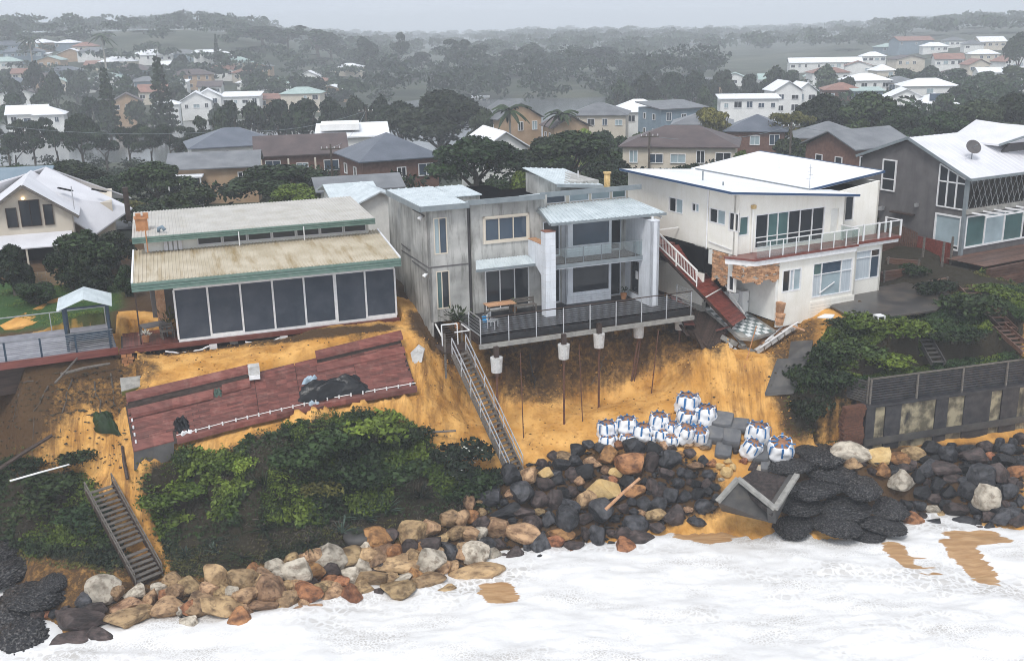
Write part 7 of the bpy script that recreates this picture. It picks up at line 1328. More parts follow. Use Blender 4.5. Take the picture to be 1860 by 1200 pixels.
def f4(r):
    y = r.uniform(205, 340); lx = r.uniform(.12, .53); return lx*y, y, r.uniform(4, 9), r.uniform(5, 9)
wood('suburb_trees', 70, f4, .75, 8, 'leaf_dark', 120)
# ------------------------------------------------------------------ ground cover on the bank: leaves beyond counting
def cover(name, n, sel, size, hmax, m, seed, asp=.55):
    r = np.random.default_rng(seed); cells = np.flatnonzero(sel); c = r.choice(cells, n); x = PXg.ravel()[c]+r.uniform(-.15, .15, n); y = PYg.ravel()[c]+r.uniform(-.12, .12, n); z = GZ.ravel()[c]
    mound = np.clip(.35+fbm(x*.5, y*.5, seed)*1.1+fbm(x*1.6, y*1.6, seed+3)*.5, .03, 1.3); h = mound*hmax; P = np.stack([x, y, z+h*r.uniform(.55, 1.0, n)], 1); N_ = np.tile(np.array([[0, -.45, .8]]), (n, 1)); sz = size*np.clip(.95+fbm(x*.8, y*.8, seed+9)*1.5, .5, 2.0); V, q_ = leaves(P, N_, sz, asp, .65, seed); return tag(np_mesh(name, V, q_, 4, K[m]), kind='stuff')
PXg, PYg = GX, GY
sv = (soil_w > .45); lft = sv & (PXX < 1200); rgt = sv & (PXX >= 1200); nz = fbm(GX*.22, GY*.22, 77).ravel()
brk = pip(PXX, PYY, [(240, 830), (460, 830), (430, 950), (260, 960)]) | pip(PXX, PYY, [(20, 870), (190, 870), (180, 1000), (40, 990)])
nz2 = fbm(GX*.55, GY*.55, 83).ravel(); gap = nz2 > -.16; low = PYY > (985-.10*(PXX-300)); up = lft & ~low
cover('ground_cover', 24000, up & gap & (brk | (nz > .10)), .085, .75, 'leaf_bright', 1); cover('ground_cover', 22000, up & gap & ~brk, .09, .65, 'leaf_mid', 2); cover('ground_cover', 9000, up, .075, .25, 'leaf_dark', 12)
cover('ground_cover', 7000, lft & low & (nz2 > -.05), .07, .3, 'leaf_grey', 3); cover('dead_twigs', 3500, lft & (low | ~gap), .13, .38, 'trunk', 14, .07); cover('leaf_litter', 5000, lft & low, .07, .1, 'leaf_ochre', 13, .3)
_st = pip(PXX, PYY, [(1735, 512), (1775, 508), (1862, 600), (1815, 615)]) | pip(PXX, PYY, [(1790, 585), (1835, 580), (1900, 640), (1850, 662)]) | pip(PXX, PYY, [(1648, 585), (1682, 582), (1728, 660), (1690, 672)]); rgt = rgt & ~_st
rb = pip(PXX, PYY, [(1500, 600), (1640, 580), (1705, 690), (1480, 690)]); cover('ground_cover', 24000, rgt & rb, .10, .55, 'leaf_bright', 4); cover('ground_cover', 30000, rgt & ~rb & (PYY < 720), .11, .5, 'leaf_mid', 5); cover('ground_cover', 8000, rgt & ~rb & (PYY < 720), .09, .4, 'leaf_bright', 15)
# dry leaf litter and weeds along the soil edges
edge = (soil_w > .12) & (soil_w < .6); cover('leaf_litter', 9000, edge, .07, .12, 'leaf_ochre', 6)
tf = (turf_w > .5) & (PYY < 640) & (PXX < 300); cover('grass', 14000, tf, .05, .08, 'leaf_bright', 9, .2)
# ------------------------------------------------------------------ shrubs, tussocks, spiky plants that can be picked out
def shrub_proto(seed, n, leaf, m, flat=.75):
    rr = random.Random(seed); lob = [(rr.uniform(-.32, .32), rr.uniform(-.32, .32), rr.uniform(.2, .5)*flat, rr.uniform(.22, .36), rr.uniform(.18, .3)*flat) for _ in range(9)]; P, d = crown_points(n, lob, seed, .6); V, q_ = leaves(P, d, leaf, seed=seed, jit=.8); o = np_mesh('foliage', V, q_, 4, K[m]); me = o.data; bpy.data.objects.remove(o); return me
def blade_proto(seed, n, L_, wd, m, droop=.6):
    rr = random.Random(seed); b = MB()
    for k in range(n):
        t = rr.random()*6.28; e = rr.uniform(.35, 1.45); c, s = math.cos(t), math.sin(t); pv = None; l_ = L_*rr.uniform(.6, 1.1); o0 = rr.uniform(0, .06)
        for i in range(5):
            f_ = i/4; x = o0+l_*f_*math.cos(e); z = l_*(math.sin(e)*f_-droop*f_*f_*.6); w_ = wd*(1-f_)**.7; p = (c*x-s*w_, s*x+c*w_, z); q_ = (c*x+s*w_, s*x-c*w_, z)
            if pv: b.quad(pv[0], p, q_, pv[1])
            pv = (p, q_)
    o = b.build('blades', K[m]); me = o.data; bpy.data.objects.remove(o); return me
SH = [shrub_proto(i, 900, .055, 'leaf_mid') for i in range(3)]; BL = [blade_proto(i, 70, .6, .018, 'leaf_mid') for i in range(2)]; SP = [blade_proto(9+i, 34, .55, .035, 'leaf_blue', .35) for i in range(2)]
def shrub(px, py, wpx, hf, kind, m, label, cat='shrub'):
    P = T(px, py); s = ((P-CAM)@_fw)/F_PX*wpx; me = random.choice(dict(s=SH, b=BL, p=SP)[kind]); r = empty(dict(s='shrub', b='grass_tussock', p='spiky_plant')[kind], (P[0], P[1], surf(P[0], P[1])-.05), random.random()*6.28, label, cat, 'plants on the bank'); r.scale = (s, s, s*hf)
    c = link(me.name.split('.')[0], me, None, r); c.material_slots[0].link = 'OBJECT'; c.material_slots[0].material = K[m]
    st = MB().tube([(0, 0, -.05), (.02, .01, .25)], [.03, .02], 5).build('stem', K['trunk'], r); return r
for a in ((440, 852, 52, .9, 's', 'leaf_lime', 'lime yellow shrub at the edge of the left green slope'), (395, 850, 70, .7, 's', 'leaf_bright', 'bright green shrub left of the lime yellow one'), (330, 840, 60, .9, 's', 'leaf_dark', 'dark spiky shrub just under the left end of the fallen red deck'), (345, 900, 90, .6, 's', 'leaf_bright', 'bright low shrub in the middle of the left green slope'), (290, 915, 80, .6, 's', 'leaf_bright', 'bright shrub right beside the top of the lower stair'), (100, 890, 110, .6, 's', 'leaf_mid', 'green shrub at the top of the far left green patch'), (60, 930, 110, .6, 's', 'leaf_mid', 'green shrub low in the far left green patch'), (150, 950, 100, .6, 's', 'leaf_mid', 'green shrub just left of the lower stair'), (480, 880, 90, .8, 'b', 'leaf_mid', 'long-bladed tussock below the lime yellow shrub'), (510, 920, 100, .8, 'b', 'leaf_mid', 'large arching tussock in the middle of the green slope'), (545, 840, 110, .6, 's', 'leaf_mid', 'rounded green shrub below the middle of the fallen deck'), (610, 810, 120, .6, 's', 'leaf_mid', 'bushy green shrub at the crest right of the middle'), (680, 790, 120, .6, 's', 'leaf_bright', 'green shrub at the upper right crest of the bank'), (735, 800, 90, .6, 's', 'leaf_dark', 'dark shrub by the driftwood on the sand'), (640, 870, 120, .6, 's', 'leaf_mid', 'spreading shrub in the centre right of the green slope'), (720, 870, 110, .6, 's', 'leaf_dark', 'dark shrub left of the white flowering bush'), (765, 900, 90, .8, 'b', 'leaf_grey', 'grey-green tussock below the white flowering bush'), (835, 850, 110, .8, 's', 'leaf_grey', 'open grey bush speckled with white flowers beside the sand'), (845, 895, 90, .7, 's', 'leaf_dark', 'dark bush under the white flowering one'), (890, 880, 60, .8, 's', 'leaf_dark', 'dark bush against the rocks near the stair foot'), (660, 940, 80, 1.0, 'p', 'leaf_blue', 'bluish spiky rosette low on the green slope'), (700, 925, 80, 1.0, 'p', 'leaf_blue', 'second bluish spiky rosette, upslope to the right'), (620, 965, 70, 1.0, 'p', 'leaf_blue', 'bluish rosette nearest the round planter'), (338, 1008, 46, 1.2, 'p', 'leaf_blue', 'pale spiky plant beside the foot of the lower stair'), (362, 1016, 36, 1.2, 'p', 'leaf_ochre', 'yellowish spiky plant right of the pale one'), (390, 1000, 40, 1.2, 'p', 'leaf_blue', 'small spiky plant upslope of the yellowish one'), (480, 960, 90, .6, 'b', 'leaf_grey', 'grey tussock on the lower green slope'), (560, 985, 80, .6, 'b', 'leaf_grey', 'dry tussock above the tan boulders'), (440, 1010, 80, .5, 'b', 'leaf_grey', 'grey dry grass clump above the shore line'), (585, 900, 80, .7, 's', 'leaf_ochre', 'yellow-tinged shrub at the centre of the green slope'), (150, 840, 70, .8, 's', 'leaf_dark', 'dark bush on the sand above the left green patch'), (50, 855, 80, .7, 's', 'leaf_dark', 'dark bush at the foot of the left sand cliff'),
 (1535, 610, 90, .6, 's', 'leaf_mid', 'shrub at the top left of the right green bank'), (1585, 600, 90, .6, 's', 'leaf_bright', 'bright shrub at the top middle of the right green bank'), (1640, 610, 80, .7, 's', 'leaf_bright', 'tall bright shrub beside the overgrown steps'), (1560, 650, 100, .6, 's', 'leaf_mid', 'shrub in the middle of the right green bank'), (1620, 660, 100, .5, 's', 'leaf_bright', 'low bright shrub above the louvred fence'), (1500, 660, 90, .9, 's', 'leaf_dark', 'dark shrub spilling over the left side of the right bank'), (1475, 705, 90, 1.0, 's', 'leaf_dark', 'dark shrub hanging beside the flat grey slab'), (1465, 755, 80, .9, 's', 'leaf_dark', 'dark shrub at the bottom left of the right bank'), (1520, 700, 90, .7, 's', 'leaf_dark', 'dark shrub at the left end of the louvred fence'), (1760, 570, 110, .7, 's', 'leaf_mid', 'big bush in the middle of the far right bank'), (1730, 620, 90, .6, 's', 'leaf_mid', 'bush right of the overgrown steps'), (1700, 535, 70, .8, 's', 'leaf_dark', 'dark shrub at the back edge of the wet terrace'), (1805, 535, 70, .5, 's', 'leaf_bright', 'grassy clump on top of the slatted retaining wall'), (1660, 500, 50, .8, 's', 'leaf_dark', 'dark shrub at the foot of the red-brown fence')):
    shrub(*a)
SH.append(shrub_proto(77, 130, .022, 'flower_white')); SH[:] = SH[::-1]
_sv = SH[1:]; del SH[1:]
fl_ = shrub(828, 852, 115, .85, 's', 'flower_white', 'scatter of white blossom on the bush beside the sand'); fl_.scale = tuple(q_*.9 for q_ in fl_.scale)
# round planter with grass
P = T(650, 985); r = empty('round_planter', P, 0, 'round dark basket planter topped with grass at the rocks', 'planter'); MB().tube([(0, 0, -.1), (0, 0, .35), (0, 0, .5)], [.55, .72, .66], 18).build('basket', K['slab_dark'], r, smooth=True); c = link('blades', BL[0], None, r, (0, 0, .45)); c.scale = (.9, .9, .5)
# roots and vines trailing on the left cliff and under the deck
for i, (x0_, y0_, x1_, y1_) in enumerate(((60, 690, 20, 800), (90, 700, 60, 830), (130, 690, 110, 790), (170, 690, 190, 770), (200, 680, 215, 760), (1100, 640, 1070, 700), (960, 650, 975, 720))):
    A_ = T(x0_, y0_); B_ = T(x1_, y1_); pts = [A_+(B_-A_)*t+rng.normal(0, .08, 3) for t in np.linspace(0, 1, 7)]; pts = [np.array([p[0], p[1], surf(p[0], p[1])+.03])-A_ for p in pts]; o = MB().tube([tuple(p) for p in pts], [.05, .045, .04, .035, .03, .025, .015], 5).build('trailing_root', K['trunk'], None, loc=A_); tag(o, f'{nth(i+1)} dark root from the left trailing down the bare sand face', 'root', 'trailing roots')
# clods, gravel and driftwood chips strewn on the sand
def clods(n, polys, s0, s1, m, seed, name='rubble'):
    r = np.random.default_rng(seed); msk = np.zeros(len(PXX), bool)
    for p in polys: msk |= pip(PXX, PYY, p)
    c = r.choice(np.flatnonzero(msk), n); base = np.array([(1, 0, 0), (-1, 0, 0), (0, 1, 0), (0, -1, 0), (0, 0, 1), (0, 0, -1)], float); F_ = np.array([(0, 2, 4), (2, 1, 4), (1, 3, 4), (3, 0, 4), (2, 0, 5), (1, 2, 5), (3, 1, 5), (0, 3, 5)]); VV = []; FF = []
    s = r.uniform(s0, s1, n)*r.uniform(.5, 1, n); x = GX.ravel()[c]+r.uniform(-.1, .1, n); y = GY.ravel()[c]+r.uniform(-.08, .08, n); z = GZ.ravel()[c]
    V = base[None]*s[:, None, None]*r.uniform(.55, 1.3, (n, 6, 1))*np.stack([r.uniform(.7, 1.6, n), r.uniform(.7, 1.3, n), r.uniform(.5, .9, n)], 1)[:, None, :]; V = V+np.stack([x, y, z+s*.2], 1)[:, None, :]
    Fl = (F_[None]+6*np.arange(n)[:, None, None]).reshape(-1); return tag(np_mesh(name, V.reshape(-1, 3), Fl, 3, K[m]), kind='stuff')
SANDP = [[(0,690),(230,660),(230,850),(0,860)],[(240,640),(720,600),(720,640),(480,690),(240,735)],[(740,600),(880,660),(960,860),(860,850),(760,760)],[(900,680),(1280,620),(1480,580),(1440,800),(1100,800),(960,830)]]
clods(1800, SANDP[1:], .03, .09, 'sand', 3); clods(700, SANDP, .025, .08, 'soil', 4); clods(900, [SANDP[0], [(760,760),(880,830),(860,860),(740,800)], [(1380,680),(1500,660),(1480,800)]], .03, .12, 'soil', 5)
clods(2600, FILL[0][:1] + FILL[1][:1], .06, .22, 'rock_dark', 6)
# ================================================================== houses behind
def bg_house(px, py, D_, w_, d_, wh, roof, rise, rot, wm, rm, label, ny=1, base=None, over=.5, side=True, name='house', wins=True):
    "house whose front eave shows at (px,py) at distance D_: walls, roof planes, windows with panes"
    if D_ > (310 if px < 900 else 380):   # stand it where the slope meets the sight line
        best = min(np.arange(.7*D_, 1.45*D_, 4.0), key=lambda q_: abs(AtD(px, py, q_)[2]-wh-float(far_z(*AtD(px, py, q_)[:2])))+abs(q_-D_)*.01); kk = best/D_; D_ = best; w_ *= kk; d_ *= kk
    P = AtD(px, py, D_); g = min(surf(P[0], P[1]), P[2]-wh); r = empty(name, (P[0], P[1], P[2]-wh), R(rot), label, 'house', 'houses behind the front row'); lo = g-(P[2]-wh)-1.0; hx = w_/2
    MB().box(-hx, hx, 0, d_, lo, wh).build('wall', K[wm], r); e = over; z = wh
    if roof == 'hip':
        L_ = max(.1, w_-d_)/2; A = [(-hx-e, -e, z), (hx+e, -e, z), (hx+e, d_+e, z), (-hx-e, d_+e, z)]; r0 = (-L_, d_/2, z+rise); r1 = (L_, d_/2, z+rise)
        for pts in ([A[0], A[1], r1, r0], [A[1], A[2], r1], [A[2], A[3], r0, r1], [A[3], A[0], r0]): MB().prism(pts, (0, 0, -.12)).build('roof', K[rm], r)
    elif roof == 'gable':
        for pts in ([(-hx-e, -e, z), (hx+e, -e, z), (hx+e, d_/2, z+rise), (-hx-e, d_/2, z+rise)], [(hx+e, d_+e, z), (-hx-e, d_+e, z), (-hx-e, d_/2, z+rise), (hx+e, d_/2, z+rise)]): MB().prism(pts, (0, 0, .12)).build('roof', K[rm], r)
        for s in (-1, 1): MB().prism([(s*hx, 0, z), (s*hx, d_, z), (s*hx, d_/2, z+rise)], (-s*.1, 0, 0)).build('gable', K[wm], r)
    elif roof == 'front':
        for pts in ([(-hx-e, -e, z), (0, -e, z+rise), (0, d_+e, z+rise), (-hx-e, d_+e, z)], [(hx+e, -e, z), (0, -e, z+rise), (0, d_+e, z+rise), (hx+e, d_+e, z)]): MB().prism(pts, (0, 0, .12)).build('roof', K[rm], r)
        MB().prism([(-hx, 0, z), (hx, 0, z), (0, 0, z+rise)], (0, .1, 0)).build('gable', K[wm], r)
    else: MB().prism([(-hx-e, -e, z+.02), (hx+e, -e, z+.02), (hx+e, d_+e, z+rise), (-hx-e, d_+e, z+rise)], (0, 0, .18)).build('roof', K[rm], r)
    if wins:
        nst = max(1, int(wh/2.7))
        for s in range(nst):
            zb = wh-2.7*(s+1)+.75; n = max(2, int(w_/2.6))
            for k in range(n):
                if random.random() < .15: continue
                xc = -hx+w_*(k+.5)/n; ww = random.choice((.5, .7, .9)); hh = random.choice((1.1, 1.3, 1.5)); window(r, FRONT(-.03), xc-ww, xc+ww, zb, zb+hh, 2, 1, 'white_paint', random.choice(('glass', 'glass', 'glass_blue', 'glass_pale')), .08, .0)
            if side:
                for yc in (d_*.3, d_*.7): window(r, LEFT(-hx-.03, d_), d_-yc-.5, d_-yc+.5, zb, zb+1.1, 1, 1, 'white_paint', 'glass', .07, .0)
    return r
W = 'bg_wall_'; Q = 'bg_roof_'
h1 = bg_house(728, 288, 108, 8.2, 9, 5.2, 'hip', 2.3, 24, W+'brick', Q+'blue', 'brown brick house with blue-grey hipped roof behind the grey shed')
h2 = bg_house(548, 282, 124, 10.2, 7, 5.4, 'gable', 2.0, 12, W+'brick', Q+'brown', 'long red-brown brick house with brown gabled roof and red balcony'); MB().box(-4.8, 4.9, -1.3, -.05, 1.4, 2.3).build('balcony', K['bg_wall_brick'], h2)
for k in range(4): MB().box(-4.8+3.1*k, -4.6+3.1*k, -1.3, -1.1, 0, 5.2).build('verandah_post', K['bg_wall_cream'], h2)
bg_house(428, 265, 136, 11, 9, 5.2, 'hip', 2.0, 20, W+'white', Q+'blue', 'white house with blue-grey hipped roof left of the red-brown one')
h4 = bg_house(388, 306, 108, 8.6, 6, 3.0, 'gable', 1.3, 10, W+'tan', Q+'grey', 'low tan brick house with grey roof and white enclosed balcony'); MB().box(-4.4, -1.2, -2.2, -.1, -.6, .5).build('balcony', K['white_paint'], h4); [MB().box(-4.4+1.05*k, -4.28+1.05*k, -2.2, -2.05, .5, 2.4).build('balcony_post', K['white_paint'], h4) for k in range(4)]; MB().box(-4.5, -1.0, -2.3, -.1, 2.4, 2.55).build('balcony_roof', K['white_roof'], h4); MB().box(-4.4, -1.3, -2.15, -2.05, 2.38-1.5, 2.38).build('balcony_glass', K['glass'], h4)
h5 = bg_house(640, 250, 140, 9, 9, 5.6, 'flat', 1.0, 8, W+'white', 'white_roof', 'bright white modern house with stepped flat roofs')
MB().box(-4.2, 1.0, 2, 8, 6.4, 7.2).build('upper_box', K['bg_wall_white'], h5)
bg_house(918, 276, 118, 6.0, 8, 4.5, 'front', 2.2, 18, W+'white', 'white_roof', 'white gabled house half hidden right of the forked tree')
bg_house(1232, 266, 122, 13, 9, 4.6, 'hip', 2.0, -14, W+'cream', Q+'brown', 'cream house with wide brown hipped roof behind the cream front-row house')
bg_house(945, 216, 178, 8, 8, 5, 'front', 2.6, 26, W+'tan', Q+'grey', 'tan gabled house beside the palms')
bg_house(1086, 209, 200, 10.5, 9, 5.2, 'hip', 2.0, -10, W+'cream', Q+'grey', 'cream villa with grey roof near the lagoon')
bg_house(1160, 203, 212, 11, 9, 5, 'hip', 2.2, -6, W+'white', 'white_roof', 'villa with white hipped roof right of the cream villa')
bg_house(1038, 232, 170, 6, 6, 4, 'front', 1.8, 15, W+'tan', Q+'brown', 'small tan gabled house between palms and cream villa')
bg_house(1242, 198, 190, 9, 9, 6, 'flat', .8, 20, W+'blue', Q+'grey', 'pale blue two-storey house with flat grey roof')
bg_house(1275, 226, 168, 9, 8, 4, 'hip', 1.6, -12, W+'white', Q+'grey', 'white house with grey roof in front of the pale blue one')
bg_house(1372, 238, 148, 8, 8, 4, 'hip', 2.0, -16, W+'brick', Q+'blue', 'house with steep blue-grey roof between the gum trees')
bg_house(1505, 250, 138, 8, 8, 4, 'hip', 1.8, -14, W+'tan', Q+'grey', 'house with pale grey hipped roof below the round dark trees')
bg_house(1605, 268, 108, 8, 7, 4, 'gable', 1.6, 28, W+'brick', Q+'grey', 'brick house with grey tiled roof peeping left of the dark gable')
bg_house(1362, 180, 240, 13, 8, 4, 'flat', .5, -6, W+'white', 'white_roof', 'long flat-roofed white house in the middle distance')
h14 = bg_house(1432, 166, 262, 7, 8, 5.5, 'front', 2.4, 4, W+'white', 'white_roof', 'white three-gabled house, its first gable'); 
bg_house(1466, 167, 264, 5, 8, 5.5, 'front', 2.2, 4, W+'white', 'white_roof', 'narrow white gabled wing right of the first white gable')
bg_house(1532, 163, 270, 9, 8, 4, 'hip', 1.6, -8, W+'brick', Q+'red', 'house with dark red roof right of the white gables')
bg_house(1578, 166, 265, 7, 7, 4, 'flat', .5, -8, W+'blue', Q+'green', 'teal walled house beside the dark red roof')
bg_house(1645, 186, 232, 11, 8, 4.4, 'front', 2.8, -12, W+'white', 'white_roof', 'large white gabled house above the dark trees')
h18 = bg_house(1702, 188, 226, 8, 8, 3.2, 'hip', 2.0, -12, W+'white', 'white_roof', 'white roofed house with dark solar panel'); MB().prism([(-1.5, .4, 3.8), (2.0, .4, 3.8), (1.6, 2.6, 5.0), (-1.2, 2.6, 5.0)], (0, 0, .1)).build('solar_panel', K['navy'], h18)
for i, (px, py, D_, w_, d_, wh, rf_, ri, ro, wm, rm, lab) in enumerate([
 (1580, 146, 300, 12, 9, 3.5, 'hip', 1.8, 0, 'white', 'white_roof', 'white hipped roof behind the dark red roofed house'), (1690, 156, 282, 14, 9, 3.5, 'hip', 1.8, -8, 'white', 'white_roof', 'wide white roof behind the solar-panel house'), (1640, 150, 300, 9, 8, 3.5, 'hip', 1.6, 0, 'cream', Q+'grey', 'grey roof between the two wide white roofs'),
 (356, 184, 330, 9, 9, 5, 'front', 2.6, 14, 'white', 'white_roof', 'bright white gabled house on the lagoon shore'), (378, 176, 345, 8, 8, 5, 'front', 2.2, 14, 'white', 'white_roof', 'second white gable stepping up behind the shore house'), (436, 176, 342, 12, 8, 5, 'flat', 1, 4, 'white', 'white_roof', 'pale flat-roofed house right of the white gables'), (496, 180, 335, 9, 7, 3.5, 'gable', 1.4, 0, 'tan', Q+'red', 'small salmon house by the lagoon'), (545, 170, 350, 13, 9, 5.5, 'hip', 1.8, 0, 'cream', Q+'green', 'large pale stepped house right of the salmon one'),
 (426, 114, 432, 13, 10, 4, 'hip', 2.4, 4, 'cream', Q+'green', 'house with pale green hipped roof high on the left hill'), (404, 127, 415, 8, 8, 4, 'gable', 1.6, 6, 'white', Q+'red', 'salmon roofed house below the pale green roof'), (438, 132, 405, 7, 7, 4, 'hip', 1.6, 6, 'cream', Q+'red', 'small orange roofed house right of the salmon roof'), (345, 136, 392, 15, 9, 5.5, 'hip', 2, 8, 'tan', Q+'brown', 'big brown roofed house with verandahs on the left hill'), (275, 100, 450, 17, 9, 4, 'hip', 2.4, 6, 'white', 'white_roof', 'wide white roofed house near the left skyline'), (212, 112, 430, 14, 9, 4.5, 'hip', 2, 10, 'cream', 'white_roof', 'white roofed house left of the second pine'), (178, 118, 415, 10, 8, 3.5, 'gable', 1.6, 8, 'cream', Q+'red', 'low red roofed house left of the white roofs'), (168, 94, 460, 13, 8, 4, 'hip', 1.8, 8, 'white', Q+'grey', 'grey roofed house under the thin palm'), (152, 84, 480, 10, 8, 4, 'hip', 1.8, 8, 'cream', Q+'red', 'orange roofed house at the left skyline'), (40, 94, 480, 16, 9, 5, 'hip', 2, 12, 'blue', Q+'blue', 'blue house with long verandah at the far left'), (12, 82, 500, 14, 9, 4, 'hip', 2, 12, 'blue', Q+'blue', 'blue roof above the long verandah house'), (70, 99, 470, 8, 7, 3.2, 'flat', .6, 10, 'white', 'white_roof', 'low white shed right of the blue verandah house'),
 (25, 150, 352, 10, 8, 5, 'hip', 1.6, 14, 'blue', Q+'blue', 'blue two-storey house at the left edge'), (68, 142, 365, 9, 8, 4, 'gable', 1.6, 12, 'tan', Q+'brown', 'small tan house right of the blue one'), (42, 134, 380, 8, 8, 4, 'gable', 1.8, 12, 'cream', Q+'red', 'house with pale salmon roof at the left'), (112, 128, 375, 12, 8, 3.5, 'hip', 1.5, 12, 'blue', Q+'blue', 'long dark blue roof left of the first pine'), (48, 208, 262, 9, 7, 3.4, 'gable', 2.0, 16, 'white', 'white_roof', 'white roofed house above the lagoon trees at the left'), (88, 208, 262, 7, 7, 3.5, 'hip', 1.8, 16, 'white', 'white_roof', 'small white roof right of the lagoon-side one'), (230, 186, 300, 8, 8, 5, 'front', 2.4, 18, 'tan', Q+'brown', 'brown gabled house between the two pines'), (300, 190, 300, 7, 7, 4, 'hip', 1.6, 12, 'white', 'white_roof', 'small white roofed house before the bright white gables'), (262, 148, 360, 10, 8, 4, 'hip', 1.6, 10, 'blue', Q+'grey', 'dark roofed house behind the second pine'), (320, 150, 365, 7, 7, 4.5, 'flat', .6, 8, 'white', 'white_roof', 'white verandah house below the big brown roof'), (330, 98, 455, 12, 8, 4, 'hip', 1.8, 4, 'blue', Q+'grey', 'grey roof right of the wide white one on the hill'), (372, 96, 460, 10, 8, 5, 'flat', 1, 4, 'white', 'white_roof', 'white block house beside the slim skyline pine'), (405, 100, 455, 8, 8, 4, 'hip', 1.6, 4, 'white', 'white_roof', 'small white house right of the slim pine'),
 (632, 122, 400, 10, 8, 4, 'hip', 1.6, 0, 'cream', 'white_roof', 'pale house half hidden among the hazy trees'), (872, 178, 330, 5, 5, 2.5, 'flat', .3, 0, 'white', 'white_roof', 'tiny white hut by the lagoon water'), (585, 150, 380, 9, 8, 4, 'hip', 1.6, 0, 'cream', Q+'red', 'faint orange roofed house below the skyline trees'),
 (1500, 114, 520, 34, 10, 4, 'gable', 2, -8, 'white', 'white_roof', 'very long white roof in the haze on the right'), (1588, 102, 560, 12, 9, 4, 'hip', 1.8, -8, 'white', 'white_roof', 'faint white roof above the long one'), (1700, 84, 620, 14, 9, 4, 'hip', 1.8, -8, 'white', 'white_roof', 'faint white roof high on the right hill'), (1735, 74, 640, 12, 9, 4, 'hip', 1.8, -8, 'white', Q+'grey', 'faint grey roof topmost on the right hill'), (1790, 98, 560, 14, 9, 4, 'hip', 1.8, -8, 'cream', 'white_roof', 'faint pale roof right on the far hill'), (1825, 132, 400, 18, 9, 4, 'gable', 1.6, -8, 'white', 'white_roof', 'long pale roof at the right edge in the trees'), (1770, 80, 640, 11, 9, 4, 'hip', 1.8, -8, 'white', Q+'grey', 'small faint roof beside the topmost one'), (1755, 150, 330, 10, 8, 3.5, 'hip', 1.6, -10, 'cream', 'white_roof', 'pale roof among the trees right of the solar-panel house')]):
    bg_house(px, py, D_, w_, d_, wh, rf_, ri, ro, W+wm, rm, lab, side=D_ < 350, wins=True)
# more small roofs scattered on both hills
def scatter(items, label):
    items = sorted(items)
    for i, (px, py) in enumerate(items): bg_house(px, py, 400+random.uniform(-40, 120), random.uniform(8, 13), 8, random.choice((3.2, 4, 5)), random.choice(('hip', 'hip', 'gable', 'front')), random.uniform(1.4, 2.4), random.uniform(-15, 20), W+random.choice(('white', 'white', 'cream', 'tan', 'blue')), random.choice(('white_roof', 'white_roof', Q+'grey', Q+'red', Q+'brown', Q+'green')), label.format(nth(i+1)), side=False)
scatter([(5, 112), (88, 110), (128, 98), (238, 128), (62, 78), (118, 78), (300, 118), (190, 142), (150, 150), (105, 150), (455, 150), (505, 152), (380, 158), (468, 122), (560, 140), (600, 165), (520, 165), (30, 172), (275, 168)], '{} small hazy house from the left on the left hillside')
scatter([(1300, 150), (1335, 142), (1480, 140), (1510, 132), (1610, 128), (1735, 138), (1780, 118), (1655, 108), (1850, 112), (1620, 85), (1665, 74), (1560, 120), (1805, 76), (1840, 150), (1725, 108), (1400, 145)], '{} small hazy house from the left on the right hillside')
# sheds just behind the front row
for px, py, D_, w_, d_, wh, rf_, ri, ro, wm, rm, lab in ((690, 372, 79, 3.6, 5, 3.0, 'front', 1.0, 22, 'plaster', 'zinc_roof', 'pale grey shed with low gable beside the concrete house'), (645, 360, 83, 3.2, 5, 2.6, 'gable', .8, 20, 'plaster', 'zinc_roof', 'small grey garage behind the cream corrugated roof'), (15, 338, 104, 7, 6, 3, 'gable', 1.4, 14, 'bg_wall_cream', 'bg_wall_blue', 'pale blue-grey roof at the left edge behind the cottage'), (655, 345, 92, 7, 5, 3, 'gable', .9, 16, 'plaster', 'bg_roof_grey', 'low grey outbuilding in front of the brown brick house')):
    bg_house(px, py, D_, w_, d_, wh, rf_, ri, ro, wm, rm, lab, name='shed', wins=False)
# ------------------------------------------------------------------ cars, poles and wires
def car(px, py, D_, rot, m, label):
    P = AtD(px, py, D_); z = surf(P[0], P[1]); r = empty('parked_car', (P[0], P[1], z), R(rot), label, 'car', 'cars behind the houses'); b = MB()
    pf = [(-2.1, .3), (-2.15, .75), (-1.3, .88), (-.7, 1.38), (.9, 1.4), (1.6, .95), (2.1, .85), (2.15, .35)]; b.prism([(x, -.85, z_) for x, z_ in pf], (0, 1.7, 0)); b.build('body', K[m], r)
    for s in (-1, 1): MB().prism([(-1.15, s*.86, .92), (-.65, s*.86, 1.32), (.85, s*.86, 1.33), (1.4, s*.86, .95)], (0, s*.01, 0)).build('side_window', K['glass'], r)
    MB().prism([(-1.32, -.75, .9), (-1.32, .75, .9), (-.74, .7, 1.36), (-.74, -.7, 1.36)], (-.03, 0, .02)).build('windscreen', K['glass'], r); MB().prism([(1.6, -.75, .97), (1.6, .75, .97), (.95, .7, 1.38), (.95, -.7, 1.38)], (.03, 0, .02)).build('rear_window', K['glass'], r)
    for x in (-1.35, 1.35):
        for s in (-1, 1): wl = MB().tube([(x, s*.72, .32), (x, s*.9, .32)], .32, 14).build('wheel', K['rubber'], r); MB().tube([(x, s*.9, .32), (x, s*.91, .32)], .18, 10).build('rim', K['steel'], wl)
    for s in (-1, 1): MB().box(-2.16, -2.1, s*.6-.15, s*.6+.15, .6, .75).build('headlight', K['white_paint'], r)
    return r
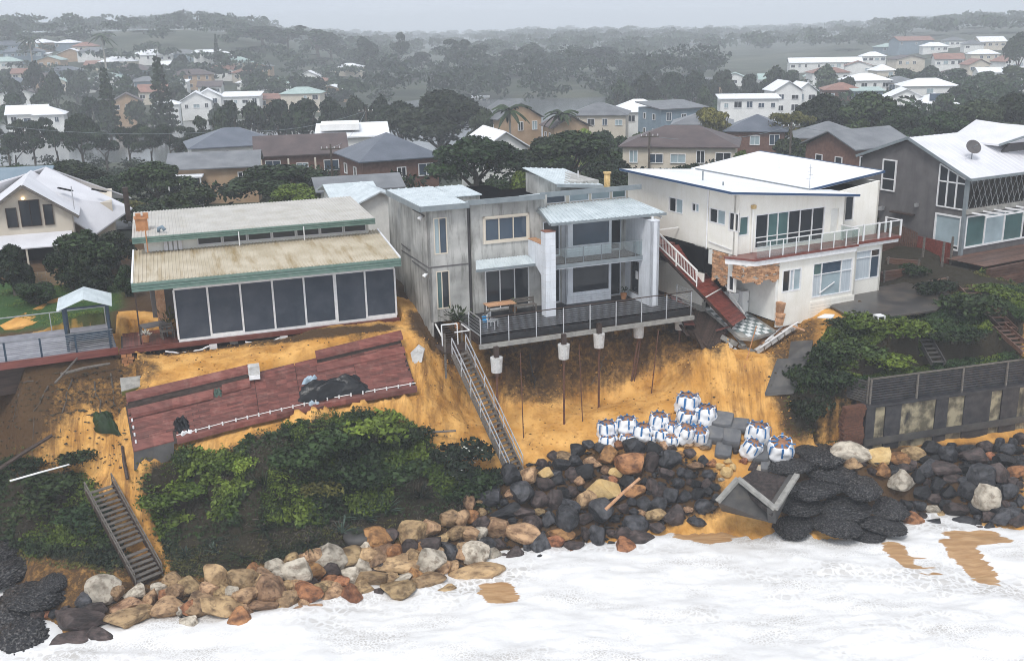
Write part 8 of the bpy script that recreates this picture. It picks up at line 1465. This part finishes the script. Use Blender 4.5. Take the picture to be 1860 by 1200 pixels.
car(426, 378, 88, 10, 'car_red', 'dark red car parked behind the upper cream roof'); car(614, 352, 96, 70, 'car_white', 'white car parked right of the umbrella-shaped tree'); car(295, 206, 262, 10, 'car_blue', 'blue car parked on the far lagoon side'); car(205, 163, 330, 30, 'car_white', 'white car on the left hillside street')
def pole(px, pt, D_, label):
    P = AtD(px, pt, D_); g = surf(P[0], P[1]); r = empty('power_pole', (P[0], P[1], g), .2, label, 'power pole', 'power poles'); h = P[2]-g; MB().tube([(0, 0, 0), (0, 0, h)], [.16, .11], 8).build('pole', K['trunk'], r); MB().box(-1.1, 1.1, -.06, .06, h-.6, h-.45).build('cross_arm', K['trunk'], r)
    for x in (-1, -.4, .4, 1): MB().tube([(x, 0, h-.45), (x, 0, h-.25)], .05, 6).build('insulator', K['white_paint'], r)
    return P
pp = [pole(664, 196, 160, 'timber power pole above the bright white modern house'), pole(1438, 222, 128, 'timber power pole behind the white blue-edged roof'), pole(600, 262, 116, 'power pole beside the red-brown brick house'), pole(1860, 232, 118, 'power pole at the right edge'), pole(1180, 240, 122, 'power pole left of the brown hipped roof'), pole(420, 232, 150, 'power pole behind the white house with blue roof'), pole(-60, 215, 150, 'power pole beyond the left edge')]
for i, (a, c) in enumerate(((4, 1), (1, 3), (0, 5), (5, 6), (2, 0))):
    A_, B_ = pp[a], pp[c]; pts = [tuple((B_-A_)*t-np.array([0, 0, .45+4*t*(1-t)*1.0])) for t in np.linspace(0, 1, 13)]; o = MB().tube(pts, .028, 4).build('power_line', K['fascia_grey'], None, loc=A_); tag(o, ['thin power line sagging behind the white blue-edged roof', 'thin power line behind the dark grey house roof', 'power line crossing above the red-brown roof', 'power line running off to the left edge', 'short power line beside the bright white house'][i], 'power line', 'power lines')
# streets glimpsed between the houses
for pts, nm in (([(-40, 88), (60, 94), (62, 99), (-40, 93)], 'road'),):
    MB().prism([(x, y, float(far_z(x, y))+.08) for x, y in pts], (0, 0, .02)).build(nm, K['asphalt']).__setitem__('kind', 'structure')
# ------------------------------------------------------------------ haze: thin rain-laden air over everything
hz = MB().box(-2800, 2800, -160, 3300, -3.0, 58.0).build('haze', None); tag(hz, kind='stuff')
hm = bpy.data.materials.new('haze'); hm.use_nodes = True; hn = hm.node_tree; hn.nodes.clear()
ho = hn.nodes.new('ShaderNodeOutputMaterial'); hv = hn.nodes.new('ShaderNodeVolumePrincipled')
hv.inputs['Color'].default_value = (.90, .945, 1.0, 1); hv.inputs['Density'].default_value = 0.00074; hv.inputs['Anisotropy'].default_value = 0.0
hn.links.new(hv.outputs[0], ho.inputs['Volume']); hz.data.materials.append(hm)
